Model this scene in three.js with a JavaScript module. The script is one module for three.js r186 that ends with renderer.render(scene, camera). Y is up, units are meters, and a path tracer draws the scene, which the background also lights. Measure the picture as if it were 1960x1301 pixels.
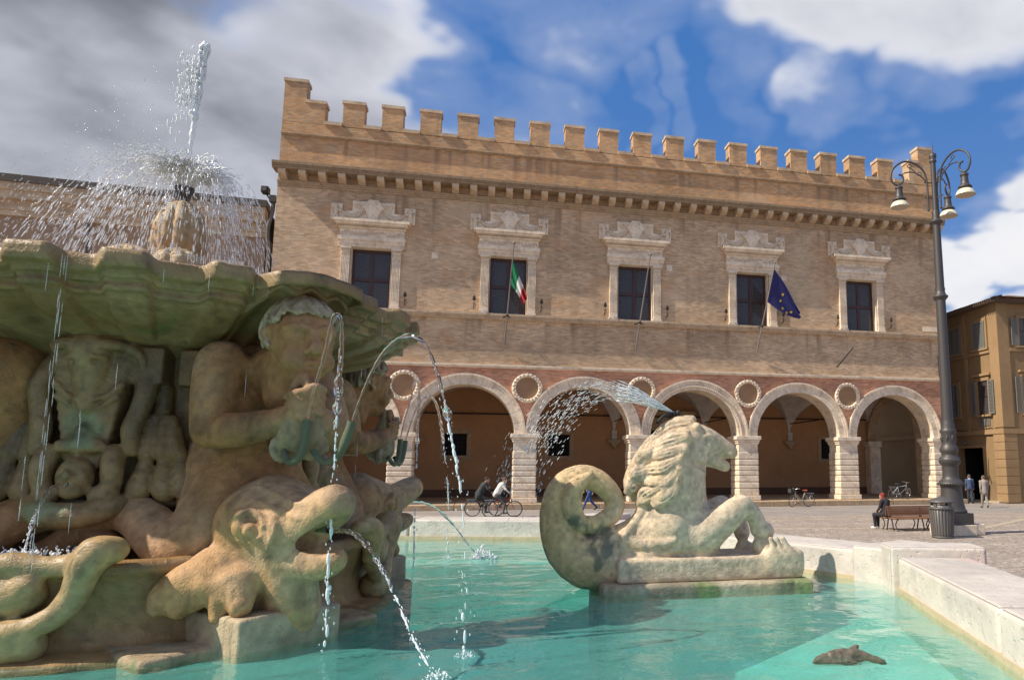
import * as THREE from 'three';
import { mergeGeometries, toCreasedNormals } from 'three/addons/utils/BufferGeometryUtils.js';
import { RoundedBoxGeometry } from 'three/addons/geometries/RoundedBoxGeometry.js';

// ------------------------------------------------------------------ camera, sky, sun, exposure
const W = 1960, H = 1301;
const scene = new THREE.Scene();
const camera = new THREE.PerspectiveCamera(51.456, W / H, 0.1, 3000);
camera.rotation.order = 'YXZ';
camera.position.set(4.292, 2.152, 38.26);
camera.rotation.set(0.13356, -0.22697, 0);
camera.setViewOffset(W, H, -263.62, -62.47, W, H);
camera.updateProjectionMatrix();
scene.add(camera);

const renderer = new THREE.WebGLRenderer({ antialias: true });
renderer.setSize(W, H);
renderer.toneMapping = THREE.LinearToneMapping;
renderer.toneMappingExposure = 1.22;
renderer.shadowMap.enabled = true;

const SUN = new THREE.Vector3(-1, 1.0, 0.155).normalize();
const sun = new THREE.DirectionalLight(new THREE.Color(1.0, 0.92, 0.80), 4.9);
sun.position.copy(SUN).multiplyScalar(80).add(new THREE.Vector3(12, 0, 20));
sun.target.position.set(12, 0, 20);
sun.castShadow = true;
sun.shadow.camera.left = -45; sun.shadow.camera.right = 45; sun.shadow.camera.top = 45; sun.shadow.camera.bottom = -45;
sun.shadow.camera.far = 200; sun.shadow.mapSize.set(4096, 4096);
scene.add(sun, sun.target);

// ------------------------------------------------------------------ noise
function mulberry(a) { return () => { a |= 0; a = a + 0x6D2B79F5 | 0; let t = Math.imul(a ^ a >>> 15, 1 | a); t = t + Math.imul(t ^ t >>> 7, 61 | t) ^ t; return ((t ^ t >>> 14) >>> 0) / 4294967296; }; }
const PERM = new Uint8Array(512), PVAL = new Float32Array(256);
{ const r = mulberry(11); for (let i = 0; i < 256; i++) { PERM[i] = i; PVAL[i] = r() * 2 - 1; } for (let i = 255; i > 0; i--) { const j = Math.floor(r() * (i + 1)); const t = PERM[i]; PERM[i] = PERM[j]; PERM[j] = t; } for (let i = 0; i < 256; i++) PERM[i + 256] = PERM[i]; }
function n3(x, y, z) {
  const X = Math.floor(x), Y = Math.floor(y), Z = Math.floor(z); let u = x - X, v = y - Y, w = z - Z;
  u = u * u * (3 - 2 * u); v = v * v * (3 - 2 * v); w = w * w * (3 - 2 * w);
  const a = X & 255, b = Y & 255, c = Z & 255, a1 = (a + 1) & 255, b1 = (b + 1) & 255, c1 = (c + 1) & 255;
  const p = PERM, q = PVAL, A = p[a] , B = p[a1], AA = p[A + b], AB = p[A + b1], BA = p[B + b], BB = p[B + b1];
  const x00 = q[p[AA + c]] + u * (q[p[BA + c]] - q[p[AA + c]]), x10 = q[p[AB + c]] + u * (q[p[BB + c]] - q[p[AB + c]]);
  const x01 = q[p[AA + c1]] + u * (q[p[BA + c1]] - q[p[AA + c1]]), x11 = q[p[AB + c1]] + u * (q[p[BB + c1]] - q[p[AB + c1]]);
  const y0 = x00 + v * (x10 - x00), y1 = x01 + v * (x11 - x01);
  return y0 + w * (y1 - y0);
}
function fbm(x, y, z, o = 4, g = 0.5) { let s = 0, a = 1, t = 0; for (let i = 0; i < o; i++) { s += a * n3(x, y, z); t += a; a *= g; x = x * 2.03 + 7.1; y = y * 2.03 + 3.7; z = z * 2.03 + 1.3; } return s / t; }
const clamp = (x, a = 0, b = 1) => x < a ? a : x > b ? b : x;
const sstep = (a, b, x) => { const t = clamp((x - a) / (b - a)); return t * t * (3 - 2 * t); };
const lerp = (a, b, t) => a + (b - a) * t;
const mix3 = (a, b, t) => [a[0] + (b[0] - a[0]) * t, a[1] + (b[1] - a[1]) * t, a[2] + (b[2] - a[2]) * t];
const D2R = Math.PI / 180;

// ------------------------------------------------------------------ the sky: blue air with broken cumulus, heavier to the west
{
  const w = 2048, h = 1024, data = new Float32Array(w * h * 4);
  // cloud banks: azimuth and elevation in degrees, half sizes, how much cloud, how thick
  const banks = [
    [-40, 38, 32, 15, 1.0, 0.95], [-22, 25, 22, 12, 1.0, 0.58], [-34, 15, 18, 8, 1.0, 0.05], [-11.5, 29, 9.5, 8.5, 0.95, 0.18], [-70, 30, 30, 20, 0.9, 0.5], [-20, 58, 26, 14, 0.8, 0.5],
    [31, 35, 14, 7, 1.0, 0.30], [42, 31.5, 10, 6.5, 1.0, 0.30], [47, 18.5, 8, 6.5, 0.95, 0.12], [37.6, 14, 4.0, 4.2, 1.0, 0.0], [40, 10, 9, 3.2, 0.85, 0.0], [30, 27.5, 6, 3.5, 0.6, 0],
    [10.5, 29, 2.4, 5.5, 0.50, 0.0], [14.0, 29.3, 2.0, 5.5, 0.50, 0.0], [2, 35, 12, 5.5, 0.50, 0.0], [0, 27, 8, 4.5, 0.46, 0.0], [12, 36.5, 12, 4, 0.48, 0.0], [22, 31, 5, 5, 0.42, 0.0], [62, 26, 14, 9, 0.8, 0.3],
  ];
  for (let j = 0; j < h; j++) for (let i = 0; i < w; i++) {
    const el = ((j + 0.5) / h - 0.5) * Math.PI, th = ((i + 0.5) / w - 0.5) * 2 * Math.PI;
    const y = Math.sin(el), x = Math.cos(el) * Math.cos(th), z = Math.cos(el) * Math.sin(th);
    const k = (j * w + i) * 4; let r, g, b;
    const e = Math.max(0, y);
    const hz = Math.pow(1 - e, 4.0);
    r = lerp(0.040, 0.30, hz); g = lerp(0.145, 0.45, hz); b = lerp(0.41, 0.70, hz);
    if (y > -0.02) {
      const az = Math.atan2(x, -z) / D2R, ed = el / D2R;
      const q = 1 / (e + 0.22), px = x * q * 1.5, pz = z * q * 1.5;
      const wx = fbm(px * 1.3 + 5, pz * 1.3, 3.1, 3) * 0.5, wz = fbm(px * 1.3, pz * 1.3 + 9, 8.1, 3) * 0.5;
      const f1 = fbm(px * 1.9 + wx, pz * 1.9 + wz, 0.5, 6, 0.55);
      const f2 = fbm(px * 0.75 + 20, pz * 0.75 - 4, 2.5, 3);
      let cover = 0, thick = 0; const jz = fbm(px * 3.1 + 2, pz * 3.1, 6, 4) , jx = fbm(px * 3.1, pz * 3.1 + 8, 16, 4);
      for (const B of banks) {
        let da = az - B[0]; if (da > 180) da -= 360; if (da < -180) da += 360;
        const t = Math.hypot((da + jx * 9) / B[2], (ed - B[1] + jz * 6) / B[3]);
        if (t < 1.6) { const gse = 1 - sstep(0.45, 1.35, t); cover = Math.max(cover, B[4] * gse); thick = Math.max(thick, B[5] * gse); }
      }
      const away = sstep(55, 75, Math.abs(az - 6)) ;                       // the rest of the sky: the same broken cloud
      cover = Math.max(cover, away * clamp(0.62 + f2 * 0.7)); thick = Math.max(thick, away * clamp(0.22 + f2 * 0.8));
      const f3 = fbm(px * 7 + wx * 3, pz * 7 + wz * 3, 4.5, 4, 0.55);
      const raw = cover * 1.25 - 0.62 + f1 * 0.62 + f3 * 0.24, dens = sstep(-0.12, 0.50, raw);
      const veil = clamp(cover * 1.3 - 0.30 + f1 * 0.55 + f3 * 0.35) * 0.42;
      const a = clamp(Math.max(dens, veil));
      const body = clamp(thick + f1 * 0.34 + f3 * 0.16 + 0.10 * (a - 0.8));
      const light = lerp(0.74, 0.155, sstep(-0.05, 1.0, body));
      const cr = light * lerp(1, 0.93, body), cg = light, cb = light * lerp(1.03, 1.22, body);
      r = lerp(r, cr, a); g = lerp(g, cg, a); b = lerp(b, cb, a);
    }
    data[k] = r; data[k + 1] = g; data[k + 2] = b; data[k + 3] = 1;
  }
  const tex = new THREE.DataTexture(data, w, h, THREE.RGBAFormat, THREE.FloatType);
  tex.mapping = THREE.EquirectangularReflectionMapping; tex.magFilter = THREE.LinearFilter; tex.minFilter = THREE.LinearFilter; tex.needsUpdate = true;
  scene.background = tex; scene.environment = tex; scene.environmentIntensity = 1.0;
}

// ------------------------------------------------------------------ helpers: names, groups, geometry
const taken = new Map();
function numbered(n) { const c = taken.get(n) ?? 0; taken.set(n, c + 1); return c ? `${n}_${String(c).padStart(3, '0')}` : n; }
function tag(o, label, category, group, kind) { if (label) o.userData.label = label; if (category) o.userData.category = category; if (group) o.userData.group = group; if (kind) o.userData.kind = kind; return o; }
function shadowed(m) { m.castShadow = true; m.receiveShadow = true; return m; }
function thing(name, label, category, [x, y, z] = [0, 0, 0], turn = 0, group) { const o = new THREE.Group(); o.name = numbered(name); o.position.set(x, y, z); o.rotation.y = turn; scene.add(o); return tag(o, label, category, group); }
function part(parent, name, geo, mat, label) { const m = shadowed(new THREE.Mesh(geo, mat)); m.name = name; parent.add(m); if (label) m.userData.label = label; return m; }
function sub(parent, name, at = [0, 0, 0], turn = 0) { const o = new THREE.Group(); o.name = name; o.position.set(...at); o.rotation.y = turn; parent.add(o); return o; }
function single(name, geo, mat, label, category, group) { const m = shadowed(new THREE.Mesh(geo, mat)); m.name = numbered(name); scene.add(m); return tag(m, label, category, group); }
function structure(name, geo, mat) { const m = shadowed(new THREE.Mesh(geo, mat)); m.name = numbered(name); m.userData.kind = 'structure'; scene.add(m); return m; }
function stuff(o, label, category) { o.userData.kind = 'stuff'; return tag(o, label, category); }
function again(proto, [x, y, z], turn, label, group) { const r = proto.clone(); r.name = numbered(proto.name.replace(/_\d{3}$/, '')); r.position.set(x, y, z); r.rotation.y = turn; r.userData = { ...proto.userData, label }; if (group) r.userData.group = group; scene.add(r); return r; }

// box with uv in metres, faces mapped along the world axes
function metreUV(g, s = 1) {
  const p = g.attributes.position, n = g.attributes.normal, uv = new Float32Array(p.count * 2);
  for (let i = 0; i < p.count; i++) {
    const ax = Math.abs(n.getX(i)), ay = Math.abs(n.getY(i)), az = Math.abs(n.getZ(i)); let u, v;
    if (az >= ax && az >= ay) { u = p.getX(i); v = p.getY(i); } else if (ax >= ay) { u = p.getZ(i); v = p.getY(i); } else { u = p.getX(i); v = p.getZ(i); }
    uv[2 * i] = u * s; uv[2 * i + 1] = v * s;
  }
  g.setAttribute('uv', new THREE.BufferAttribute(uv, 2)); return g;
}
function bx(x0, x1, y0, y1, z0, z1) { const g = new THREE.BoxGeometry(x1 - x0, y1 - y0, z1 - z0); g.translate((x0 + x1) / 2, (y0 + y1) / 2, (z0 + z1) / 2); return metreUV(g); }
function rb(x0, x1, y0, y1, z0, z1, r = 0.02, s = 2) { const g = new RoundedBoxGeometry(x1 - x0, y1 - y0, z1 - z0, s, r); g.translate((x0 + x1) / 2, (y0 + y1) / 2, (z0 + z1) / 2); return metreUV(g.index ? g.toNonIndexed() : g); }
function merged(list) { const L = list.map((g) => { const c = g.index ? g.toNonIndexed() : g; for (const k of Object.keys(c.attributes)) if (!['position', 'normal', 'uv'].includes(k)) c.deleteAttribute(k); if (!c.attributes.uv) metreUV(c); return c; }); return mergeGeometries(L, false); }
const V = (x, y, z) => new THREE.Vector3(x, y, z);
function tube(pts, r, seg = 24, rs = 8, closed = false) { const c = new THREE.CatmullRomCurve3(pts.map((p) => p.isVector3 ? p : V(...p)), closed, 'catmullrom', 0.5); return new THREE.TubeGeometry(c, seg, r, rs, closed); }
function rod(a, b, r0, r1 = r0, rs = 8) { const A = V(...a), B = V(...b), d = B.clone().sub(A), g = new THREE.CylinderGeometry(r1, r0, d.length(), rs); g.applyQuaternion(new THREE.Quaternion().setFromUnitVectors(V(0, 1, 0), d.clone().normalize())); const m = A.add(B).multiplyScalar(0.5); g.translate(m.x, m.y, m.z); return g; }
function lathe(pts, seg = 32) { return new THREE.LatheGeometry(pts.map(([r, y]) => new THREE.Vector2(r, y)), seg); }
// a tube whose radius changes along its length
function taperTube(pts, radii, seg = 40, rs = 10) {
  const c = new THREE.CatmullRomCurve3(pts.map((p) => V(...p)), false, 'catmullrom', 0.5), g = new THREE.TubeGeometry(c, seg, 1, rs, false), p = g.attributes.position, N = radii.length - 1;
  for (let i = 0; i <= seg; i++) { const t = i / seg, o = c.getPointAt(t), s = clamp(c.getUtoTmapping(t)) * N, k = Math.min(N - 1, Math.floor(s)), r = lerp(radii[k], radii[k + 1], s - k);
    for (let j = 0; j <= rs; j++) { const a = i * (rs + 1) + j; p.setXYZ(a, o.x + (p.getX(a) - o.x) * r, o.y + (p.getY(a) - o.y) * r, o.z + (p.getZ(a) - o.z) * r); } }
  return g;
}

// ------------------------------------------------------------------ signed-distance modelling: primitives joined by a smooth minimum, meshed with surface nets
class Clay {
  constructor(k = 0.05) { this.L = []; this.k = k; }
  _p(o) { this.L.push(o); return this; }
  // move points along a direction on to the surface made so far, sunk by a share of their radius
  snap(ch, d, sink = 0.3) { const l = Math.hypot(...d), u = d.map((v) => v / l); return ch.map(([x, y, z, r]) => { let t = 0.5; for (let i = 0; i < 60; i++) { const e = this.at(x + u[0] * t, y + u[1] * t, z + u[2] * t); if (e < 0.001) break; t -= Math.max(e * 0.8, 0.001); if (t < -0.4) { t = 0; break; } } t += r * (1 - sink) - r * 0.6; return [x + u[0] * t, y + u[1] * t, z + u[2] * t, r]; }); }
  // round cone chain: [[x,y,z,r],...], rounded off between its points
  chain(c, o = {}) {
    if (c.length > 2 && !o.raw) { const q = [], n = c.length; for (let i = 0; i < n - 1; i++) { const p0 = c[Math.max(0, i - 1)], p1 = c[i], p2 = c[i + 1], p3 = c[Math.min(n - 1, i + 2)]; for (let j = 0; j < 3; j++) { const t = j / 3, t2 = t * t, t3 = t2 * t; q.push([0, 1, 2, 3].map((k) => 0.5 * (2 * p1[k] + (p2[k] - p0[k]) * t + (2 * p0[k] - 5 * p1[k] + 4 * p2[k] - p3[k]) * t2 + (3 * p1[k] - p0[k] - 3 * p2[k] + p3[k]) * t3))); } } q.push(c[n - 1]); c = q; }
 for (let i = 0; i < Math.max(1, c.length - 1); i++) { const a = c[i], b = c[Math.min(i + 1, c.length - 1)]; this._p({ t: 0, a, b, k: o.k ?? this.k, s: o.sub ? 1 : 0, id: o.id ?? 0, c: [(a[0] + b[0]) / 2, (a[1] + b[1]) / 2, (a[2] + b[2]) / 2], R: Math.hypot(a[0] - b[0], a[1] - b[1], a[2] - b[2]) / 2 + Math.max(a[3], b[3]) }); } return this; }
  ball(x, y, z, rx, ry = rx, rz = rx, o = {}) { return this._p({ t: 1, a: [x, y, z], r: [rx, ry, rz], k: o.k ?? this.k, s: o.sub ? 1 : 0, id: o.id ?? 0, c: [x, y, z], R: Math.max(rx, ry, rz) }); }
  box(x0, x1, y0, y1, z0, z1, rd = 0.02, o = {}) { return this._p({ t: 2, a: [(x0 + x1) / 2, (y0 + y1) / 2, (z0 + z1) / 2], r: [(x1 - x0) / 2 - rd, (y1 - y0) / 2 - rd, (z1 - z0) / 2 - rd], rd, yaw: o.yaw ?? 0, k: o.k ?? this.k, s: o.sub ? 1 : 0, id: o.id ?? 0, c: [(x0 + x1) / 2, (y0 + y1) / 2, (z0 + z1) / 2], R: Math.hypot(x1 - x0, y1 - y0, z1 - z0) / 2 }); }
  one(q, x, y, z) {
    if (q.t === 0) { const a = q.a, b = q.b, dx = b[0] - a[0], dy = b[1] - a[1], dz = b[2] - a[2], l = dx * dx + dy * dy + dz * dz; const px = x - a[0], py = y - a[1], pz = z - a[2]; const h = l > 1e-12 ? clamp((px * dx + py * dy + pz * dz) / l) : 0; return Math.hypot(px - dx * h, py - dy * h, pz - dz * h) - (a[3] + (b[3] - a[3]) * h); }
    if (q.t === 1) { const px = x - q.a[0], py = y - q.a[1], pz = z - q.a[2], r = q.r; const k0 = Math.hypot(px / r[0], py / r[1], pz / r[2]), k1 = Math.hypot(px / (r[0] * r[0]), py / (r[1] * r[1]), pz / (r[2] * r[2])); return k1 < 1e-9 ? -Math.min(...r) : k0 * (k0 - 1) / k1; }
    let px = x - q.a[0], pz = z - q.a[2]; const py = y - q.a[1]; if (q.yaw) { const c = Math.cos(q.yaw), s = Math.sin(q.yaw), t = px * c - pz * s; pz = px * s + pz * c; px = t; }
    const ax = Math.abs(px) - q.r[0], ay = Math.abs(py) - q.r[1], az = Math.abs(pz) - q.r[2]; return Math.hypot(Math.max(ax, 0), Math.max(ay, 0), Math.max(az, 0)) + Math.min(Math.max(ax, ay, az), 0) - q.rd;
  }
  at(x, y, z, list = this.L) {
    let d = 1e3;
    for (const q of list) {
      const lb = Math.hypot(x - q.c[0], y - q.c[1], z - q.c[2]) - q.R;
      if (q.s) { if (-lb < d - q.k && lb > q.k) continue; const e = -this.one(q, x, y, z), k = q.k || 1e-6, h = Math.max(k - Math.abs(d - e), 0) / k; d = Math.max(d, e) + h * h * k * 0.25; }
      else { if (lb > d + q.k) continue; const e = this.one(q, x, y, z), k = q.k || 1e-6, h = Math.max(k - Math.abs(d - e), 0) / k; d = Math.min(d, e) - h * h * k * 0.25; }
    }
    return d;
  }
  nearest(x, y, z) { let d = 1e9, id = 0; for (const q of this.L) if (!q.s) { const e = this.one(q, x, y, z); if (e < d) { d = e; id = q.id; } } return id; }
  bounds() { const lo = [1e9, 1e9, 1e9], hi = [-1e9, -1e9, -1e9]; for (const q of this.L) if (!q.s) for (let i = 0; i < 3; i++) { lo[i] = Math.min(lo[i], q.c[i] - q.R); hi[i] = Math.max(hi[i], q.c[i] + q.R); } return [lo, hi]; }
}
// f may be a Clay or a function; relief(x,y,z) adds surface roughness in metres; color(x,y,z,ny,clay) gives a linear colour
function netMesh(clay, h, { relief, color, squash = 1, lo, hi } = {}) {
  const B = clay.bounds(), L = (lo ?? B[0]).map((v) => v - 3 * h), Hh = (hi ?? B[1]).map((v) => v + 3 * h); L[2] *= 1; 
  const nx = Math.ceil((Hh[0] - L[0]) / h) + 1, ny = Math.ceil((Hh[1] - L[1]) / h) + 1, nz = Math.ceil((Hh[2] - L[2]) / h) + 1;
  const F = new Float32Array(nx * ny * nz), S = 6, amp = relief ? 0.03 : 0;
  for (let k0 = 0; k0 < nz; k0 += S) for (let j0 = 0; j0 < ny; j0 += S) for (let i0 = 0; i0 < nx; i0 += S) {
    const ci = i0 + S / 2, cj = j0 + S / 2, ck = k0 + S / 2, dc = clay.at(L[0] + ci * h, L[1] + cj * h, L[2] + ck * h), far = Math.abs(dc) > (S * 0.87 + 2) * h * 1.35 + amp, hd = S * 0.87 * h;
    const bxc = L[0] + ci * h, byc = L[1] + cj * h, bzc = L[2] + ck * h, near = far ? null : clay.L.filter((q) => Math.hypot(bxc - q.c[0], byc - q.c[1], bzc - q.c[2]) - q.R < Math.max(dc, 0) + 2.2 * hd + q.k + 0.01);
    for (let k = k0; k < Math.min(k0 + S, nz); k++) for (let j = j0; j < Math.min(j0 + S, ny); j++) for (let i = i0; i < Math.min(i0 + S, nx); i++) {
      let d = dc; if (!far) { const x = L[0] + i * h, y = L[1] + j * h, z = L[2] + k * h; d = clay.at(x, y, z, near); if (relief && Math.abs(d) < 0.06) d -= relief(x, y, z); }
      F[(k * ny + j) * nx + i] = d;
    }
  }
  const id = new Int32Array(nx * ny * nz).fill(-1), P = [], I = [];
  const o = [0, 1, nx, nx + 1, nx * ny, nx * ny + 1, nx * ny + nx, nx * ny + nx + 1];
  const E = [[0, 1], [2, 3], [4, 5], [6, 7], [0, 2], [1, 3], [4, 6], [5, 7], [0, 4], [1, 5], [2, 6], [3, 7]];
  for (let k = 0; k < nz - 1; k++) for (let j = 0; j < ny - 1; j++) for (let i = 0; i < nx - 1; i++) {
    const b = (k * ny + j) * nx + i; let m = 0; for (let c = 0; c < 8; c++) if (F[b + o[c]] < 0) m |= 1 << c;
    if (m === 0 || m === 255) continue;
    let sx = 0, sy = 0, sz = 0, n = 0;
    for (const [a, c] of E) { const fa = F[b + o[a]], fc = F[b + o[c]]; if ((fa < 0) !== (fc < 0)) { const t = fa / (fa - fc); sx += (a & 1) + ((c & 1) - (a & 1)) * t; sy += (a >> 1 & 1) + ((c >> 1 & 1) - (a >> 1 & 1)) * t; sz += (a >> 2) + ((c >> 2) - (a >> 2)) * t; n++; } }
    id[b] = P.length / 3; P.push(L[0] + (i + sx / n) * h, L[1] + (j + sy / n) * h, L[2] + (k + sz / n) * h);
  }
  const quad = (a, b, c, d, flip) => { if (a < 0 || b < 0 || c < 0 || d < 0) return; if (flip) I.push(a, b, c, a, c, d); else I.push(a, c, b, a, d, c); };
  for (let k = 1; k < nz - 1; k++) for (let j = 1; j < ny - 1; j++) for (let i = 1; i < nx - 1; i++) {
    const b = (k * ny + j) * nx + i, s = F[b] < 0;
    if (s !== F[b + 1] < 0) quad(id[b - nx - nx * ny], id[b - nx * ny], id[b], id[b - nx], s);
    if (s !== F[b + nx] < 0) quad(id[b - 1 - nx * ny], id[b - 1], id[b], id[b - nx * ny], s);
    if (s !== F[b + nx * ny] < 0) quad(id[b - 1 - nx], id[b - nx], id[b], id[b - 1], s);
  }
  const g = new THREE.BufferGeometry(); g.setAttribute('position', new THREE.Float32BufferAttribute(P, 3)); g.setIndex(I); g.computeVertexNormals();
  const N = g.attributes.normal, n = P.length / 3, uv = new Float32Array(n * 2);
  for (let i = 0; i < n; i++) { uv[2 * i] = P[3 * i] * 0.8 + P[3 * i + 2] * 0.75; uv[2 * i + 1] = P[3 * i + 1] + (P[3 * i] - P[3 * i + 2]) * 0.25; }
  g.setAttribute('uv', new THREE.BufferAttribute(uv, 2));
  if (color) { const C = new Float32Array(n * 3); for (let i = 0; i < n; i++) { const c = color(P[3 * i], P[3 * i + 1], P[3 * i + 2], N.getX(i), N.getY(i), N.getZ(i)); C[3 * i] = c[0]; C[3 * i + 1] = c[1]; C[3 * i + 2] = c[2]; } g.setAttribute('color', new THREE.BufferAttribute(C, 3)); }
  return g;
}

// ------------------------------------------------------------------ textures
function tex8(w, h, fn, srgb = true, repeat = true) {
  const d = new Uint8Array(w * h * 4);
  for (let j = 0; j < h; j++) for (let i = 0; i < w; i++) { const c = fn(i / w, j / h, i, j), k = (j * w + i) * 4; if (c.length) { d[k] = clamp(c[0]) * 255; d[k + 1] = clamp(c[1]) * 255; d[k + 2] = clamp(c[2]) * 255; } else d[k] = d[k + 1] = d[k + 2] = clamp(c) * 255; d[k + 3] = 255; }
  const t = new THREE.DataTexture(d, w, h, THREE.RGBAFormat); t.magFilter = THREE.LinearFilter; t.minFilter = THREE.LinearMipmapLinearFilter; t.generateMipmaps = true;
  if (repeat) t.wrapS = t.wrapT = THREE.RepeatWrapping; if (srgb) t.colorSpace = THREE.SRGBColorSpace; t.needsUpdate = true; return t;
}
// tileable noise on a torus of period n
function tn(u, v, n, o = 4, seed = 0) { let s = 0, a = 1, t = 0; for (let i = 0; i < o; i++) { const x = u * n, y = v * n; const X = Math.floor(x), Y = Math.floor(y); let fx = x - X, fy = y - Y; fx = fx * fx * (3 - 2 * fx); fy = fy * fy * (3 - 2 * fy); const q = (A, B) => PVAL[PERM[PERM[((A % n + n) % n) & 255] + ((((B % n) + n) % n) + seed * 17 + i * 31 & 255) & 255]]; const a0 = q(X, Y) + fx * (q(X + 1, Y) - q(X, Y)), a1 = q(X, Y + 1) + fx * (q(X + 1, Y + 1) - q(X, Y + 1)); s += a * (a0 + fy * (a1 - a0)); t += a; a *= 0.55; n *= 2; } return s / t; }
function std(o) { return new THREE.MeshStandardMaterial({ roughness: 0.85, metalness: 0, ...o }); }
function phys(o) { return new THREE.MeshPhysicalMaterial({ roughness: 0.5, metalness: 0, ...o }); }
const lin = (r, g, b) => new THREE.Color().setRGB(r, g, b);
function withRepeat(t, x, y) { const c = t.clone(); c.repeat.set(x, y); c.needsUpdate = true; return c; }
// ------------------------------------------------------------------ shared materials
const FX0 = -7.0, FX1 = 32.4, FY0 = 7.2, FY1 = 23.0;               // what the facade texture covers, in metres
const hash2 = (a, b) => PVAL[PERM[(PERM[a & 255] + b) & 255]];
function brickAt(x, y, bl, bh, pal, mortar, seed) {
  const row = Math.floor(y / bh), off = (row & 1) * 0.5 + hash2(row, seed) * 0.12, bx_ = x / bl + off, col = Math.floor(bx_), fx = bx_ - col, fy = y / bh - row;
  const h1 = hash2(col + seed, row), h2 = hash2(row + 77, col + 13 + seed);
  let c = h1 > 0.55 ? pal[1] : h1 < -0.62 ? pal[2] : pal[0]; const b = 1 + h2 * 0.09; c = [c[0] * b, c[1] * b, c[2] * b];
  const m = Math.max(sstep(0.04, 0.0, fx) + sstep(0.96, 1.0, fx), sstep(0.14, 0.05, fy) + sstep(0.88, 0.97, fy));
  return mix3(c, mortar, clamp(m) * 0.75);
}
const facadeTex = tex8(2048, 1024, (u, v) => {
  const x = lerp(FX0, FX1, u), y = lerp(FY0, FY1, v);
  const warm = sstep(16.9, 17.6, y);
  const wob = fbm(x * 0.7, y * 0.7, 1, 3) * 0.02;
  let c = brickAt(x, y + wob, 0.29, 0.078, [mix3([0.765, 0.65, 0.535], [0.765, 0.595, 0.43], warm), mix3([0.785, 0.65, 0.515], [0.775, 0.58, 0.40], warm), [0.725, 0.60, 0.475]], [0.775, 0.675, 0.56], 3);
  const big = fbm(x * 0.35, y * 0.5, 4, 4), mid = fbm(x * 1.6, y * 2.2, 9, 4);
  let b = 1 + big * 0.13 + mid * 0.10; c = [c[0] * b, c[1] * b, c[2] * b];
  const patch = sstep(0.25, 0.4, fbm(x * 0.5 + 30, y * 0.9, 7, 3)); c = mix3(c, [0.78, 0.58, 0.42], patch * 0.30);         // rebuilt, redder bricks
  const pale = sstep(0.28, 0.5, fbm(x * 0.4 + 8, y * 0.5 + 3, 17, 3)); c = mix3(c, [0.83, 0.74, 0.62], pale * 0.35);
  const runs = sstep(0.05, 0.55, fbm(x * 2.6, y * 0.16 + 3, 21, 4));                                                        // water runs below the ledges
  const under = Math.max(sstep(8.3, 9.9, y) * sstep(10.2, 10.05, y), sstep(14.2, 16.4, y) * sstep(16.75, 16.6, y), sstep(17.9, 19.2, y) * sstep(19.5, 19.4, y) * 0.9, sstep(19.6, 20.4, y) * 0.4);
  c = mix3(c, [0.52, 0.42, 0.33], runs * (0.12 + under * 0.5));
  return [c[0] * 0.993, c[1] * 1.002, c[2] * 0.995];
}, true, false);
const facadeBump = tex8(1024, 1024, (u, v) => { const x = u * 6, y = v * 6, row = Math.floor(y / 0.075), fy = y / 0.075 - row, fx = (x / 0.3 + (row & 1) * 0.5) % 1; const m = Math.max(sstep(0.05, 0, fx) + sstep(0.95, 1, fx), sstep(0.16, 0.04, fy) + sstep(0.86, 0.98, fy)); return 0.6 - clamp(m) * 0.35 + tn(u, v, 24, 5) * 0.3; }, false);
const redTex = tex8(2048, 256, (u, v) => {
  const x = lerp(FX0, FX1, u), y = v * 4.2 + 3.4;
  let c = brickAt(x, y, 0.29, 0.072, [[0.765, 0.555, 0.435], [0.79, 0.585, 0.46], [0.70, 0.485, 0.375]], [0.75, 0.60, 0.49], 9);
  const b = 1 + fbm(x * 0.6, y * 0.9, 2, 4) * 0.22; c = [c[0] * b, c[1] * b, c[2] * b];
  const wash = sstep(0.1, 0.45, fbm(x * 1.1, y * 0.8, 12, 4)); return mix3(c, [0.80, 0.62, 0.50], wash * 0.45);
}, true, false);
const stoneTex = tex8(1024, 1024, (u, v) => { const a = tn(u, v, 4, 6), b = tn(u, v, 16, 5, 3), s = sstep(0.15, 0.5, tn(u, v, 6, 5, 7)), p = sstep(0.45, 0.6, tn(u, v, 48, 2, 5)); let c = [0.80 + a * 0.09 + b * 0.07, 0.755 + a * 0.09 + b * 0.07, 0.69 + a * 0.085 + b * 0.06]; c = mix3(c, [0.62, 0.55, 0.47], s * 0.35); return mix3(c, [0.45, 0.39, 0.33], p * 0.4); });
const stoneBump = tex8(512, 512, (u, v) => 0.5 + tn(u, v, 8, 6, 2) * 0.4 - sstep(0.4, 0.6, tn(u, v, 40, 2, 9)) * 0.3, false);
const plasterTex = tex8(1024, 1024, (u, v) => { const a = tn(u, v, 3, 6), b = tn(u, v, 20, 4, 3); const k = 1 + a * 0.09 + b * 0.04; return [0.70 * k, 0.555 * k, 0.42 * k]; });
const greyMottle = tex8(512, 512, (u, v) => { const k = 0.86 + tn(u, v, 5, 6) * 0.14 + tn(u, v, 40, 3, 4) * 0.06; return [k, k, k]; });
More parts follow.
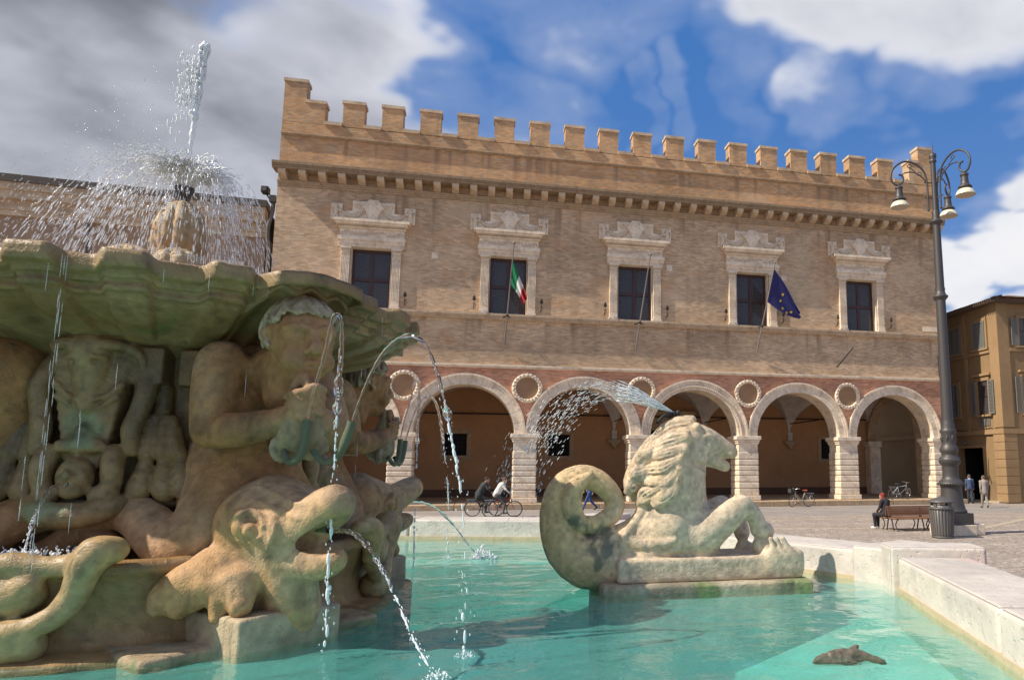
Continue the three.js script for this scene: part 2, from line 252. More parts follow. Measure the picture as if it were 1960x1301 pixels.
const M = {
  facade: std({ map: facadeTex, bumpMap: (() => { const t = facadeBump.clone(); t.repeat.set((FX1 - FX0) / 6, (FY1 - FY0) / 6); t.needsUpdate = true; return t; })(), bumpScale: 0.012, roughness: 0.92 }),
  red: std({ map: redTex, roughness: 0.92 }),
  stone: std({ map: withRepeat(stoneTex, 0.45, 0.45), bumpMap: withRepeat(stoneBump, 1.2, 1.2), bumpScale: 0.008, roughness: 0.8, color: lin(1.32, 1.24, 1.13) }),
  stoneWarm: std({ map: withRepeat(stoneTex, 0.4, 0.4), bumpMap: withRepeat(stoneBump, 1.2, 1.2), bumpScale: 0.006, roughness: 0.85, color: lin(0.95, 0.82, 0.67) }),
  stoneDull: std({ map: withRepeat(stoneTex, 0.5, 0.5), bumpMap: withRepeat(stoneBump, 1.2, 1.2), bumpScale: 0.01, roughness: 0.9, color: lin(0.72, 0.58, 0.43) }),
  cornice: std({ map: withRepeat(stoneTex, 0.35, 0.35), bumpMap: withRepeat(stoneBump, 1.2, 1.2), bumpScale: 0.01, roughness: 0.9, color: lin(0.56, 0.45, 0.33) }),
  plaster: std({ map: withRepeat(plasterTex, 0.16, 0.16), roughness: 0.95, color: lin(0.98, 0.89, 0.78) }),
  vault: std({ map: withRepeat(greyMottle, 0.3, 0.3), roughness: 0.95, color: lin(0.85, 0.76, 0.68) }),
  roundelFill: std({ map: withRepeat(plasterTex, 0.3, 0.3), roughness: 0.95, color: lin(0.80, 0.78, 0.76) }),
  wood: std({ color: lin(0.055, 0.022, 0.017), roughness: 0.45 }),
  pane: phys({ color: lin(0.06, 0.055, 0.055), roughness: 0.06, ior: 1.5, specularIntensity: 1 }),
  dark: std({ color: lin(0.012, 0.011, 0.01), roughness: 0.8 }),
  iron: std({ color: lin(0.035, 0.032, 0.03), roughness: 0.6, metalness: 0.4 }),
  lead: std({ color: lin(0.12, 0.11, 0.10), roughness: 0.6, metalness: 0.2 }),
};

// ------------------------------------------------------------------ the palace
const palace = thing('palace', 'crenellated brick palace with six arched loggia bays and five stone framed windows', 'palace', [0, 0, 0]);
const PB = 6.3, XL = -6.63, XR = 31.93, YS = 3.93, RO = 3.16, RI = 2.58, ZB = -8.3, YSTR = 7.42;
function facadeUV(g) { const p = g.attributes.position, uv = g.attributes.uv; for (let i = 0; i < p.count; i++) uv.setXY(i, (p.getX(i) - p.getZ(i) * 0.9 - FX0) / (FX1 - FX0), (p.getY(i) - FY0) / (FY1 - FY0)); return g; }
function redUV(g) { const p = g.attributes.position, uv = g.attributes.uv; for (let i = 0; i < p.count; i++) uv.setXY(i, (p.getX(i) - FX0) / (FX1 - FX0), (p.getY(i) - 3.4) / 4.2); return g; }
const winX = [0, 1, 2, 3, 4].map((i) => -1.88 + 7.075 * i);
{ // upper wall with its window openings
  const s = new THREE.Shape(); s.moveTo(XL, YSTR + 0.08); s.lineTo(XR, YSTR + 0.08); s.lineTo(XR, 20.15); s.lineTo(XL, 20.15); s.closePath();
  for (const x of winX) { const h = new THREE.Path(); h.moveTo(x - 0.99, 10.3); h.lineTo(x - 0.99, 13.58); h.lineTo(x + 0.99, 13.58); h.lineTo(x + 0.99, 10.3); h.closePath(); s.holes.push(h); }
  part(palace, 'upper_wall', facadeUV(new THREE.ExtrudeGeometry(s, { depth: 0.7, bevelEnabled: false }).translate(0, 0, -0.7)), M.facade);
  part(palace, 'side_wall', bx(XL, XL + 0.6, 7.5, 20.1, -14, -0.72), M.facade); part(palace, 'side_wall', bx(XR - 0.6, XR, 7.5, 20.1, -14, -0.72), M.facade);
}
{ // arcade wall: red brick spandrels above six arches
  const s = new THREE.Shape(); s.moveTo(XL, YS); s.lineTo(XL, YSTR); s.lineTo(XR, YSTR); s.lineTo(XR, YS);
  for (let k = 5; k >= 0; k--) { const c = -6.3 + PB * (k + 0.5); s.lineTo(c + RI + 0.3, YS); s.absarc(c, YS, RI + 0.3, 0, Math.PI, false); }
  s.closePath();
  part(palace, 'spandrel_wall', redUV(new THREE.ExtrudeGeometry(s, { depth: 1.2, bevelEnabled: false, curveSegments: 40 }).translate(0, 0, -1.2)), M.red);
}
// archivolts: voussoir pieces, each a stepped moulding
for (let k = 0; k < 6; k++) {
  const c = -6.3 + PB * (k + 0.5), n = 15, arch = sub(palace, 'archivolt', [c, YS, 0]);
  for (let i = 0; i < n; i++) {
    const a0 = Math.PI * i / n + 0.0018, a1 = Math.PI * (i + 1) / n - 0.0018, L = [];
    for (const [r0, r1, z0, z1] of [[RI, RO - 0.22, -1.22, 0.07], [RO - 0.22, RO - 0.1, -0.3, 0.11], [RO - 0.1, RO, -0.3, 0.16]]) {
      const s = new THREE.Shape(); s.absarc(0, 0, r1, a0, a1, false); s.absarc(0, 0, r0, a1, a0, true); s.closePath();
      L.push(new THREE.ExtrudeGeometry(s, { depth: z1 - z0, bevelEnabled: false, curveSegments: 4 }).translate(0, 0, z0));
    }
    if (k === 3) for (let j = 0; j < 5; j++) { const a = a0 + (a1 - a0) * (j + 0.5) / 5; L.push(new THREE.SphereGeometry(0.075, 6, 4).translate(Math.cos(a) * (RO - 0.4), Math.sin(a) * (RO - 0.4), 0.075)); }
    part(arch, 'voussoir', merged(L), M.stone);
  }
}
// piers: plinth, rusticated courses, capital
const courses = [0.43, 0.34, 0.30, 0.28, 0.36, 0.37, 0.39];
for (let i = 0; i <= 6; i++) {
  const c = -6.3 + PB * i, pier = sub(palace, 'pier', [c, 0.3, 0]); const x0 = i === 0 ? XL - c : -0.58, x1 = i === 6 ? Math.min(0.58, XR - c) : 0.58;
  part(pier, 'plinth', rb(x0 - 0.1, x1 + 0.1, 0, 0.27, -1.35, 0.16, 0.03), M.stone);
  part(pier, 'core', bx(x0 + 0.03, x1 - 0.03, 0.2, 3.4, -1.2, 0.0), M.stone);
  let y = 0.27; courses.slice().reverse().forEach((h) => { part(pier, 'rusticated_block', rb(x0 - 0.04, x1 + 0.04, y + 0.012, y + h - 0.012, -1.28, 0.08, 0.06, 3), M.stone); y += h; });
  part(pier, 'pier_neck', bx(x0 + 0.005, x1 - 0.005, y, 3.24, -1.22, 0.05), M.stone);
  part(pier, 'capital', merged([rb(x0 - 0.06, x1 + 0.06, 3.18, 3.3, -1.3, 0.11, 0.03), rb(x0 - 0.1, x1 + 0.1, 3.3, 3.42, -1.34, 0.15, 0.03), rb(x0 - 0.17, x1 + 0.17, 3.42, 3.63, -1.4, 0.21, 0.02)]), M.stone);
}
// roundels in the spandrels
for (let i = 1; i <= 5; i++) {
  const r = sub(palace, 'roundel', [-6.3 + PB * i + 0.05, 6.37, 0.02]);
  const ring = new THREE.TorusGeometry(0.70, 0.12, 10, 44); part(r, 'wreath', ring, M.stone);
  const L = []; for (let j = 0; j < 44; j++) { const a = j / 44 * Math.PI * 2; L.push(new THREE.SphereGeometry(0.05, 5, 4).translate(Math.cos(a) * (0.70 + (j % 2 ? 0.06 : -0.06)), Math.sin(a) * (0.70 + (j % 2 ? 0.06 : -0.06)), 0.1)); }
  part(r, 'wreath_leaves', merged(L), M.stone);
  for (let j = 0; j < 4; j++) part(r, 'ribbon', new THREE.TorusGeometry(0.13, 0.022, 6, 14).rotateY(Math.PI / 2).translate(0.70, 0, 0).rotateZ(j * Math.PI / 2), M.stone);
  part(r, 'disc', new THREE.CylinderGeometry(0.62, 0.62, 0.04, 40).rotateX(Math.PI / 2), M.roundelFill);
}
// string courses in lengths of stone
function course(name, y0, y1, z, prof, mat, len = 2.6, x0 = XL, x1 = XR) {
  const n = Math.round((x1 - x0) / len), g = sub(palace, name);
  for (let i = 0; i < n; i++) { const a = x0 + (x1 - x0) * i / n + 0.004, b = x0 + (x1 - x0) * (i + 1) / n - 0.004; part(g, 'stone_length', merged(prof.map(([f0, f1, d]) => bx(a, b, lerp(y0, y1, f0), lerp(y0, y1, f1), -0.05, z * d))), mat); }
}
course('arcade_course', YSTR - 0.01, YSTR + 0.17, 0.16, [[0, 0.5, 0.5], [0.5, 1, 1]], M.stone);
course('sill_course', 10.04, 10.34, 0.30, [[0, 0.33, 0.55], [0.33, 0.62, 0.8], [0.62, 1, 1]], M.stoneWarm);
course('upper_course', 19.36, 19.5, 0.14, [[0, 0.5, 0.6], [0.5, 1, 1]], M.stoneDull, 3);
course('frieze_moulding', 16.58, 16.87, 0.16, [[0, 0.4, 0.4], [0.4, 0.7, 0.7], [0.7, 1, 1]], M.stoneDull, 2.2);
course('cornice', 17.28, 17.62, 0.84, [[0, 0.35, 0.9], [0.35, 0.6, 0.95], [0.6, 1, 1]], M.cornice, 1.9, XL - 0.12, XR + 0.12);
{ const s = new THREE.Shape(); s.moveTo(0, 16.88); s.lineTo(0.26, 16.88); s.quadraticCurveTo(0.46, 16.92, 0.70, 17.10); s.lineTo(0.70, 17.27); s.lineTo(0, 17.27); s.closePath();
  const g = new THREE.ExtrudeGeometry(s, { depth: 0.36, bevelEnabled: false }).rotateY(-Math.PI / 2).translate(0.18, 0, 0.0);
  for (let i = 0; i < 41; i++) { const m = part(palace, 'corbel', g, M.stoneWarm); m.position.x = -6.3 + i * 0.952; } }
{ // merlons with stone caps
  const g = facadeUV(bx(0, 1, 0, 1, 0, 1));
  const merlon = (x0, x1, y1, y0 = 20.1) => { const m = sub(palace, 'merlon'); part(m, 'brickwork', facadeUV(bx(x0, x1, y0, y1 - 0.17, -0.7, 0)), M.facade); part(m, 'cap_stone', bx(x0 - 0.05, x1 + 0.05, y1 - 0.17, y1, -0.76, 0.05), M.stoneWarm); };
  merlon(XL, -5.53, 22.55); merlon(-5.53, -4.58, 21.45); merlon(30.9, XR, 22.7); merlon(30.2, 30.9, 21.75);
  for (let i = 0; i < 17; i++) merlon(-3.70 + 1.98 * i, -3.70 + 1.98 * i + 1.085, 21.62);
  for (let i = -1; i < 17; i++) { const a = i < 0 ? -4.57 : -3.70 + 1.98 * i + 1.09, b = -3.70 + 1.98 * (i + 1) - 0.01; part(palace, 'notch_sill', bx(a, i === 16 ? 30.19 : b, 20.14, 20.32, -0.78, 0.09), M.stoneWarm); }
}
// windows
{
  const swag = (x0, x1, y, sag) => { const L = [], n = 13; for (let i = 0; i <= n; i++) { const t = i / n, x = lerp(x0, x1, t), yy = y - sag * 4 * t * (1 - t), r = 0.05 + 0.065 * Math.sin(t * Math.PI); L.push(new THREE.SphereGeometry(r, 6, 5).translate(x, yy, 0.1), new THREE.SphereGeometry(r * 0.8, 6, 5).translate(x + 0.03, yy - r * 0.7, 0.12)); } return merged(L); };
  const figure = (s) => merged([new THREE.SphereGeometry(0.11, 8, 6).translate(0, 0.66, 0.12), new THREE.SphereGeometry(0.17, 8, 6).scale(0.8, 1.4, 0.7).translate(0, 0.42, 0.1), rod([0, 0.25, 0.1], [s * 0.13, 0, 0.1], 0.08, 0.06), rod([0, 0.25, 0.1], [-s * 0.1, 0.02, 0.1], 0.08, 0.06), rod([0, 0.5, 0.12], [s * 0.26, 0.42, 0.12], 0.055, 0.045), rod([0, 0.52, 0.1], [-s * 0.18, 0.66, 0.1], 0.05, 0.04), new THREE.SphereGeometry(0.12, 7, 5).scale(0.6, 1.4, 0.4).translate(-s * 0.2, 0.48, 0.05)]);
  const flute = () => { const L = [bx(-0.22, 0.22, 10.36, 10.72, 0, 0.17), bx(-0.26, 0.26, 10.34, 10.46, 0, 0.2), bx(-0.22, 0.22, 10.72, 13.1, 0, 0.10)]; for (let j = 0; j < 6; j++) L.push(bx(-0.205 + j * 0.073, -0.16 + j * 0.073, 10.8, 13.05, 0.1, 0.14)); return merged(L); };
  const capital = () => { const L = [bx(-0.21, 0.21, 13.1, 13.46, 0, 0.12), bx(-0.27, 0.27, 13.46, 13.56, 0, 0.2)]; for (let j = -2; j <= 2; j++) L.push(new THREE.SphereGeometry(0.06, 6, 5).scale(0.7, 1.5, 0.7).translate(j * 0.09, 13.2, 0.12), new THREE.SphereGeometry(0.05, 6, 5).translate(j * 0.105, 13.38, 0.14)); return merged(L); };
  const tablet = () => { const s = new THREE.Shape(); s.moveTo(-2.1, 14.98); s.lineTo(-2.1, 15.86); s.lineTo(-1.55, 15.86); s.lineTo(-1.55, 15.45); s.lineTo(-1.05, 15.5); s.lineTo(-1.05, 16.06); s.lineTo(1.05, 16.06); s.lineTo(1.05, 15.5); s.lineTo(1.55, 15.45); s.lineTo(1.55, 15.86); s.lineTo(2.1, 15.86); s.lineTo(2.1, 14.98); s.closePath(); return new THREE.ExtrudeGeometry(s, { depth: 0.09, bevelEnabled: false }); };
  const shield = () => { const s = new THREE.Shape(); s.moveTo(-0.2, 15.0); s.lineTo(0.2, 15.0); s.quadraticCurveTo(0.22, 15.45, 0.52, 15.72); s.lineTo(0.2, 16.1); s.lineTo(-0.2, 16.1); s.lineTo(-0.52, 15.72); s.quadraticCurveTo(-0.22, 15.45, -0.2, 15.0); return new THREE.ExtrudeGeometry(s, { depth: 0.12, bevelEnabled: true, bevelSize: 0.03, bevelThickness: 0.04, bevelSegments: 2 }).translate(0, 0, 0.1); };
  const frieze = () => { const L = [bx(-1.6, 1.6, 14.1, 14.55, 0, 0.1)]; const r = mulberry(5); for (let j = 0; j < 26; j++) { const x = -1.5 + j * 0.12; L.push(new THREE.SphereGeometry(0.055 + r() * 0.03, 6, 4).scale(0.8, 1.5, 0.5).rotateZ((r() - 0.5) * 1.6).translate(x, 14.32 + (r() - 0.5) * 0.14, 0.1)); } return merged(L); };
  const corn = () => { const L = [bx(-1.66, 1.66, 14.55, 14.64, 0, 0.2), bx(-1.78, 1.78, 14.72, 14.84, 0, 0.42), bx(-1.9, 1.9, 14.84, 14.98, 0, 0.5)]; for (let j = 0; j < 44; j++) L.push(bx(-1.7 + j * 0.0775, -1.66 + j * 0.0775, 14.64, 14.72, 0, 0.27)); return merged(L); };
  const volutes = () => { const L = []; for (const s of [-1, 1]) { L.push(new THREE.TorusGeometry(0.11, 0.035, 6, 14).translate(s * 0.85, 15.85, 0.1), new THREE.TorusGeometry(0.07, 0.03, 6, 12).translate(s * 0.66, 15.72, 0.1), tube([[s * 0.5, 15.7, 0.12], [s * 0.62, 15.9, 0.12], [s * 0.8, 15.95, 0.12], [s * 0.95, 15.78, 0.12]], 0.04, 14, 6)); } return merged(L); };
  const arch = () => merged([bx(-1.62, 1.62, 13.57, 13.72, 0, 0.15), bx(-1.64, 1.64, 13.72, 13.9, 0, 0.19), bx(-1.68, 1.68, 13.9, 14.1, 0, 0.26)]);
  const G = { flute: flute(), capital: capital(), tablet: tablet(), shield: shield(), frieze: frieze(), corn: corn(), vol: volutes(), arch: arch(), swagA: swag(-1.72, -0.4, 15.62, 0.38), swagB: swag(0.4, 1.72, 15.62, 0.38), figA: figure(1), figB: figure(-1),
    reveal: merged([bx(-1.0, -0.985, 10.36, 13.57, -0.45, 0.06), bx(0.985, 1.0, 10.36, 13.57, -0.45, 0.06), bx(-0.985, 0.985, 13.55, 13.575, -0.45, 0.1)]), 
    frame: merged([bx(-0.98, -0.86, 10.34, 13.55, -0.42, -0.34), bx(0.86, 0.98, 10.34, 13.55, -0.42, -0.34), bx(-0.86, 0.86, 13.38, 13.55, -0.42, -0.34), bx(-0.86, 0.86, 10.34, 10.46, -0.42, -0.34), bx(-0.09, 0.09, 10.46, 13.38, -0.42, -0.33), bx(-0.86, -0.09, 11.85, 12.03, -0.42, -0.335), bx(0.09, 0.86, 11.85, 12.03, -0.42, -0.335)]),
    lead: (() => { const L = []; for (const s of [-1, 1]) for (const [a, b] of [[10.47, 11.84], [12.04, 13.37]]) { for (let j = 1; j < 6; j++) L.push(rod([s * 0.475 - 0.38 + j * 0.127, a, -0.372], [s * 0.475 - 0.38 + j * 0.127, b, -0.372], 0.007, 0.007, 4)); for (let j = 1; j < 7; j++) { const y = lerp(a, b, j / 7); L.push(rod([s * 0.475 - 0.38, y, -0.372], [s * 0.475 + 0.38, y, -0.372], 0.007, 0.007, 4)); } } return merged(L); })(),
    pane: bx(-0.384, 0.384, -0.66, 0.68, -0.01, 0) };
  const spear = (() => { const L = [rod([0, 0, 0.3], [0.02, 0.35, 0.34], 0.02, 0.018, 6), tube([[0, 0, 0.05], [0, 0.12, 0.28], [0.0, 0.32, 0.36]], 0.018, 10, 5), tube([[0.0, 0.3, 0.34], [0.1, 0.2, 0.3], [0.04, 0.06, 0.2]], 0.014, 8, 5), new THREE.ConeGeometry(0.1, 0.12, 8).rotateX(Math.PI).translate(0.02, 0.44, 0.35)]; for (let j = 0; j < 6; j++) { const a = j / 6 * 6.283; L.push(rod([0.02 + 0.09 * Math.cos(a), 0.48, 0.35 + 0.09 * Math.sin(a)], [0.02 + 0.05 * Math.cos(a), 0.66, 0.35 + 0.05 * Math.sin(a)], 0.012, 0.008, 4)); } L.push(new THREE.SphereGeometry(0.05, 6, 5).scale(1, 2.2, 1).translate(0.02, 0.6, 0.35)); return merged(L); })();
  winX.forEach((x, i) => {
    const w = sub(palace, 'window', [x, 0, 0]);
    for (const s of [-1, 1]) { part(w, 'pilaster', G.flute, M.stone).position.x = s * 1.26; part(w, 'pilaster_capital', G.capital, M.stone).position.x = s * 1.26; }
    part(w, 'architrave', G.arch, M.stone); part(w, 'carved_frieze', G.frieze, M.stone); part(w, 'window_cornice', G.corn, M.stone); part(w, 'tablet', G.tablet, M.stone); part(w, 'shield', G.shield, M.stone); part(w, 'volutes', G.vol, M.stone);
    part(w, 'garland', G.swagA, M.stone); part(w, 'garland', G.swagB, M.stone);
    part(w, 'putto', G.figA, M.stone).position.set(-1.85, 15.02, 0.05); part(w, 'putto', G.figB, M.stone).position.set(1.85, 15.02, 0.05);
    part(w, 'reveal', G.reveal, M.stone); part(w, 'frame', G.frame, M.wood); part(w, 'lead_bars', G.lead, M.lead);
    for (const sx of [-1, 1]) for (const y of [11.15, 12.7]) part(w, 'pane', G.pane, M.pane).position.set(sx * 0.475, y, -0.375);
    for (const s of [-1, 1]) part(palace, 'torch_holder', spear, M.iron).position.set(x + s * 1.78, 10.55, 0);
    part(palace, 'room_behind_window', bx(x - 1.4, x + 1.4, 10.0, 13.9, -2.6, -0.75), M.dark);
  });
  for (const [x, y] of [[1.3, 13.4], [14.3, 13.55], [17.95, 13.6], [21.4, 13.4]]) part(palace, 'patch_stone', bx(x - 0.16, x + 0.16, y - 0.18, y + 0.18, -0.01, 0.012), M.stone);
  part(palace, 'patch_stone', bx(30.6, 31.7, 10.55, 10.85, -0.01, 0.012), M.stone);
}
// loggia: floor and step, back wall with its windows, vaults, end wall with an arch
{
  const n = 16; const stepG = sub(palace, 'loggia_step');
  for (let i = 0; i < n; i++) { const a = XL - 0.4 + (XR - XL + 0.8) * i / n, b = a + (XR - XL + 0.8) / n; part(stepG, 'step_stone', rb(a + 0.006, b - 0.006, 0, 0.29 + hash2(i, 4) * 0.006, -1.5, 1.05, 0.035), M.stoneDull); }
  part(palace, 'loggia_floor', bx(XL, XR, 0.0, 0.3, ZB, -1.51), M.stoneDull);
  const s = new THREE.Shape(); s.moveTo(XL, 0.3); s.lineTo(XR, 0.3); s.lineTo(XR, 7.4); s.lineTo(XL, 7.4); s.closePath();
  const holes = [[2.39, 2.9, 1.38], [8.95, 2.9, 1.38], [28.3, 2.75, 1.4]];
  for (const [x, y, w] of holes) { const h = new THREE.Path(); h.moveTo(x - w / 2, y); h.lineTo(x - w / 2, y + w); h.lineTo(x + w / 2, y + w); h.lineTo(x + w / 2, y); h.closePath(); s.holes.push(h); }
  { const h = new THREE.Path(); h.moveTo(14.4, 0.31); h.lineTo(14.4, 4.6); h.lineTo(17.1, 4.6); h.lineTo(17.1, 0.31); h.closePath(); s.holes.push(h); }
  part(palace, 'loggia_wall', new THREE.ExtrudeGeometry(s, { depth: 0.4, bevelEnabled: false }).translate(0, 0, ZB - 0.4), M.plaster);
  part(palace, 'dado', merged([bx(XL, 14.0, 0.3, 0.78, ZB, ZB + 0.03), bx(17.5, XR, 0.3, 0.78, ZB, ZB + 0.03)]), std({ color: lin(0.13, 0.07, 0.045), roughness: 0.9 }));
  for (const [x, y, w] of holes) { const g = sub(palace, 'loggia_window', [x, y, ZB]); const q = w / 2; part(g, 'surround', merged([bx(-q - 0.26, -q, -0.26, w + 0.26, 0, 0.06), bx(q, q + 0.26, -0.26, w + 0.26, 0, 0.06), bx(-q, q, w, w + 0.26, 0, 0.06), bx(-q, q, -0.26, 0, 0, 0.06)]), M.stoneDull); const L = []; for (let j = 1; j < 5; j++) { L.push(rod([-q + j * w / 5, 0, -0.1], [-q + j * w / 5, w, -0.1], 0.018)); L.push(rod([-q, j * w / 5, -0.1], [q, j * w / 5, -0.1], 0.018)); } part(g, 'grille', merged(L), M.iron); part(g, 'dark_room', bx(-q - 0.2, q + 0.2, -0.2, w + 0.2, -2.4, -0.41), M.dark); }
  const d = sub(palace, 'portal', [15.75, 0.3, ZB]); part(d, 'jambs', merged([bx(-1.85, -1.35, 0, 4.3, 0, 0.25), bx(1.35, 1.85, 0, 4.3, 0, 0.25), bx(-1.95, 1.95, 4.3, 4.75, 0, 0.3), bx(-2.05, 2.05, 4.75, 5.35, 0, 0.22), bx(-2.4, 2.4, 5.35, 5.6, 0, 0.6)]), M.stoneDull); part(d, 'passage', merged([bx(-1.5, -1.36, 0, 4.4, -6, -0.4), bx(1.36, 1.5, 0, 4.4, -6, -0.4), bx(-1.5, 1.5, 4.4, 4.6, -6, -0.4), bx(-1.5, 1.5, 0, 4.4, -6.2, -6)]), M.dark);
  // groin vaults
  const y0 = 4.15, zf = -1.2, zb = ZB, half = PB / 2, hz = (zf - zb) / 2;
  for (let k = 0; k < 6; k++) {
    const c = -6.3 + PB * (k + 0.5), N = 44, P = [], I = [];
    for (let j = 0; j <= N; j++) for (let i = 0; i <= N; i++) { const u = -1 + 2 * i / N, v = -1 + 2 * j / N; const h = Math.max(Math.sqrt(Math.max(0, 1 - u * u)), Math.sqrt(Math.max(0, 1 - v * v))); P.push(c + u * half, y0 + h * 3.05, (zf + zb) / 2 - v * hz); }
    for (let j = 0; j < N; j++) for (let i = 0; i < N; i++) { const a = j * (N + 1) + i; I.push(a, a + 1, a + N + 2, a, a + N + 2, a + N + 1); }
    const g = new THREE.BufferGeometry(); g.setAttribute('position', new THREE.Float32BufferAttribute(P, 3)); g.setIndex(I); const t = g.toNonIndexed(); t.computeVertexNormals(); const sm = toCreasedNormals(t, 0.5); metreUV(sm);
    part(palace, 'vault', sm, M.vault);
  }
  part(palace, 'loggia_roof', bx(XL, XR, 7.28, 7.45, -14, -1.21), M.dark);
  for (let i = 0; i <= 6; i++) { const x = -6.3 + PB * i, b = sub(palace, 'wall_bracket', [clamp(x, XL + 0.4, XR - 0.4), 0, ZB]); const s2 = new THREE.Shape(); s2.moveTo(0, 3.4); s2.lineTo(0.28, 3.78); s2.lineTo(0.45, 3.8); s2.lineTo(0.45, 3.98); s2.lineTo(-0.45, 3.98); s2.lineTo(-0.45, 3.8); s2.lineTo(-0.28, 3.78); s2.closePath(); part(b, 'corbel_stone', new THREE.ExtrudeGeometry(s2, { depth: 0.3, bevelEnabled: true, bevelSize: 0.02, bevelThickness: 0.02, bevelSegments: 1 }), M.stoneDull); part(b, 'springer', merged([bx(-0.17, 0.17, 3.98, 4.6, 0, 0.16)]), M.vault); }
  part(palace, 'tie_rod', rod([XL + 0.7, 5.55, ZB + 0.25], [XR - 0.6, 5.55, ZB + 0.25], 0.045, 0.045, 8), M.iron);
  for (let i = 1; i <= 5; i++) part(palace, 'cross_tie_rod', rod([-6.3 + PB * i, 5.2, -1.2], [-6.3 + PB * i, 5.2, ZB], 0.04, 0.04, 6), M.iron);
  // end walls
  const e = new THREE.Shape(); e.moveTo(1.2, 0.3); e.lineTo(2.3, 0.3); e.lineTo(2.3, 4.0); e.absarc(5.2, 4.0, 2.9, Math.PI, 0, true); e.lineTo(8.1, 0.3); e.lineTo(8.3, 0.3); e.lineTo(8.3, 7.4); e.lineTo(1.2, 7.4); e.closePath();
  part(palace, 'end_wall', new THREE.ExtrudeGeometry(e, { depth: 0.7, bevelEnabled: false, curveSegments: 24 }).rotateY(Math.PI / 2).translate(XR - 0.72, 0, 0), M.stoneDull);
  part(palace, 'end_pier', rb(XR - 0.85, XR - 0.02, 0.3, 3.6, -8.5, -7.6, 0.04), M.stone); part(palace, 'end_capital', rb(XR - 1.0, XR + 0.02, 3.6, 4.0, -8.6, -7.45, 0.04), M.stone);
  part(palace, 'end_wall', bx(XL, XL + 0.6, 0.3, 7.4, ZB, -1.3), M.plaster);
  part(palace, 'house_core', bx(XL + 0.62, XR - 0.62, 7.5, 20.0, -14, -3.0), M.dark);
}
// iron stays on the front
part(palace, 'iron_stay', rod([24.6, 8.1, 0.1], [25.5, 9.25, 0.5], 0.05, 0.04, 6), M.iron);
part(palace, 'iron_stay', rod([31.55, 7.7, 0.1], [31.35, 9.0, 0.35], 0.05, 0.04, 6), M.iron);
part(palace, 'iron_stay', merged([rod([31.6, 4.3, 0.12], [31.55, 6.1, 0.2], 0.05, 0.03, 6), rod([31.6, 5.2, 0.12], [31.7, 4.4, 0.4], 0.04, 0.03, 6)]), M.iron);
// ------------------------------------------------------------------ piazza
const settTex = tex8(1024, 1024, (u, v) => {
  const n = 40, y = v * n, row = Math.floor(y), x = u * n + (row & 1) * 0.5 + hash2(row, 3) * 0.3, col = Math.floor(x), fx = x - col, fy = y - row;
  const h = hash2((col % n + n) % n, row), h2 = hash2(row + 9, (col % n + n) % n + 50), e = Math.min(fx, 1 - fx, fy * 1.1, (1 - fy) * 1.1), j = sstep(0.10, 0.02, e + tn(u, v, 64, 2) * 0.03);
  const k = 1 + h * 0.16 + tn(u, v, 6, 5) * 0.12; let c = [0.665 * k, 0.61 * k, 0.555 * k]; if (h2 > 0.6) c = mix3(c, [0.62, 0.52, 0.45], 0.5); if (h2 < -0.6) c = mix3(c, [0.5, 0.49, 0.48], 0.5);
  return mix3(c, [0.36, 0.32, 0.28], j * 0.8);
});
const settBump = tex8(512, 512, (u, v) => { const n = 40, y = v * n, row = Math.floor(y), x = u * n + (row & 1) * 0.5 + hash2(row, 3) * 0.3, col = Math.floor(x), fx = x - col, fy = y - row, e = Math.min(fx, 1 - fx, fy, 1 - fy); return 0.3 + 0.5 * sstep(0.0, 0.3, e) + hash2((col % n + n) % n, row) * 0.15; }, false);
const asphaltTex = tex8(512, 512, (u, v) => { const k = 1 + tn(u, v, 5, 6) * 0.14 + tn(u, v, 90, 2, 4) * 0.1; return [0.57 * k, 0.535 * k, 0.505 * k]; });
M.sett = std({ map: withRepeat(settTex, 0.26, 0.26), bumpMap: withRepeat(settBump, 0.26, 0.26), bumpScale: 0.012, roughness: 0.82 });
M.asphalt = std({ map: withRepeat(asphaltTex, 0.3, 0.3), roughness: 0.9 });
M.travertine = std({ map: withRepeat(stoneTex, 0.5, 0.5), roughness: 0.8, color: lin(0.72, 0.66, 0.58) });
M.redPave = std({ map: withRepeat(settTex, 0.5, 0.5), roughness: 0.85, color: lin(0.95, 0.42, 0.33) });
function sheet(x0, x1, z0, z1, y) { const g = new THREE.PlaneGeometry(x1 - x0, z1 - z0).rotateX(-Math.PI / 2).translate((x0 + x1) / 2, y, (z0 + z1) / 2); return metreUV(g); }
structure('piazza', sheet(-700, 700, -700, 700, 0), M.sett);
structure('road', sheet(-60, 33, 1.06, 8.2, 0.004), M.asphalt);
function band(a, b, w) { const d = V(b[0] - a[0], 0, b[1] - a[1]), l = d.length(), n = Math.max(1, Math.round(l / 1.6)), L = []; for (let i = 0; i < n; i++) { L.push(bx(i * l / n + 0.01, (i + 1) * l / n - 0.01, -0.03, 0.008, -w / 2, w / 2)); } const g = merged(L); g.rotateY(-Math.atan2(d.z, d.x)); g.translate(a[0], 0, a[1]); return g; }
structure('paving_band', band([-30, 10.45], [33, 10.75], 0.32), M.travertine);
structure('paving_band', band([10.5, 13.2], [19.0, 15.6], 0.30), M.travertine);
structure('paving_band', band([20.6, 16.7], [28.5, 10.9], 0.34), M.travertine);
structure('paving_band', band([20.2, 17.9], [40, 19.5], 0.3), M.travertine);
structure('pavement', bx(34.55, 35.2, -20, 0.14, 1.3, -20.0).translate(0, 0, 0) && bx(34.5, 35.0, 0, 0.12, -30, 1.0), M.travertine);

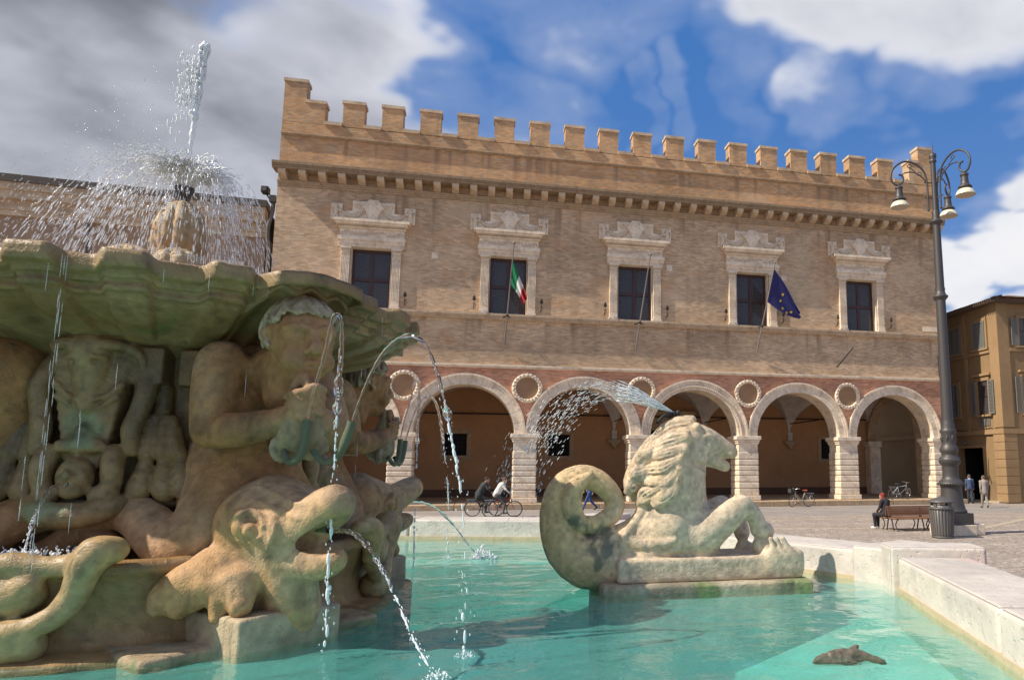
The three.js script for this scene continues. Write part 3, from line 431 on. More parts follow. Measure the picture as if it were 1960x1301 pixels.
// ------------------------------------------------------------------ low building left of the palace
{
  const b = thing('low_building', 'low tan building with a dark moulded cornice left of the brick palace', 'building', [-7.0, 0, -1.0], 5 * D2R);
  const P = std({ map: withRepeat(plasterTex, 0.1, 0.1), roughness: 0.95, color: lin(0.88, 0.98, 1.15) });
  part(b, 'wall', bx(-30, -0.25, 0, 14.2, -10, 0), P);
  part(b, 'pilaster_strip', bx(-0.9, -0.25, 0, 14.0, 0, 0.06), P); for (const x of [-8.1, -16, -24]) part(b, 'pilaster_strip', bx(x - 0.3, x + 0.3, 0, 14.0, 0, 0.06), P);
  part(b, 'frieze', merged([bx(-30, -0.25, 14.0, 14.25, 0, 0.18), bx(-30, -0.25, 14.25, 14.45, 0, 0.26)]), M.stoneWarm);
  for (let i = 0; i < 12; i++) part(b, 'cornice_stone', merged([bx(-30 + i * 2.48, -30 + i * 2.48 + 2.47, 14.72, 15.1, 0, 0.62), bx(-30 + i * 2.48, -30 + i * 2.48 + 2.47, 15.1, 15.45, 0, 0.74), bx(-30 + i * 2.48, -30 + i * 2.48 + 2.47, 14.45, 14.72, 0, 0.22)]), M.stoneWarm);
  part(b, 'gutter', merged([bx(-30, -0.2, 15.45, 15.62, -0.2, 0.86), bx(-30, -0.2, 15.62, 15.82, -0.2, 0.8)]), std({ map: withRepeat(greyMottle, 0.6, 0.6), color: lin(0.16, 0.13, 0.10), roughness: 0.8 }));
  part(b, 'roof', bx(-30, -0.3, 15.6, 15.7, -10, -0.3), M.dark);
  for (const x of [-1.9, -11.5]) { const w = sub(b, 'window', [x, 0, 0]); part(w, 'surround', merged([bx(-0.75, -0.6, 10.2, 12.5, 0, 0.1), bx(0.6, 0.75, 10.2, 12.5, 0, 0.1), bx(-0.75, 0.75, 12.5, 12.65, 0, 0.14)]), M.stone); part(w, 'shutter', bx(-0.6, 0.6, 10.2, 12.5, 0, 0.05), std({ color: lin(0.3, 0.3, 0.28) })); }
  part(b, 'downpipe', tube([[-8.0, 14.4, 0.2], [-8.0, 14, 0.14], [-7.95, 11, 0.14], [-7.95, 0.2, 0.14]], 0.06, 30, 8), M.lead);
  const dp = thing('downpipe', 'dark drainpipe with an elbow between the low building and the brick palace', 'drainpipe', [-6.9, 0, -0.55]);
  part(dp, 'pipe', merged([tube([[0, 15.9, 0.1], [0.02, 15.5, 0.12], [0, 15.0, 0.25], [-0.1, 14.4, 0.3], [-0.05, 13.6, 0.3], [0.05, 13.2, 0.3], [0.02, 12, 0.3], [0.0, 0.1, 0.3]], 0.1, 60, 10)]), M.lead);
  part(dp, 'hopper', merged([bx(-0.15, 0.15, 15.8, 16.15, 0, 0.3)]), M.lead);
  const cam = thing('security_camera', 'small dark security camera box at the palace top left corner', 'camera', [-7.25, 16.35, -0.3]);
  part(cam, 'housing', rb(-0.18, 0.18, -0.16, 0.2, -0.2, 0.25, 0.06), M.iron); part(cam, 'lens', new THREE.CylinderGeometry(0.1, 0.1, 0.04, 16).rotateX(Math.PI / 2).translate(0, 0.02, 0.26), M.lead); part(cam, 'bracket', rod([0, -0.1, 0], [0.2, -0.4, -0.05], 0.04), M.iron);
}
// ------------------------------------------------------------------ ochre building across the side street
{
  const b = thing('ochre_building', 'ochre plastered corner building with grey shutters and a tiled roof at far right', 'building', [0, 0, 0]);
  const P = std({ map: withRepeat(plasterTex, 0.13, 0.13), roughness: 0.95, color: lin(0.60, 0.64, 0.56) }), Q = std({ map: withRepeat(plasterTex, 0.2, 0.2), roughness: 0.95, color: lin(0.70, 0.74, 0.66) });
  const SH = std({ color: lin(0.17, 0.17, 0.15), roughness: 0.7 });
  const X = 35, Z = 1.2;
  const sd = new THREE.Shape(); sd.moveTo(-30, 0); sd.lineTo(Z, 0); sd.lineTo(Z, 12.3); sd.lineTo(-30, 12.3); sd.closePath();
  { const h = new THREE.Path(); h.moveTo(-3.2, 0.0); h.lineTo(-3.2, 3.4); h.lineTo(-0.7, 3.4); h.lineTo(-0.7, 0.0); h.closePath(); sd.holes.push(h); }
  part(b, 'side_wall', metreUV(new THREE.ExtrudeGeometry(sd, { depth: 0.5, bevelEnabled: false }).rotateY(-Math.PI / 2).translate(X + 0.5, 0, 0)), P);
  part(b, 'front_wall', bx(X + 0.5, 60, 0, 12.3, Z - 0.5, Z), P);
  part(b, 'corner_pilaster', merged([bx(X - 0.06, X + 0.75, 4.6, 12.3, Z - 0.75, Z + 0.06)]), Q);
  for (let i = 0; i < 8; i++) part(b, 'quoin', rb(X - 0.1, X + 0.85, 0.06 + i * 0.52, 0.06 + i * 0.52 + 0.5, Z - 0.85, Z + 0.1, 0.02), Q);
  part(b, 'string_course', merged([bx(X - 0.14, X, 4.2, 4.5, -30, Z), bx(X - 0.14, 60, 4.2, 4.5, Z + 0.01, Z + 0.14)]), Q);
  part(b, 'string_course', merged([bx(X - 0.1, X, 9.3, 9.5, -30, Z - 0.76), bx(X + 0.76, 60, 9.3, 9.5, Z, Z + 0.1)]), Q);
  part(b, 'pilaster_strip', bx(X - 0.05, X, 4.5, 12.2, -2.05, -1.75), Q);
  part(b, 'plinth_band', bx(X - 0.05, X, 0.1, 1.3, -0.6, Z - 0.86), std({ map: withRepeat(plasterTex, 0.2, 0.2), color: lin(0.5, 0.53, 0.5), roughness: 0.95 }));
  function window_(face, a, y0, y1, w, open) { // face 0: side, 1: front
    const g = sub(b, 'window', face ? [a, 0, Z] : [X, 0, a], face ? 0 : -Math.PI / 2);
    part(g, 'surround', merged([bx(-w / 2 - 0.16, -w / 2, y0 - 0.1, y1, 0, 0.09), bx(w / 2, w / 2 + 0.16, y0 - 0.1, y1, 0, 0.09), bx(-w / 2 - 0.16, w / 2 + 0.16, y1, y1 + 0.2, 0, 0.1), bx(-w / 2 - 0.25, w / 2 + 0.25, y0 - 0.22, y0 - 0.1, 0, 0.18)]), Q);
    part(g, 'glass', bx(-w / 2, w / 2, y0 - 0.1, y1, 0.0, 0.02), M.pane); part(g, 'mullion', merged([bx(-0.03, 0.03, y0 - 0.1, y1, 0.02, 0.06), bx(-w / 2, w / 2, (y0 + y1) / 2, (y0 + y1) / 2 + 0.05, 0.02, 0.055)]), M.wood);
    for (const s of [-1, 1]) { const sh = sub(g, 'shutter'); const x0 = open ? (s < 0 ? -w - 0.14 : w / 2 + 0.02 + 0.1) : (s < 0 ? -w / 2 : 0.01), x1 = x0 + w / 2 - 0.01; const L = [bx(x0, x0 + 0.05, y0 - 0.08, y1 - 0.02, 0.1, 0.15), bx(x1 - 0.05, x1, y0 - 0.08, y1 - 0.02, 0.1, 0.15), bx(x0 + 0.05, x1 - 0.05, y1 - 0.1, y1 - 0.02, 0.1, 0.15), bx(x0 + 0.05, x1 - 0.05, y0 - 0.08, y0, 0.1, 0.15)]; const n = 22; for (let j = 0; j < n; j++) { const y = lerp(y0 + 0.01, y1 - 0.12, j / n); L.push(bx(x0 + 0.05, x1 - 0.05, y, y + 0.05, 0.105, 0.14)); } sh.removeFromParent(); part(g, 'shutter', merged(L), SH); }
  }
  window_(0, -0.4, 9.75, 11.4, 1.1, false); window_(0, -2.78, 9.75, 11.4, 1.05, false); window_(0, -0.38, 5.55, 7.6, 0.95, true); window_(0, -3.2, 5.55, 7.6, 0.9, false);
  window_(1, 37.0, 9.75, 11.4, 0.95, true); window_(1, 37.1, 5.55, 7.75, 1.0, true);
  part(b, 'hood', bx(X - 0.2, X, 7.9, 8.05, -1.2, 0.45), Q); part(b, 'hood', bx(36.3, 37.9, 8.0, 8.15, Z, Z + 0.2), Q);
  part(b, 'vent_panel', bx(X - 0.04, X, 4.75, 5.3, -0.9, 0.1), std({ color: lin(0.14, 0.13, 0.11), roughness: 0.6 }));
  part(b, 'door_surround', merged([bx(X - 0.07, X, 0, 3.55, -0.7, -0.55), bx(X - 0.07, X, 0, 3.55, -3.35, -3.2), bx(X - 0.07, X, 3.4, 3.55, -3.2, -0.7)]), Q);
  part(b, 'shop_interior', merged([bx(X + 0.5, X + 0.52, 0, 3.5, -3.3, -0.6).translate(4, 0, 0), bx(X + 0.5, X + 4.5, 0.0, 3.5, -3.4, -3.3), bx(X + 0.5, X + 4.5, 0, 3.5, -0.6, -0.5), bx(X + 0.5, X + 4.5, 3.5, 3.6, -3.4, -0.5)]), M.dark);
  part(b, 'floodlight', merged([new THREE.SphereGeometry(0.14, 12, 8).translate(X - 0.2, 3.7, -2.2), rod([X, 3.75, -2.2], [X - 0.2, 3.7, -2.2], 0.03)]), M.lead);
  part(b, 'wall_lamp', merged([rod([37.0, 3.8, Z], [37.0, 3.9, Z + 0.5], 0.03), new THREE.CylinderGeometry(0.1, 0.18, 0.2, 12).translate(37.0, 3.8, Z + 0.55)]), M.lead);
  part(b, 'cable', tube([[X - 0.03, 4.6, -3.5], [X - 0.03, 4.45, -1], [X - 0.04, 4.6, 0.1], [X - 0.08, 4.3, 0.5], [X - 0.08, 3.2, 0.52]], 0.018, 30, 5), M.iron);
  // hipped tiled roof: eave board, tile rows
  part(b, 'eave_board', merged([bx(X - 0.6, X + 0.1, 12.3, 12.4, -30, Z + 0.6), bx(X + 0.1, 60, 12.3, 12.4, Z - 0.1, Z + 0.6)]), std({ color: lin(0.10, 0.075, 0.055), roughness: 0.9 }));
  const L = []; const tg = new THREE.CylinderGeometry(0.085, 0.085, 0.62, 7, 1, false, 0, Math.PI); 
  const roofMat = std({ map: withRepeat(greyMottle, 1.5, 1.5), color: lin(0.24, 0.15, 0.10), roughness: 0.95 });
  for (let i = 0; i < 60; i++) for (let j = 0; j < 4; j++) { const g1 = tg.clone().rotateY(Math.PI / 2).rotateZ(-(Math.PI / 2 - 0.33)); const z = Z + 0.5 - j * 0.55 - i * 0.19; g1.translate(X - 0.45 + j * 0.55, 12.45 + j * 0.2 + hash2(i, j) * 0.02, z); L.push(g1); }
  for (let i = 0; i < 40; i++) for (let j = 0; j < 4; j++) { const g1 = tg.clone().rotateX(-Math.PI / 2 + 0.33); g1.translate(X - 0.45 + j * 0.55 + i * 0.19, 12.45 + j * 0.2 + hash2(i, j + 9) * 0.02, Z + 0.4 - j * 0.55); L.push(g1); }
  part(b, 'roof_tiles', merged(L), roofMat).userData.kind = 'stuff';
  const rg = new THREE.BufferGeometry(); rg.setAttribute('position', new THREE.Float32BufferAttribute([X - 0.65, 12.4, Z + 0.65, X + 6, 14.6, Z - 6, X - 0.65, 12.4, -30, X + 6, 14.6, Z - 6, X + 6, 14.6, -30, X - 0.65, 12.4, -30, X - 0.65, 12.4, Z + 0.65, 60, 12.4, Z + 0.65, X + 6, 14.6, Z - 6, 60, 12.4, Z + 0.65, 60, 14.6, Z - 6, X + 6, 14.6, Z - 6], 3)); rg.computeVertexNormals(); metreUV(rg); part(b, 'roof', rg, roofMat);
}

// ------------------------------------------------------------------ fountain basin and its water
const OX = 1.67, OZ = 33.56, AP = 5.3, WY = 1.25, RIMY = 1.495, PHI = -18.5 * D2R, TW = 0.52;
const nrm = (k) => [Math.cos(PHI + k * Math.PI / 4), -Math.sin(PHI + k * Math.PI / 4)];
const vert = (k, a = AP) => { const t = PHI + (k + 0.5) * Math.PI / 4, r = a / Math.cos(Math.PI / 8); return [Math.cos(t) * r, -Math.sin(t) * r]; };   // corner between side k and k+1
const marbleTex = tex8(1024, 1024, (u, v) => { const a = tn(u, v, 3, 6), b = tn(u, v, 14, 5, 2), pk = sstep(0.05, 0.5, tn(u, v, 4, 5, 6)), gy = sstep(0.1, 0.5, tn(u, v, 5, 5, 9)), pit = sstep(0.42, 0.55, tn(u, v, 34, 3, 5)); let c = [0.83 + a * 0.07 + b * 0.06, 0.80 + a * 0.07 + b * 0.06, 0.765 + a * 0.07 + b * 0.06]; c = mix3(c, [0.80, 0.66, 0.60], pk * 0.4); c = mix3(c, [0.66, 0.65, 0.64], gy * 0.35); return mix3(c, [0.60, 0.55, 0.50], pit * 0.2); });
M.marble = std({ map: withRepeat(marbleTex, 0.55, 0.55), bumpMap: withRepeat(stoneBump, 1.0, 1.0), bumpScale: 0.010, roughness: 0.62, color: lin(0.86, 0.83, 0.79) });
M.marbleStain = std({ map: withRepeat(marbleTex, 0.7, 0.7), bumpMap: withRepeat(stoneBump, 1.0, 1.0), bumpScale: 0.010, roughness: 0.6, color: lin(0.74, 0.64, 0.44) });
M.redMarble = std({ map: withRepeat(marbleTex, 0.7, 0.7), roughness: 0.7, color: lin(0.62, 0.28, 0.22) });
const basin = thing('fountain_basin', 'large octagonal fountain basin with pale pink marble rim', 'fountain basin', [OX, 0, OZ]);
for (let k = 0; k < 8; k++) {
  const side = sub(basin, 'basin_side', [nrm(k)[0] * AP, 0, nrm(k)[1] * AP], PHI + k * Math.PI / 4); // local x outward, z along the wall
  const half = AP * Math.tan(Math.PI / 8), e = 0.3;
  for (let j = 0; j < 2; j++) { const z0 = -half + e + (2 * half - 2 * e) * j / 2, z1 = z0 + half - e; part(side, 'rim_stone', rb(-0.005, TW, WY - 0.6, RIMY, z0 + 0.002, z1 - 0.002, 0.035, 3), M.marble); }
  part(side, 'water_line_band', bx(-0.014, 0.1, WY - 0.5, WY + 0.03, -half + e, half - e), M.marbleStain);
  part(side, 'outer_wall', bx(0.06, TW + 0.02, 0, WY - 0.605, -half - 0.1, half + 0.1), M.marble);
  part(side, 'outer_ledge', bx(TW + 0.001, TW + 0.11, WY - 0.6, RIMY - 0.05, -half - 0.05, half + 0.05), M.redMarble);
  part(side, 'outer_step', bx(TW + 0.02, TW + 0.75, 0, 0.17, -half - 0.3, half + 0.3), M.redPave);
  for (const s of [-1, 1]) { // the stones that meet at each corner: proud of the wall and a little higher
    const z0 = s > 0 ? half - e : -half - 0.03, z1 = s > 0 ? half + 0.03 : -half + e, up = s > 0 ? 0.035 : 0.075;
    part(side, 'corner_stone', rb(-0.06, TW + 0.12, WY - 0.6, RIMY + up, z0, z1, 0.03, 3), M.marble);
  }
}
{ // basin floor: a dished floor of pale render
  const N = 40, P = [], I = [], U = []; const inside = (x, z) => Math.max(...[0, 1, 2, 3, 4, 5, 6, 7].map((k) => x * nrm(k)[0] + z * nrm(k)[1]));
  const rings = 26, seg = 64; for (let i = 0; i <= rings; i++) for (let j = 0; j <= seg; j++) { const t = j / seg * 2 * Math.PI, d = [Math.cos(t), Math.sin(t)], r = (AP + 0.02) / inside(d[0], d[1]) * i / rings, x = d[0] * r, z = d[1] * r, w = inside(x, z); P.push(x, WY - 0.62 + 0.36 * sstep(AP - 1.5, AP, w) + fbm(x, z, 5, 3) * 0.02, z); U.push(x, z); }
  for (let i = 0; i < rings; i++) for (let j = 0; j < seg; j++) { const a = i * (seg + 1) + j; I.push(a, a + 1, a + seg + 2, a, a + seg + 2, a + seg + 1); }
  const g = new THREE.BufferGeometry(); g.setAttribute('position', new THREE.Float32BufferAttribute(P, 3)); g.setAttribute('uv', new THREE.Float32BufferAttribute(U, 2)); g.setIndex(I); g.computeVertexNormals();
  const ft = tex8(1024, 1024, (u, v) => { const a = tn(u, v, 4, 6), s = sstep(0.0, 0.45, tn(u, v, 5, 6, 4)), b = tn(u, v, 30, 4, 7); let c = [0.84 + a * 0.05 + b * 0.05, 0.85 + a * 0.05 + b * 0.05, 0.77 + a * 0.05 + b * 0.05]; return mix3(c, [0.66, 0.72, 0.62], s * 0.45); });
  part(basin, 'basin_floor', g, std({ map: withRepeat(ft, 0.3, 0.3), roughness: 0.9 }));
}
const hits = [[4.22, 34.64], [4.10, 34.96], [3.49, 30.71], [3.35, 33.2], [3.6, 33.6], [2.2, 34.5], [3.0, 34.35]];   // where jets meet the pool
{
  const cell = 0.045, n = Math.ceil(2 * (AP + 0.6) / cell), P = [], I = [], id = new Int32Array((n + 1) * (n + 1)).fill(-1), U = [];
  const ins = (x, z) => { let m = -9; for (let k = 0; k < 8; k++) m = Math.max(m, x * nrm(k)[0] + z * nrm(k)[1]); return m; };
  const wave = (x, z) => {
    let y = fbm(x * 1.5 + 3, z * 2.3, 0, 3) * 0.016 + fbm(x * 5.5, z * 7.5, 4, 3) * 0.0095;
    for (const [hx, hz] of hits) { const d = Math.hypot(x + OX - hx, z + OZ - hz); if (d < 1.6) y += Math.sin(d * 34) * 0.006 * Math.exp(-d * 2.6); }
    return y;
  };
  for (let j = 0; j <= n; j++) for (let i = 0; i <= n; i++) { const x = -AP - 0.6 + i * cell, z = -AP - 0.6 + j * cell; if (ins(x, z) < AP + 0.05) { id[j * (n + 1) + i] = P.length / 3; P.push(x, WY + wave(x, z), z); U.push(x, z); } }
  for (let j = 0; j < n; j++) for (let i = 0; i < n; i++) { const a = id[j * (n + 1) + i], b = id[j * (n + 1) + i + 1], c = id[(j + 1) * (n + 1) + i], d = id[(j + 1) * (n + 1) + i + 1]; if (a >= 0 && b >= 0 && c >= 0 && d >= 0) I.push(a, c, b, b, c, d); }
  const g = new THREE.BufferGeometry(); g.setAttribute('position', new THREE.Float32BufferAttribute(P, 3)); g.setAttribute('uv', new THREE.Float32BufferAttribute(U, 2)); g.setIndex(I); g.computeVertexNormals();
  const rip = tex8(512, 512, (u, v) => 0.5 + tn(u, v, 12, 4, 3) * 0.4, false);
  const water = new THREE.Group(); water.name = 'pool_water'; water.userData.kind = 'structure'; water.position.set(OX, 0, OZ); scene.add(water);
  part(water, 'water_surface', g, phys({ color: lin(0.86, 0.97, 0.95), transmission: 1, thickness: 0, roughness: 0.0, ior: 1.33, bumpMap: withRepeat(rip, 0.8, 0.8), bumpScale: 0.011 }));
  const s = new THREE.Shape(); for (let k = 0; k < 8; k++) { const q = vert(k, AP + 0.04); k ? s.lineTo(q[0], -q[1]) : s.moveTo(q[0], -q[1]); } s.closePath();
  const body = new THREE.ExtrudeGeometry(s, { depth: 0.72, bevelEnabled: false }).rotateX(-Math.PI / 2).translate(0, WY - 0.76, 0);
  part(water, 'water_depth', body, phys({ color: lin(0.20, 0.60, 0.57), transparent: true, opacity: 0.34, roughness: 0.6, specularIntensity: 0, thickness: 1, attenuationColor: lin(0.30, 0.76, 0.76), attenuationDistance: 2.0 }));
}
// ------------------------------------------------------------------ fountain sculpture
const FC = [2.133, WY, 32.81];
const TRI = {  head: [[0.006,1.662,1.557,0.211],[-0.001,1.502,1.638,0.142]],
  face: [[-0.023,1.596,1.722,0.117],[-0.031,1.419,1.703,0.076]],
  nose: [[-0.088,1.525,1.848,0.028],[-0.114,1.469,1.867,0.039]],
  ear: [[-0.123,1.652,1.443,0.036],[-0.108,1.587,1.451,0.03]],
  neck: [[0.037,1.481,1.371,0.154],[0.072,1.428,1.051,0.213]],
  torso: [[0.164,1.395,0.922,0.26],[0.112,1.143,0.929,0.249],[0.021,0.899,1.007,0.278],[-0.009,0.699,1.04,0.28]],
  chest: [[-0.033,1.48,0.972,0.173],[0.226,1.409,1.064,0.206]],
  armR: [[-0.211,1.49,1.146,0.139],[-0.271,1.294,1.192,0.109],[-0.291,1.11,1.228,0.093]],
  foreR: [[-0.29,1.104,1.227,0.093],[-0.236,1.107,1.409,0.089],[-0.173,1.134,1.575,0.074],[-0.13,1.16,1.688,0.059]],
  handR: [[-0.122,1.167,1.664,0.063],[-0.096,1.205,1.753,0.057]],
  armL: [[0.261,1.524,1.149,0.146],[0.246,1.294,1.409,0.115],[0.227,1.105,1.56,0.093]],
  foreL: [[0.209,1.104,1.587,0.092],[0.073,1.133,1.701,0.08],[-0.013,1.186,1.73,0.061]],
  finger0: [[-0.156,1.282,1.716,0.021],[-0.145,1.3,1.813,0.021],[-0.091,1.289,1.841,0.02]],
  fingl0: [[-0.007,1.324,1.812,0.022],[-0.078,1.332,1.853,0.021],[-0.109,1.32,1.819,0.02]],
  finger1: [[-0.146,1.237,1.72,0.021],[-0.14,1.256,1.81,0.021],[-0.086,1.245,1.837,0.02]],
  fingl1: [[-0.005,1.278,1.804,0.022],[-0.073,1.287,1.85,0.021],[-0.104,1.275,1.816,0.02]],
  finger2: [[-0.136,1.193,1.724,0.021],[-0.135,1.212,1.807,0.021],[-0.081,1.2,1.834,0.02]],
  fingl2: [[-0.003,1.233,1.796,0.022],[-0.068,1.243,1.847,0.021],[-0.099,1.231,1.813,0.02]],
  finger3: [[-0.127,1.148,1.728,0.021],[-0.13,1.167,1.803,0.021],[-0.076,1.156,1.831,0.02]],
  fingl3: [[-0.001,1.187,1.788,0.022],[-0.062,1.198,1.844,0.021],[-0.094,1.186,1.809,0.02]],
  thumb: [[-0.128,1.329,1.733,0.025],[-0.105,1.387,1.747,0.023]],
  thumb2: [[-0.089,1.329,1.796,0.025],[-0.094,1.393,1.767,0.023]],
  conch: [[-0.073,1.392,1.724,0.023],[-0.069,1.254,1.733,0.063],[-0.055,1.07,1.708,0.126]],
  volA: [[-0.111,1.001,1.64,0.063]],
  volB: [[-0.027,1.004,1.776,0.057]],
  pipe1: [[-0.156,0.991,1.718,0.017],[-0.155,0.93,1.78,0.019],[-0.136,0.957,1.836,0.022],[-0.125,1.05,1.859,0.023],[-0.124,1.152,1.866,0.022]],
  pipe2: [[-0.073,0.991,1.85,0.017],[-0.045,0.93,1.918,0.019],[-0.012,0.963,1.979,0.022],[0.009,1.057,2.017,0.025],[0.021,1.145,2.04,0.022]],
  hip: [[-0.013,0.73,1.043,0.268],[-0.075,0.583,1.097,0.228]],
  tail: [[-0.091,0.794,1.124,0.2],[-0.209,0.639,1.182,0.164],[-0.28,0.517,1.208,0.143],[-0.356,0.476,1.152,0.119],[-0.402,0.517,1.014,0.103],[-0.442,0.626,0.863,0.093],[-0.509,0.664,0.688,0.079],[-0.601,0.569,0.593,0.064],[-0.713,0.46,0.501,0.043],[-0.787,0.434,0.491,0.023]],
  dhead: [[-0.114,0.588,1.492,0.234],[-0.1,0.555,1.696,0.184]],
  dbrow: [[-0.058,0.727,1.503,0.134],[-0.067,0.651,1.774,0.106]],
  dbelly: [[-0.113,0.381,1.517,0.204],[-0.23,0.334,1.432,0.162]],
  dthroat: [[-0.095,0.405,1.705,0.133],[-0.047,0.225,1.718,0.111],[-0.016,0.109,1.68,0.123]],
  dup: [[-0.078,0.578,1.776,0.116],[-0.075,0.644,1.931,0.103],[-0.072,0.722,2.069,0.088]],
  dupw: [[-0.045,0.646,1.884,0.094],[-0.025,0.714,2.028,0.084]],
  dlow: [[-0.082,0.444,1.774,0.105],[-0.052,0.413,1.928,0.081],[-0.037,0.436,2.054,0.051]],
  dmouth: [[-0.095,0.516,1.847,0.041],[-0.093,0.538,2.009,0.069],[-0.097,0.584,2.204,0.088]],
  deye: [[-0.281,0.578,1.679,0.035]],
  dring: [[-0.272,0.604,1.624,0.07]],
  dlid: [[-0.296,0.591,1.582,0.024],[-0.29,0.658,1.61,0.027],[-0.262,0.659,1.673,0.024]],
  drib1: [[-0.229,0.749,1.616,0.025],[-0.258,0.661,1.737,0.027],[-0.259,0.543,1.745,0.024]],
  dfin: [[-0.27,0.367,1.453,0.127],[-0.403,0.315,1.417,0.091],[-0.5,0.259,1.362,0.058],[-0.532,0.198,1.333,0.034]],
  dfin2: [[-0.359,0.302,1.485,0.107],[-0.467,0.196,1.418,0.053]],
  dfin3: [[-0.313,0.275,1.551,0.113],[-0.362,0.152,1.575,0.039]],
  dfin4: [[-0.281,0.302,1.61,0.107],[-0.31,0.211,1.692,0.058]]
};
const HORSE = {  tail: [[-0.437,0.178,0,0.161],[-0.7,0.171,0,0.179],[-0.9,0.242,0,0.178],[-1.009,0.418,0,0.15],[-1.025,0.624,0,0.131],[-0.968,0.769,0,0.108],[-0.836,0.831,0,0.088],[-0.698,0.775,0,0.081],[-0.599,0.647,0,0.073],[-0.626,0.542,0.02,0.068],[-0.749,0.467,0.04,0.067],[-0.882,0.491,0.08,0.067],[-0.941,0.609,0.1,0.078],[-0.92,0.744,0.1,0.067],[-0.801,0.848,0.09,0.028]],
  rump: [[-0.82,0.19,0,0.182],[-0.58,0.222,0,0.2],[-0.334,0.294,0,0.218]],
  belly: [[-0.579,0.148,0,0.16],[-0.251,0.177,0,0.202],[0.045,0.268,0,0.197]],
  chest: [[-0.208,0.394,0,0.269],[0.025,0.43,0,0.206]],
  shoulder: [[-0.171,0.441,0.1,0.201],[0.058,0.338,0.1,0.146]],
  neck: [[-0.132,0.513,0,0.254],[-0.135,0.756,0,0.239],[-0.078,0.961,0,0.187],[-0.017,1.106,0,0.134]],
  poll: [[-0.077,1.147,0,0.108],[0.018,1.177,0,0.092]],
  skull: [[0.053,1.136,0,0.113],[0.193,1.103,0,0.08],[0.316,1.041,0,0.055],[0.36,1.016,0,0.04]],
  cheek: [[0.117,1.036,0,0.109],[0.139,1.019,0,0.088]],
  jaw: [[0.148,0.986,0,0.071],[0.253,0.936,0,0.046],[0.31,0.907,0,0.038]],
  brow: [[0.125,1.176,0.05,0.038],[0.186,1.143,0.05,0.025]],
  browb: [[0.157,1.181,-0.05,0.038],[0.219,1.148,-0.05,0.026]],
  eye: [[0.155,1.117,0.065,0.021]],
  nostril: [[0.335,1.036,0.035,0.017]],
  ear: [[0.015,1.198,0.07,0.033],[0.048,1.223,0.075,0.033]],
  mouth: [[0.253,0.982,0,0.011],[0.333,0.97,0,0.019],[0.413,0.953,0,0.038]],
  mane: [[[-0.007,1.229,0.03,0.067],[-0.147,1.199,0.02,0.079],[-0.241,1.133,0,0.062]],
    [[-0.068,1.121,0.12,0.057],[-0.218,1.079,0.13,0.073],[-0.319,1.032,0.08,0.061]],
    [[-0.086,1.031,0.15,0.049],[-0.25,0.99,0.17,0.068],[-0.361,0.959,0.12,0.064],[-0.402,0.899,0.08,0.048]],
    [[-0.125,0.959,0.17,0.048],[-0.263,0.879,0.19,0.068],[-0.37,0.871,0.16,0.068],[-0.439,0.847,0.1,0.064]],
    [[-0.137,0.879,0.18,0.044],[-0.217,0.781,0.2,0.06],[-0.331,0.781,0.2,0.063],[-0.437,0.792,0.13,0.068],[-0.484,0.76,0.08,0.056]],
    [[-0.167,0.781,0.2,0.048],[-0.22,0.703,0.21,0.059],[-0.293,0.665,0.21,0.055],[-0.331,0.684,0.2,0.035]],
    [[-0.29,0.742,0.2,0.047],[-0.373,0.703,0.17,0.067],[-0.421,0.663,0.13,0.048]],
    [[-0.111,1.109,-0.12,0.059],[-0.263,1.003,-0.12,0.076],[-0.371,0.878,-0.12,0.071],[-0.43,0.775,-0.1,0.062]],
    [[-0.27,1.083,0,0.083],[-0.368,0.939,0,0.09],[-0.443,0.79,0,0.082],[-0.44,0.686,0.03,0.049]],
    [[-0.357,0.999,0.1,0.052],[-0.402,0.959,0.08,0.057]]],
  legN: [[0.025,0.362,0.14,0.144],[0.206,0.479,0.17,0.105],[0.367,0.605,0.18,0.081]],
  legN2: [[0.375,0.613,0.18,0.077],[0.473,0.535,0.17,0.061],[0.518,0.453,0.16,0.061]],
  hoofN: [[0.518,0.425,0.16,0.069],[0.569,0.404,0.16,0.074]],
  legF: [[0.088,0.396,-0.14,0.135],[0.241,0.517,-0.17,0.094],[0.335,0.587,-0.18,0.078]],
  legF2: [[0.335,0.587,-0.18,0.073],[0.449,0.514,-0.17,0.06],[0.497,0.366,-0.16,0.065]],
  webN: [[0.515,0.306,0.16,0.049],[0.593,0.28,0.16,0.069],[0.707,0.127,0.14,0.098]],
  webF: [[0.504,0.248,-0.16,0.064],[0.529,0.134,-0.16,0.086]],
  fold1: [[-0.562,0.383,0.22,0.039],[-0.433,0.327,0.26,0.046],[-0.194,0.36,0.26,0.031]],
  fold2: [[-0.578,0.343,0.2,0.031],[-0.526,0.215,0.24,0.042],[-0.356,0.27,0.27,0.035],[-0.154,0.302,0.26,0.023]],
  fold3: [[-0.366,0.599,0.05,0.032],[-0.467,0.489,0.14,0.035],[-0.554,0.398,0.18,0.031]]
};
const fineStone = tex8(1024, 1024, (u, v) => { const a = tn(u, v, 10, 5, 2), b = tn(u, v, 60, 3, 4), pit = sstep(0.30, 0.55, tn(u, v, 90, 2, 9)), cr = sstep(0.035, 0.0, Math.abs(tn(u, v, 9, 4, 12))) * sstep(0.0, 0.3, tn(u, v, 5, 2, 3)); return 0.55 + a * 0.22 + b * 0.20 - pit * 0.30 - cr * 0.30; }, false);
M.carved = std({ vertexColors: true, roughness: 0.74, bumpMap: withRepeat(fineStone, 1.5, 1.5), bumpScale: 0.006 });
M.carvedWet = std({ vertexColors: true, roughness: 0.5, bumpMap: withRepeat(fineStone, 1.5, 1.5), bumpScale: 0.005 });
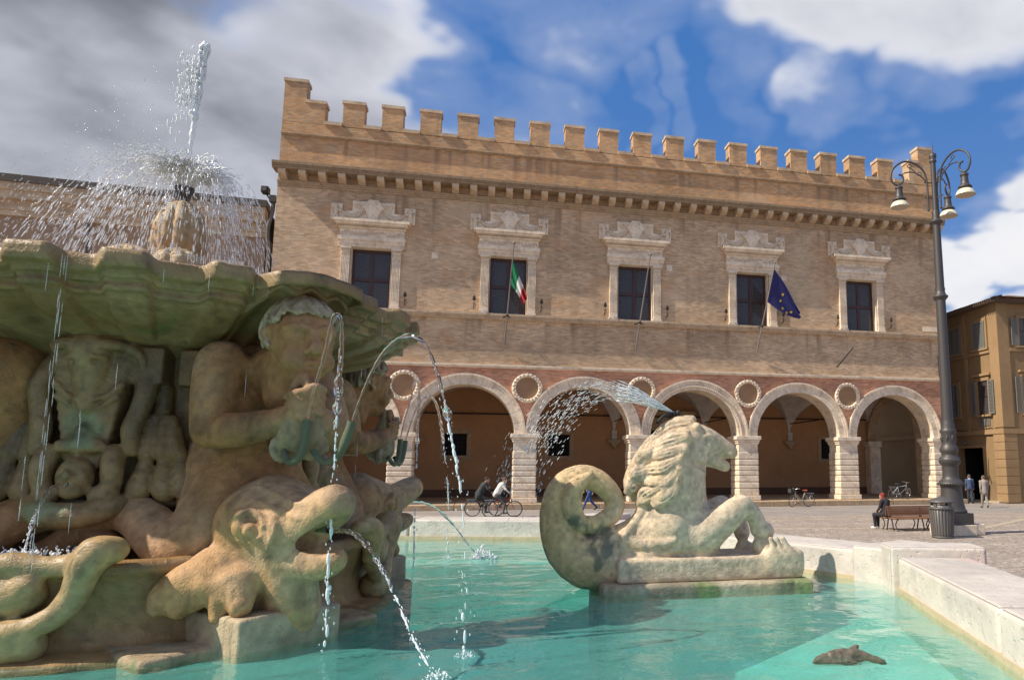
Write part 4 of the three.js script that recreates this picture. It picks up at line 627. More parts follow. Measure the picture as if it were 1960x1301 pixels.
// weathered limestone: cream to ochre body, brown lime crust, patches of green algae with broken edges
function weathered(o) {
  const { streak = 0.38, cream = [0.50, 0.41, 0.27], ochre = [0.40, 0.27, 0.13], crust = [0.20, 0.14, 0.08], algae = [0.20, 0.23, 0.10], green = 0.3, brown = 0.4, seed = 0, where } = o;
  return (x, y, z, nx, ny, nz) => {
    const a = fbm(x * 2.1 + seed, y * 2.1, z * 2.1, 4), b = fbm(x * 9, y * 9 + seed, z * 9, 4), d = fbm(x * 34, y * 34, z * 34 + seed, 2);
    let c = mix3(cream, ochre, sstep(-0.25, 0.35, a + b * 0.25));
    c = mix3(c, crust, sstep(0.05, 0.5, fbm(x * 3.3 + 9, y * 1.6 + seed, z * 3.3, 4) + d * 0.12) * brown);
    const w = where ? where(x, y, z) : 0;
    c = mix3(c, algae, sstep(0.12, 0.3, fbm(x * 2.7 - 5, y * 2.2, z * 2.7 + seed, 5) + b * 0.18 - 0.35 + green + w));
    const st = sstep(0.22, 0.5, fbm(x * 13 + 3, y * 4.5 + seed, z * 13, 4) + d * 0.2), k = (1 + b * 0.30 + d * 0.42 + a * 0.16) * (1 - st * streak); return [c[0] * k, c[1] * k, c[2] * k];
  };
}
function paint(g, fn) { const p = g.attributes.position, n = g.attributes.normal, C = new Float32Array(p.count * 3); for (let i = 0; i < p.count; i++) { const c = fn(p.getX(i), p.getY(i), p.getZ(i), n.getX(i), n.getY(i), n.getZ(i)); C[3 * i] = c[0]; C[3 * i + 1] = c[1]; C[3 * i + 2] = c[2]; } g.setAttribute('color', new THREE.BufferAttribute(C, 3)); return g; }
const rough = (s, a) => (x, y, z) => fbm(x * s, y * s, z * s, 3) * a;
function spun(profile, seg, shape, uvS = 1) { // a surface of revolution whose radius and height may change with the angle
  const P = [], I = [], U = [], n = profile.length; for (let i = 0; i < n; i++) for (let j = 0; j <= seg; j++) { const t = j / seg * 2 * Math.PI, [r, y] = shape(profile[i][0], profile[i][1], t, i); P.push(Math.sin(t) * r, y, Math.cos(t) * r); U.push(t * 1.4 * uvS, (y + r) * uvS); }
  for (let i = 0; i < n - 1; i++) for (let j = 0; j < seg; j++) { const a = i * (seg + 1) + j; I.push(a, a + 1, a + seg + 2, a, a + seg + 2, a + seg + 1); }
  const g = new THREE.BufferGeometry(); g.setAttribute('position', new THREE.Float32BufferAttribute(P, 3)); g.setAttribute('uv', new THREE.Float32BufferAttribute(U, 2)); g.setIndex(I); g.computeVertexNormals();
  const N = g.attributes.normal; for (let i = 0; i < n; i++) { const a = i * (seg + 1), b = a + seg; const v = V(N.getX(a) + N.getX(b), N.getY(a) + N.getY(b), N.getZ(a) + N.getZ(b)).normalize(); N.setXYZ(a, v.x, v.y, v.z); N.setXYZ(b, v.x, v.y, v.z); }
  return g;
}
function dense(profile, step) { const o = []; for (let i = 0; i < profile.length - 1; i++) { const [a, b] = [profile[i], profile[i + 1]], n = Math.max(1, Math.ceil(Math.hypot(b[0] - a[0], b[1] - a[1]) / step)); for (let j = 0; j < n; j++) o.push([lerp(a[0], b[0], j / n), lerp(a[1], b[1], j / n)]); } o.push(profile[profile.length - 1]); return o; }

const fountain = thing('fountain_centrepiece', 'tall stone fountain centrepiece with a lobed green stained bowl on a carved pier', 'fountain', FC);
{
  // bowl: a rim of raised tabs and, over each triton, a wide shell lobe
  const tabs = (t) => { // t in radians from +z; returns [radius factor, lift, shell 0..1, local angle]
    let a = ((t / D2R - 45) % 90 + 90) % 90; if (a > 45) a -= 90; const d = Math.abs(a), e = 0.9;
    const bump = (c, w) => sstep(c - w - e, c - w + e, d) * sstep(c + w + e, c + w - e, d);
    const shell = sstep(10.2, 8.6, d), tab = Math.max(bump(14.6, 3.9), bump(31.2, 3.9), sstep(40.4, 42.0, d));
    return [lerp(0.955, 1, tab) + shell * 0.095, tab * 0.022 + shell * (0.03 - 0.00045 * d * d), shell, a];
  };
  const prof = dense([[0.0, 1.80], [0.3, 1.80], [1.2, 1.84], [1.5, 1.895], [1.585, 1.95], [1.62, 1.954], [1.64, 1.944], [1.642, 1.868], [1.60, 1.856], [1.572, 1.852], [1.566, 1.826], [1.535, 1.824], [1.518, 1.806], [1.53, 1.79], [1.516, 1.772], [1.472, 1.77], [1.458, 1.752], [1.40, 1.735], [1.25, 1.69], [1.08, 1.645], [0.93, 1.59], [0.82, 1.52], [0.76, 1.46], [0.74, 1.40]], 0.03);
  const iMid = prof.findIndex((p) => p[0] >= 1.62);
  const g = spun(prof, 540, (r, y, t, i) => {
    const [f, up, sh, a] = tabs(t), w = sstep(0.72, 1.42, r); let rr = r * lerp(1, f, w), yy = y + up * sstep(1.3, 1.6, r);
    if (i > iMid) { const rib = sh * Math.cos(a * 1.05) * 0.022 * sstep(0.8, 1.1, r) * sstep(1.62, 1.5, r); yy += rib + sh * 0.085 * sstep(0.95, 1.25, r) * sstep(1.66, 1.56, r); rr += sh * sstep(0.8, 1.3, r) * 0.04; yy -= (1 - sh) * (f < 0.98 ? 0 : 0.02) * sstep(0.9, 1.2, r) * sstep(1.5, 1.3, r); }
    const n = fbm(Math.sin(t) * r * 6, y * 6, Math.cos(t) * r * 6, 3) * 0.005 + fbm(Math.sin(t) * 24, y * 20, Math.cos(t) * 24, 2) * 0.003; return [rr + n, yy + n];
  });
  part(fountain, 'bowl', paint(g, weathered({ cream: [0.31, 0.205, 0.095], ochre: [0.21, 0.118, 0.042], algae: [0.175, 0.16, 0.058], crust: [0.11, 0.07, 0.032], green: 0.30, brown: 0.5, seed: 2, where: (x, y, z) => (y > 1.9 ? -0.5 : 0) + (Math.abs((Math.atan2(x, z) / D2R + 405) % 90 - 45) > 20 ? 0 : -0.05) })), M.carvedWet);
  // water standing in the bowl
  part(fountain, 'bowl_water', new THREE.CircleGeometry(1.47, 64).rotateX(-Math.PI / 2).translate(0, 1.905, 0), phys({ color: lin(0.9, 0.97, 0.96), transmission: 1, thickness: 0, roughness: 0.02, ior: 1.33 }));
  // gourd finial with three smaller gourds and its spray head
  const gourd = (r, h, y0, ribs) => spun(dense([[0.001, 0], [0.55, 0.03], [0.86, 0.16], [1.0, 0.36], [0.94, 0.6], [0.72, 0.82], [0.42, 0.95], [0.2, 1.0], [0.001, 1.0]].map(([a, b]) => [a * r, b * h]), 0.02), 96, (a, y, t) => [a * (1 - 0.13 * Math.pow(Math.abs(Math.cos(t * ribs / 2)), 6)) + fbm(Math.sin(t) * 5, y * 8, Math.cos(t) * 5, 2) * 0.003, y + y0]);
  const warm = weathered({ cream: [0.56, 0.40, 0.22], ochre: [0.50, 0.31, 0.14], green: -0.3, brown: 0.12, streak: 0.12, seed: 5 });
  part(fountain, 'gourd_finial', paint(gourd(0.178, 0.50, 2.28, 10), warm), M.carvedWet);
  part(fountain, 'finial_foot', paint(lathe([[0, 1.8], [0.42, 1.8], [0.42, 1.86], [0.34, 1.95], [0.22, 2.1], [0.16, 2.22], [0.14, 2.30], [0, 2.30]], 40), warm), M.carvedWet);
  for (const [a, r] of [[-42, 0.30], [22, 0.22], [150, 0.26]]) { const m = part(fountain, 'small_gourd', paint(gourd(0.165, 0.21, 0, 9), warm), M.carvedWet); m.position.set(Math.sin(a * D2R) * r, 2.165, Math.cos(a * D2R) * r); }
  const petals = []; for (let j = 0; j < 10; j++) { const a = j / 10 * 6.283; petals.push(taperTube([[0.02 * Math.cos(a), 2.76, 0.02 * Math.sin(a)], [0.028 * Math.cos(a), 2.81, 0.028 * Math.sin(a)], [0.052 * Math.cos(a), 2.885, 0.052 * Math.sin(a)]], [0.012, 0.013, 0.014], 8, 6)); } part(fountain, 'spray_head', merged(petals), std({ color: lin(0.10, 0.085, 0.075), roughness: 0.5, metalness: 0.4 }));
}
{ // pier face, one carving used on each side: ox skull, scrolls, lily medallion, mask, tassels
  const c = new Clay(0.03);
  c.box(-0.62, 0.62, 0.1, 1.64, 0.2, 0.78, 0.04);
  c.box(-0.70, -0.40, 1.37, 1.585, 0.3, 0.94, 0.012, { k: 0.005 }); c.box(0.13, 0.345, 1.375, 1.585, 0.3, 0.94, 0.012, { k: 0.005 }); c.box(0.40, 0.66, 1.37, 1.585, 0.3, 0.88, 0.012, { k: 0.005 });
  for (let i = 0; i < 14; i++) { const t = i / 13, y = lerp(1.63, 0.93, t), w = lerp(0.21, 0.085, Math.pow(t, 0.7)) + 0.02 * Math.sin(t * 3.1); c.box(-w, w, y - 0.035, y + 0.035, 0.6, 0.965 - 0.012 * t, 0.012, { k: 0.03 }); }            // tapering panel
  const face = (ch, q, k) => c.chain(c.snap(ch, [0, 0, 1], q), { k });
  face([[-0.06, 1.60, 0.95, 0.07], [0.06, 1.60, 0.95, 0.07]], 0.75, 0.03); face([[0, 1.56, 0.95, 0.10], [0, 1.44, 0.96, 0.085], [0, 1.32, 0.97, 0.055], [0, 1.245, 0.97, 0.045]], 0.62, 0.025);   // ox skull
  face([[-0.08, 1.575, 0.96, 0.03], [-0.17, 1.57, 0.96, 0.028], [-0.235, 1.52, 0.95, 0.022], [-0.25, 1.46, 0.95, 0.012]], 0.2, 0.012); face([[0.08, 1.575, 0.96, 0.03], [0.17, 1.57, 0.96, 0.028], [0.235, 1.52, 0.95, 0.022], [0.25, 1.46, 0.95, 0.012]], 0.2, 0.012);
  for (const q of [-1, 1]) { c.ball(q * 0.058, 1.475, 1.045, 0.022, 0.012, 0.02, { k: 0.012, sub: true }); face([[q * 0.095, 1.50, 0.97, 0.014], [q * 0.05, 1.505, 0.98, 0.014]], 0.2, 0.008); face([[q * 0.16, 1.36, 0.95, 0.022], [q * 0.10, 1.30, 0.97, 0.016], [q * 0.03, 1.265, 0.98, 0.010]], 0.3, 0.008); face([[q * 0.14, 1.29, 0.95, 0.020], [q * 0.07, 1.235, 0.97, 0.012]], 0.3, 0.008); c.ball(q * 0.02, 1.255, 1.03, 0.009, 0.012, 0.02, { k: 0.005, sub: true }); }
  for (const s of [-1, 1]) {
    c.chain([[s * 0.20, 1.50, 0.86, 0.06], [s * 0.26, 1.36, 0.9, 0.055], [s * 0.24, 1.22, 0.92, 0.045], [s * 0.215, 1.10, 0.94, 0.045], [s * 0.235, 0.99, 0.94, 0.03]], { k: 0.02 });
    c.chain([[s * 0.155, 0.985, 0.96, 0.048], [s * 0.165, 0.90, 0.99, 0.05], [s * 0.16, 0.79, 0.98, 0.042], [s * 0.11, 0.752, 1.0, 0.045]], { k: 0.02 });
    c.chain([[s * 0.31, 1.34, 0.80, 0.05], [s * 0.32, 1.2, 0.82, 0.05]], { k: 0.02 }); c.chain([[s * 0.28, 1.185, 0.86, 0.02], [s * 0.40, 1.185, 0.86, 0.02]], { k: 0.01 });
    for (const [dx, w] of [[-0.045, 0.0], [0.03, 0.02], [0.095, 0.05]]) { c.chain([[s * (0.32 + dx * 0.8), 1.16, 0.86, 0.032], [s * (0.335 + dx), 1.0, 0.89, 0.048], [s * (0.34 + dx * 1.2), 0.965, 0.89, 0.042]], { k: 0.008 }); c.chain([[s * (0.34 + dx * 1.2), 0.945, 0.885, 0.034], [s * (0.35 + dx * 1.6), 0.80, 0.92, 0.062], [s * (0.355 + dx * 1.8), 0.765, 0.92, 0.058]], { k: 0.008 }); }
  }
  c.ball(0, 1.03, 0.95, 0.105, 0.075, 0.06, { k: 0.02 }); c.ball(0, 1.1, 0.97, 0.04, 0.04, 0.04, { k: 0.015 }); c.ball(-0.07, 1.02, 0.99, 0.055, 0.04, 0.03, { k: 0.012 }); c.ball(0.07, 1.02, 0.99, 0.055, 0.04, 0.03, { k: 0.012 }); c.ball(0, 1.03, 1.0, 0.035, 0.06, 0.025, { k: 0.012 });
  c.ball(0.0, 0.85, 1.0, 0.085, 0.105, 0.09, { k: 0.03 }); c.ball(0.0, 0.775, 1.03, 0.055, 0.045, 0.05, { k: 0.02 }); c.ball(0, 0.86, 1.095, 0.018, 0.03, 0.02, { k: 0.012 }); c.ball(-0.035, 0.875, 1.08, 0.018, 0.012, 0.02, { k: 0.008, sub: true }); c.ball(0.035, 0.875, 1.08, 0.018, 0.012, 0.02, { k: 0.008, sub: true }); c.ball(-0.0, 0.815, 1.1, 0.014, 0.014, 0.04, { k: 0.006, sub: true });
  c.chain([[-0.20, 0.70, 0.98, 0.055], [-0.1, 0.655, 1.06, 0.06], [0.08, 0.65, 1.06, 0.06], [0.2, 0.70, 0.98, 0.055]], { k: 0.03 });
  const col = weathered({ cream: [0.28, 0.178, 0.08], ochre: [0.17, 0.088, 0.03], algae: [0.21, 0.215, 0.11], crust: [0.11, 0.075, 0.04], green: 0.22, brown: 0.7, seed: 8, where: (x, y) => Math.abs(x) < 0.13 && y > 1.0 ? 0.16 : -0.06 });
  const g = netMesh(c, 0.0115, { relief: rough(18, 0.003), color: col });
  for (const a of [0, 90, -90, 180]) { const m = part(fountain, 'carved_pier_face', g, M.carvedWet); m.rotation.y = a * D2R; }
  part(fountain, 'pier_core', paint(lathe([[0, -0.6], [0.75, -0.6], [0.72, 1.2], [0.78, 1.45], [0, 1.46]], 32), col), M.carvedWet);
  part(fountain, 'pier_ledge', paint(spun(dense([[0.5, 0.735], [0.90, 0.735], [0.96, 0.725], [0.97, 0.70], [0.93, 0.67], [0.85, 0.65], [0.6, 0.62]], 0.03), 160, (r, y, t) => [r + fbm(Math.sin(t) * 4, y * 5, Math.cos(t) * 4, 3) * 0.012, y]), weathered({ cream: [0.34, 0.26, 0.15], ochre: [0.26, 0.165, 0.075], green: 0, brown: 0.7, seed: 12 })), M.carvedWet);
  // the tub: a round catch basin with scrolls carved on its flank
  const tubCol = weathered({ cream: [0.36, 0.22, 0.095], ochre: [0.28, 0.148, 0.055], crust: [0.14, 0.09, 0.045], algae: [0.22, 0.21, 0.11], green: 0.0, brown: 0.6, seed: 15 });
  part(fountain, 'catch_tub', paint(spun(dense([[0.6, 0.33], [1.28, 0.33], [1.33, 0.42], [1.38, 0.445], [1.42, 0.43], [1.43, 0.39], [1.39, 0.34], [1.34, 0.2], [1.33, 0.08], [1.36, 0.02], [1.44, 0.012], [1.50, 0.0], [1.54, -0.02], [1.55, -0.7]], 0.03), 260, (r, y, t) => { const n = fbm(Math.sin(t) * r * 4, y * 4, Math.cos(t) * r * 4, 4) * 0.022; return [r + n * (r > 0.9 ? 1 : 0), y + n * 0.3]; }), tubCol), M.carvedWet);
  part(fountain, 'tub_water', new THREE.RingGeometry(0.6, 1.35, 64).rotateX(-Math.PI / 2).translate(0, 0.405, 0), phys({ color: lin(0.85, 0.93, 0.9), transmission: 1, thickness: 0, roughness: 0.03, ior: 1.33 }));
  const s = new Clay(0.04); // scroll with a knobbed end, curling down to a rounded boss
  s.chain([[0.40, 0.50, 1.40, 0.055], [0.345, 0.49, 1.47, 0.058], [0.305, 0.40, 1.475, 0.052], [0.27, 0.30, 1.455, 0.046], [0.20, 0.21, 1.45, 0.042], [0.10, 0.155, 1.46, 0.04], [0.0, 0.14, 1.47, 0.045]]); s.chain([[0.345, 0.50, 1.45, 0.06], [0.25, 0.44, 1.42, 0.045], [0.12, 0.43, 1.42, 0.04], [-0.05, 0.45, 1.42, 0.05]]); s.ball(0.0, 0.30, 1.40, 0.13, 0.10, 0.09); s.ball(0.07, 0.345, 1.44, 0.06, 0.05, 0.05); s.chain([[-0.02, 0.08, 1.42, 0.10], [0.08, 0.07, 1.42, 0.08]]); s.ball(-0.14, 0.36, 1.43, 0.09, 0.07, 0.06); s.chain([[-0.4, 0.50, 1.36, 0.055], [-0.345, 0.49, 1.44, 0.058], [-0.27, 0.30, 1.42, 0.046], [-0.10, 0.155, 1.44, 0.04]]);
  const sg = netMesh(s, 0.011, { relief: rough(14, 0.006), color: weathered({ cream: [0.46, 0.33, 0.16], ochre: [0.40, 0.26, 0.11], green: 0.0, brown: 0.35, seed: 19 }) });
  for (const a of [0, 90, -90]) part(fountain, 'tub_scroll', sg, M.carvedWet).rotation.y = a * D2R;
}
// ------------------------------------------------------------------ tritons and their dolphins (local z points outward from the pier, x to the figure's left)
const pipeMat = std({ color: lin(0.17, 0.19, 0.12), roughness: 0.55, metalness: 0.35, bumpMap: withRepeat(fineStone, 6, 6), bumpScale: 0.006 });
const triton = thing('triton_statue', 'stone triton blowing a conch under the green bowl, nearest the camera', 'statue', FC, 45 * D2R, 'tritons around the fountain pier');
{
  const c = new Clay(0.05), T = TRI;
  c.chain(T.torso, { k: 0.09 }); c.chain(T.chest, { k: 0.08 }); c.chain(T.neck, { k: 0.07 });
  c.chain(T.armR, { k: 0.03 }); c.chain(T.foreR, { k: 0.025 }); c.chain(T.handR, { k: 0.03 }); c.chain(T.armL, { k: 0.05 }); c.chain(T.foreL, { k: 0.04 });
  // back, collar bones, breast
  c.chain([[-0.20, 1.50, 1.20, 0.035], [-0.03, 1.44, 1.32, 0.03]], { k: 0.05 }); c.ball(-0.13, 1.26, 1.2, 0.13, 0.09, 0.07, { k: 0.04 }); c.ball(0.15, 1.26, 1.22, 0.13, 0.09, 0.07, { k: 0.04 }); c.ball(0.0, 0.98, 1.25, 0.16, 0.12, 0.06, { k: 0.05 }); c.chain([[0.005, 1.2, 1.27, 0.012], [0.005, 0.85, 1.31, 0.012]], { k: 0.03, sub: true });
  for (let i = 0; i < 4; i++) { c.chain(T['finger' + i], { k: 0.010 }); c.chain(T['fingl' + i], { k: 0.010 }); } c.chain(T.thumb, { k: 0.012 }); c.chain(T.thumb2, { k: 0.012 });
  // two tails, coiling down and round the pier
  const mir = (ch) => ch.map(([x, y, z, r]) => [-x, y, z, r]);
  c.chain(T.hip, { k: 0.08 }); c.chain(T.tail, { k: 0.06 }); c.chain(mir(T.tail), { k: 0.06 });
  // head: skull, jaw, brow, nose, puffed cheeks, ears; it looks outward and a little to the figure's right
  const hd = T.head[0], F = (dx, dy, dz) => [hd[0] - 0.01 + dx * 0.97 - dz * 0.20, hd[1] - 0.035 + dy, hd[2] + dz * 0.97 + dx * 0.20], fb = (dx, dy, dz, rx, ry, rz, o) => c.ball(...F(dx, dy, dz), rx, ry, rz, o), fc = (p, o) => c.chain(p.map((q) => [...F(q[0], q[1], q[2]), q[3]]), o);
  fb(0, 0.03, 0, 0.170, 0.185, 0.19, { k: 0.03 }); fc([[0, -0.04, 0.06, 0.145], [0, -0.17, 0.085, 0.105]], { k: 0.04 }); fc([[0, -0.1, -0.06, 0.12], [0, -0.3, -0.12, 0.14]], { k: 0.06 });
  for (const q of [-1, 1]) {
    fb(q * 0.082, -0.135, 0.135, 0.068, 0.066, 0.055, { k: 0.03 }); fc([[q * 0.135, 0.035, 0.13, 0.018], [q * 0.075, 0.045, 0.185, 0.022], [q * 0.02, 0.022, 0.2, 0.02]], { k: 0.016 });
    fb(q * 0.072, -0.005, 0.20, 0.04, 0.026, 0.03, { k: 0.014, sub: true }); fb(q * 0.072, -0.008, 0.172, 0.028, 0.02, 0.024, { k: 0.004 }); fc([[q * 0.108, -0.002, 0.165, 0.008], [q * 0.072, 0.014, 0.195, 0.009], [q * 0.036, -0.002, 0.185, 0.008]], { k: 0.006 });
    fb(q * 0.034, -0.092, 0.212, 0.021, 0.019, 0.024, { k: 0.01 }); fb(q * 0.018, -0.102, 0.232, 0.009, 0.007, 0.012, { k: 0.004, sub: true });
    fc([[q * 0.166, 0.045, -0.005, 0.018], [q * 0.185, 0.03, -0.025, 0.018], [q * 0.18, -0.02, -0.02, 0.014], [q * 0.166, -0.06, 0.0, 0.016]], { k: 0.008 });
  }
  fc([[0, 0.015, 0.195, 0.02], [0, -0.045, 0.225, 0.022], [0, -0.088, 0.244, 0.028]], { k: 0.014 });
  fc([[-0.035, -0.158, 0.185, 0.014], [0, -0.152, 0.2, 0.016], [0.035, -0.158, 0.185, 0.014]], { k: 0.01 }); fc([[-0.028, -0.185, 0.182, 0.014], [0.028, -0.185, 0.182, 0.014]], { k: 0.01 }); fb(0, -0.172, 0.215, 0.03, 0.006, 0.02, { k: 0.004, sub: true }); fb(0, -0.24, 0.13, 0.055, 0.04, 0.045, { k: 0.03 });
  const skin = weathered({ cream: [0.43, 0.262, 0.138], ochre: [0.33, 0.165, 0.062], crust: [0.14, 0.08, 0.04], algae: [0.25, 0.235, 0.125], green: -0.01, brown: 0.45, seed: 21, where: (x, y) => (y > 0.9 && y < 1.15 ? 0.14 : 0) });
  part(triton, 'body', netMesh(c, 0.0115, { relief: rough(16, 0.003), color: skin }), M.carved);
  // hair: wavy locks lying on the skull
  const hc = new Clay(0.012), r = mulberry(8);
  for (let i = 0; i < 58; i++) {
    const lay = i % 2, a = (i / 58) * 6.283 + (r() - 0.5) * 0.12, ca = Math.cos(a), front = ca > 0.5, E = front ? 0.98 + r() * 0.14 : ca > -0.1 ? 1.25 + r() * 0.15 : 1.75 + r() * 0.25, ph = r() * 6, cur = 0.10 + r() * 0.12;
    const L = []; for (let k = 0; k <= 7; k++) { const t = 0.12 + 0.88 * k / 7, e = E * t, A = a + Math.sin(t * 6.5 + ph) * cur * t + (k === 7 ? 0.16 : 0), o = 0.004 + lay * 0.012 + 0.007 * Math.sin(t * 8 + ph * 2); L.push([...F(Math.sin(A) * Math.sin(e) * (0.178 + o), 0.03 + Math.cos(e) * (0.192 + o), Math.cos(A) * Math.sin(e) * (0.198 + o)), 0.024 - 0.011 * t]); }
    hc.chain(L, { k: 0.005 });
  }
  hc.ball(...F(0, 0.045, -0.02), 0.168, 0.176, 0.18, { k: 0.01 });
  part(triton, 'hair', netMesh(hc, 0.0075, { color: weathered({ cream: [0.46, 0.37, 0.27], ochre: [0.36, 0.27, 0.17], crust: [0.16, 0.12, 0.085], green: -0.1, brown: 0.55, seed: 25 }) }), M.carved);
  const k = new Clay(0.02); k.chain(T.conch, { k: 0.03 });
  for (const v of [T.volA[0], T.volB[0]]) { for (let i = 0; i < 22; i++) { const t = i / 22, a = t * 11, R = v[3] * 1.35 * (1 - t * 0.85); k.chain([[v[0] + Math.cos(a) * R * 0.75, v[1] + Math.sin(a) * R, v[2] + Math.cos(a) * R * 0.3 + t * 0.02, 0.024 * (1 - t * 0.5)], [v[0] + Math.cos(a + 0.5) * R * 0.73, v[1] + Math.sin(a + 0.5) * R * 0.97, v[2] + Math.cos(a + 0.5) * R * 0.3 + t * 0.02, 0.023 * (1 - t * 0.5)]], { k: 0.008 }); } }
  part(triton, 'conch', netMesh(k, 0.009, { relief: rough(20, 0.004), color: weathered({ cream: [0.34, 0.28, 0.18], ochre: [0.25, 0.19, 0.10], algae: [0.21, 0.22, 0.12], green: 0.18, brown: 0.5, seed: 29 }) }), M.carved);
  for (const p of [T.pipe1, T.pipe2]) part(triton, 'spout_pipe', taperTube(p.map((q) => q.slice(0, 3)), p.map((q) => q[3]), 40, 10), pipeMat);
  const blk = new Clay(0.01); blk.box(-0.365, 0.19, -0.7, 0.165, 0.9, 1.80, 0.02, { k: 0.01 }); blk.box(-0.7, 0.6, -0.7, 0.02, 0.9, 1.60, 0.03, { k: 0.02 });
  part(triton, 'plinth', netMesh(blk, 0.016, { relief: rough(9, 0.008), color: weathered({ cream: [0.44, 0.35, 0.23], ochre: [0.38, 0.26, 0.14], green: 0.1, brown: 0.4, seed: 33 }) }), M.carved);
}
const dolphin = thing('dolphin_statue', 'stone dolphin with gaping mouth below the nearest triton', 'statue', FC, 45 * D2R, 'dolphins below the tritons');
{
  const c = new Clay(0.05), T = TRI;
  c.chain(T.dhead, { k: 0.07 }); c.chain(T.dbrow, { k: 0.06 }); c.chain(T.dbelly, { k: 0.07 }); c.chain(T.dthroat, { k: 0.05 }); c.chain(T.dup, { k: 0.05 }); c.chain(T.dupw, { k: 0.03 }); c.chain(T.dlow, { k: 0.04 });
  c.chain(T.dfin, { k: 0.05 }); c.chain(T.dfin2, { k: 0.04 }); c.chain(T.dfin3, { k: 0.03 }); c.chain(T.dfin4, { k: 0.03 });
  c.box(-0.3, 0.2, 0.1, 0.35, 1.0, 1.6, 0.08, { k: 0.08 }); c.chain([[0.0, 0.62, 1.2, 0.2], [0.03, 0.62, 1.5, 0.2]], { k: 0.08 });
  c.chain(T.dmouth, { k: 0.025, sub: true });
  const DV = [-0.52, 0.05, 0.85], sn = (ch, s2) => c.snap(ch, DV, s2), e = sn(T.deye, 0.35)[0], rg = sn(T.dring, 0.75)[0], lid = sn(T.dlid, 0.35), rib = sn(T.drib1, 0.4);
  c.ball(rg[0], rg[1], rg[2], rg[3], rg[3] * 1.15, rg[3] * 0.8, { k: 0.03 });
  const eo = (dx, dy, r) => { const w = sn([[e[0] + dx * 0.85, e[1] + dy, e[2] + dx * 0.52, r]], 0.3)[0]; return w; };
  c.chain([eo(-0.085, -0.03, 0.014), eo(-0.09, 0.03, 0.018), eo(-0.055, 0.085, 0.020), eo(0.0, 0.095, 0.020), eo(0.05, 0.06, 0.017), eo(0.06, 0.02, 0.013)], { k: 0.008 }); c.chain([eo(-0.05, -0.045, 0.010), eo(0.0, -0.055, 0.011), eo(0.045, -0.035, 0.010)], { k: 0.008 });
  { const b = eo(0, 0.005, 0.03); c.ball(b[0], b[1], b[2], 0.034, 0.04, 0.034, { k: 0.004 }); c.ball(b[0] - 0.02, b[1], b[2] + 0.03, 0.010, 0.012, 0.010, { k: 0.004, sub: true }); }
  c.chain([eo(0.10, 0.12, 0.014), eo(0.115, 0.03, 0.017), eo(0.10, -0.06, 0.015)], { k: 0.014 });
  for (let i = 0; i < 2; i++) { const y0 = 0.80 - i * 0.07; c.chain(sn([[-0.18 - i * 0.012, y0, 1.55 - i * 0.02, 0.010], [-0.12, y0 - 0.06, 1.68, 0.011], [-0.06, y0 - 0.10, 1.74, 0.008]], 0.4), { k: 0.012 }); }
  const col = weathered({ cream: [0.50, 0.33, 0.185], ochre: [0.43, 0.24, 0.10], crust: [0.16, 0.095, 0.045], algae: [0.26, 0.26, 0.14], green: 0.03, brown: 0.4, seed: 41, where: (x, y, z) => (z > 1.7 && y < 0.75 ? 0.10 : 0) + (x < -0.45 ? -0.3 : 0) });
  part(dolphin, 'body', netMesh(c, 0.0115, { relief: (x, y, z) => fbm(x * 16, y * 16, z * 16, 3) * 0.004 + (x < -0.35 ? fbm(x * 7, y * 7, z * 7, 3) * 0.016 : 0), color: col }), M.carved);
  part(dolphin, 'spout_pipe', tube([[-0.05, 0.57, 1.6], [-0.05, 0.585, 1.9], [-0.05, 0.583, 2.0]], 0.02, 8, 8), pipeMat);
}
again(triton, FC, 135 * D2R, 'stone triton at the far right side of the pier, mostly hidden behind the nearest triton');
again(triton, FC, -45 * D2R, 'stone triton at the left edge of the frame beside the carved pier');
again(dolphin, FC, 135 * D2R, 'stone dolphin partly hidden behind the nearest dolphin, snout toward the far pool wall');
again(dolphin, FC, -45 * D2R, 'stone dolphin at the left edge of the frame beside the round catch tub');

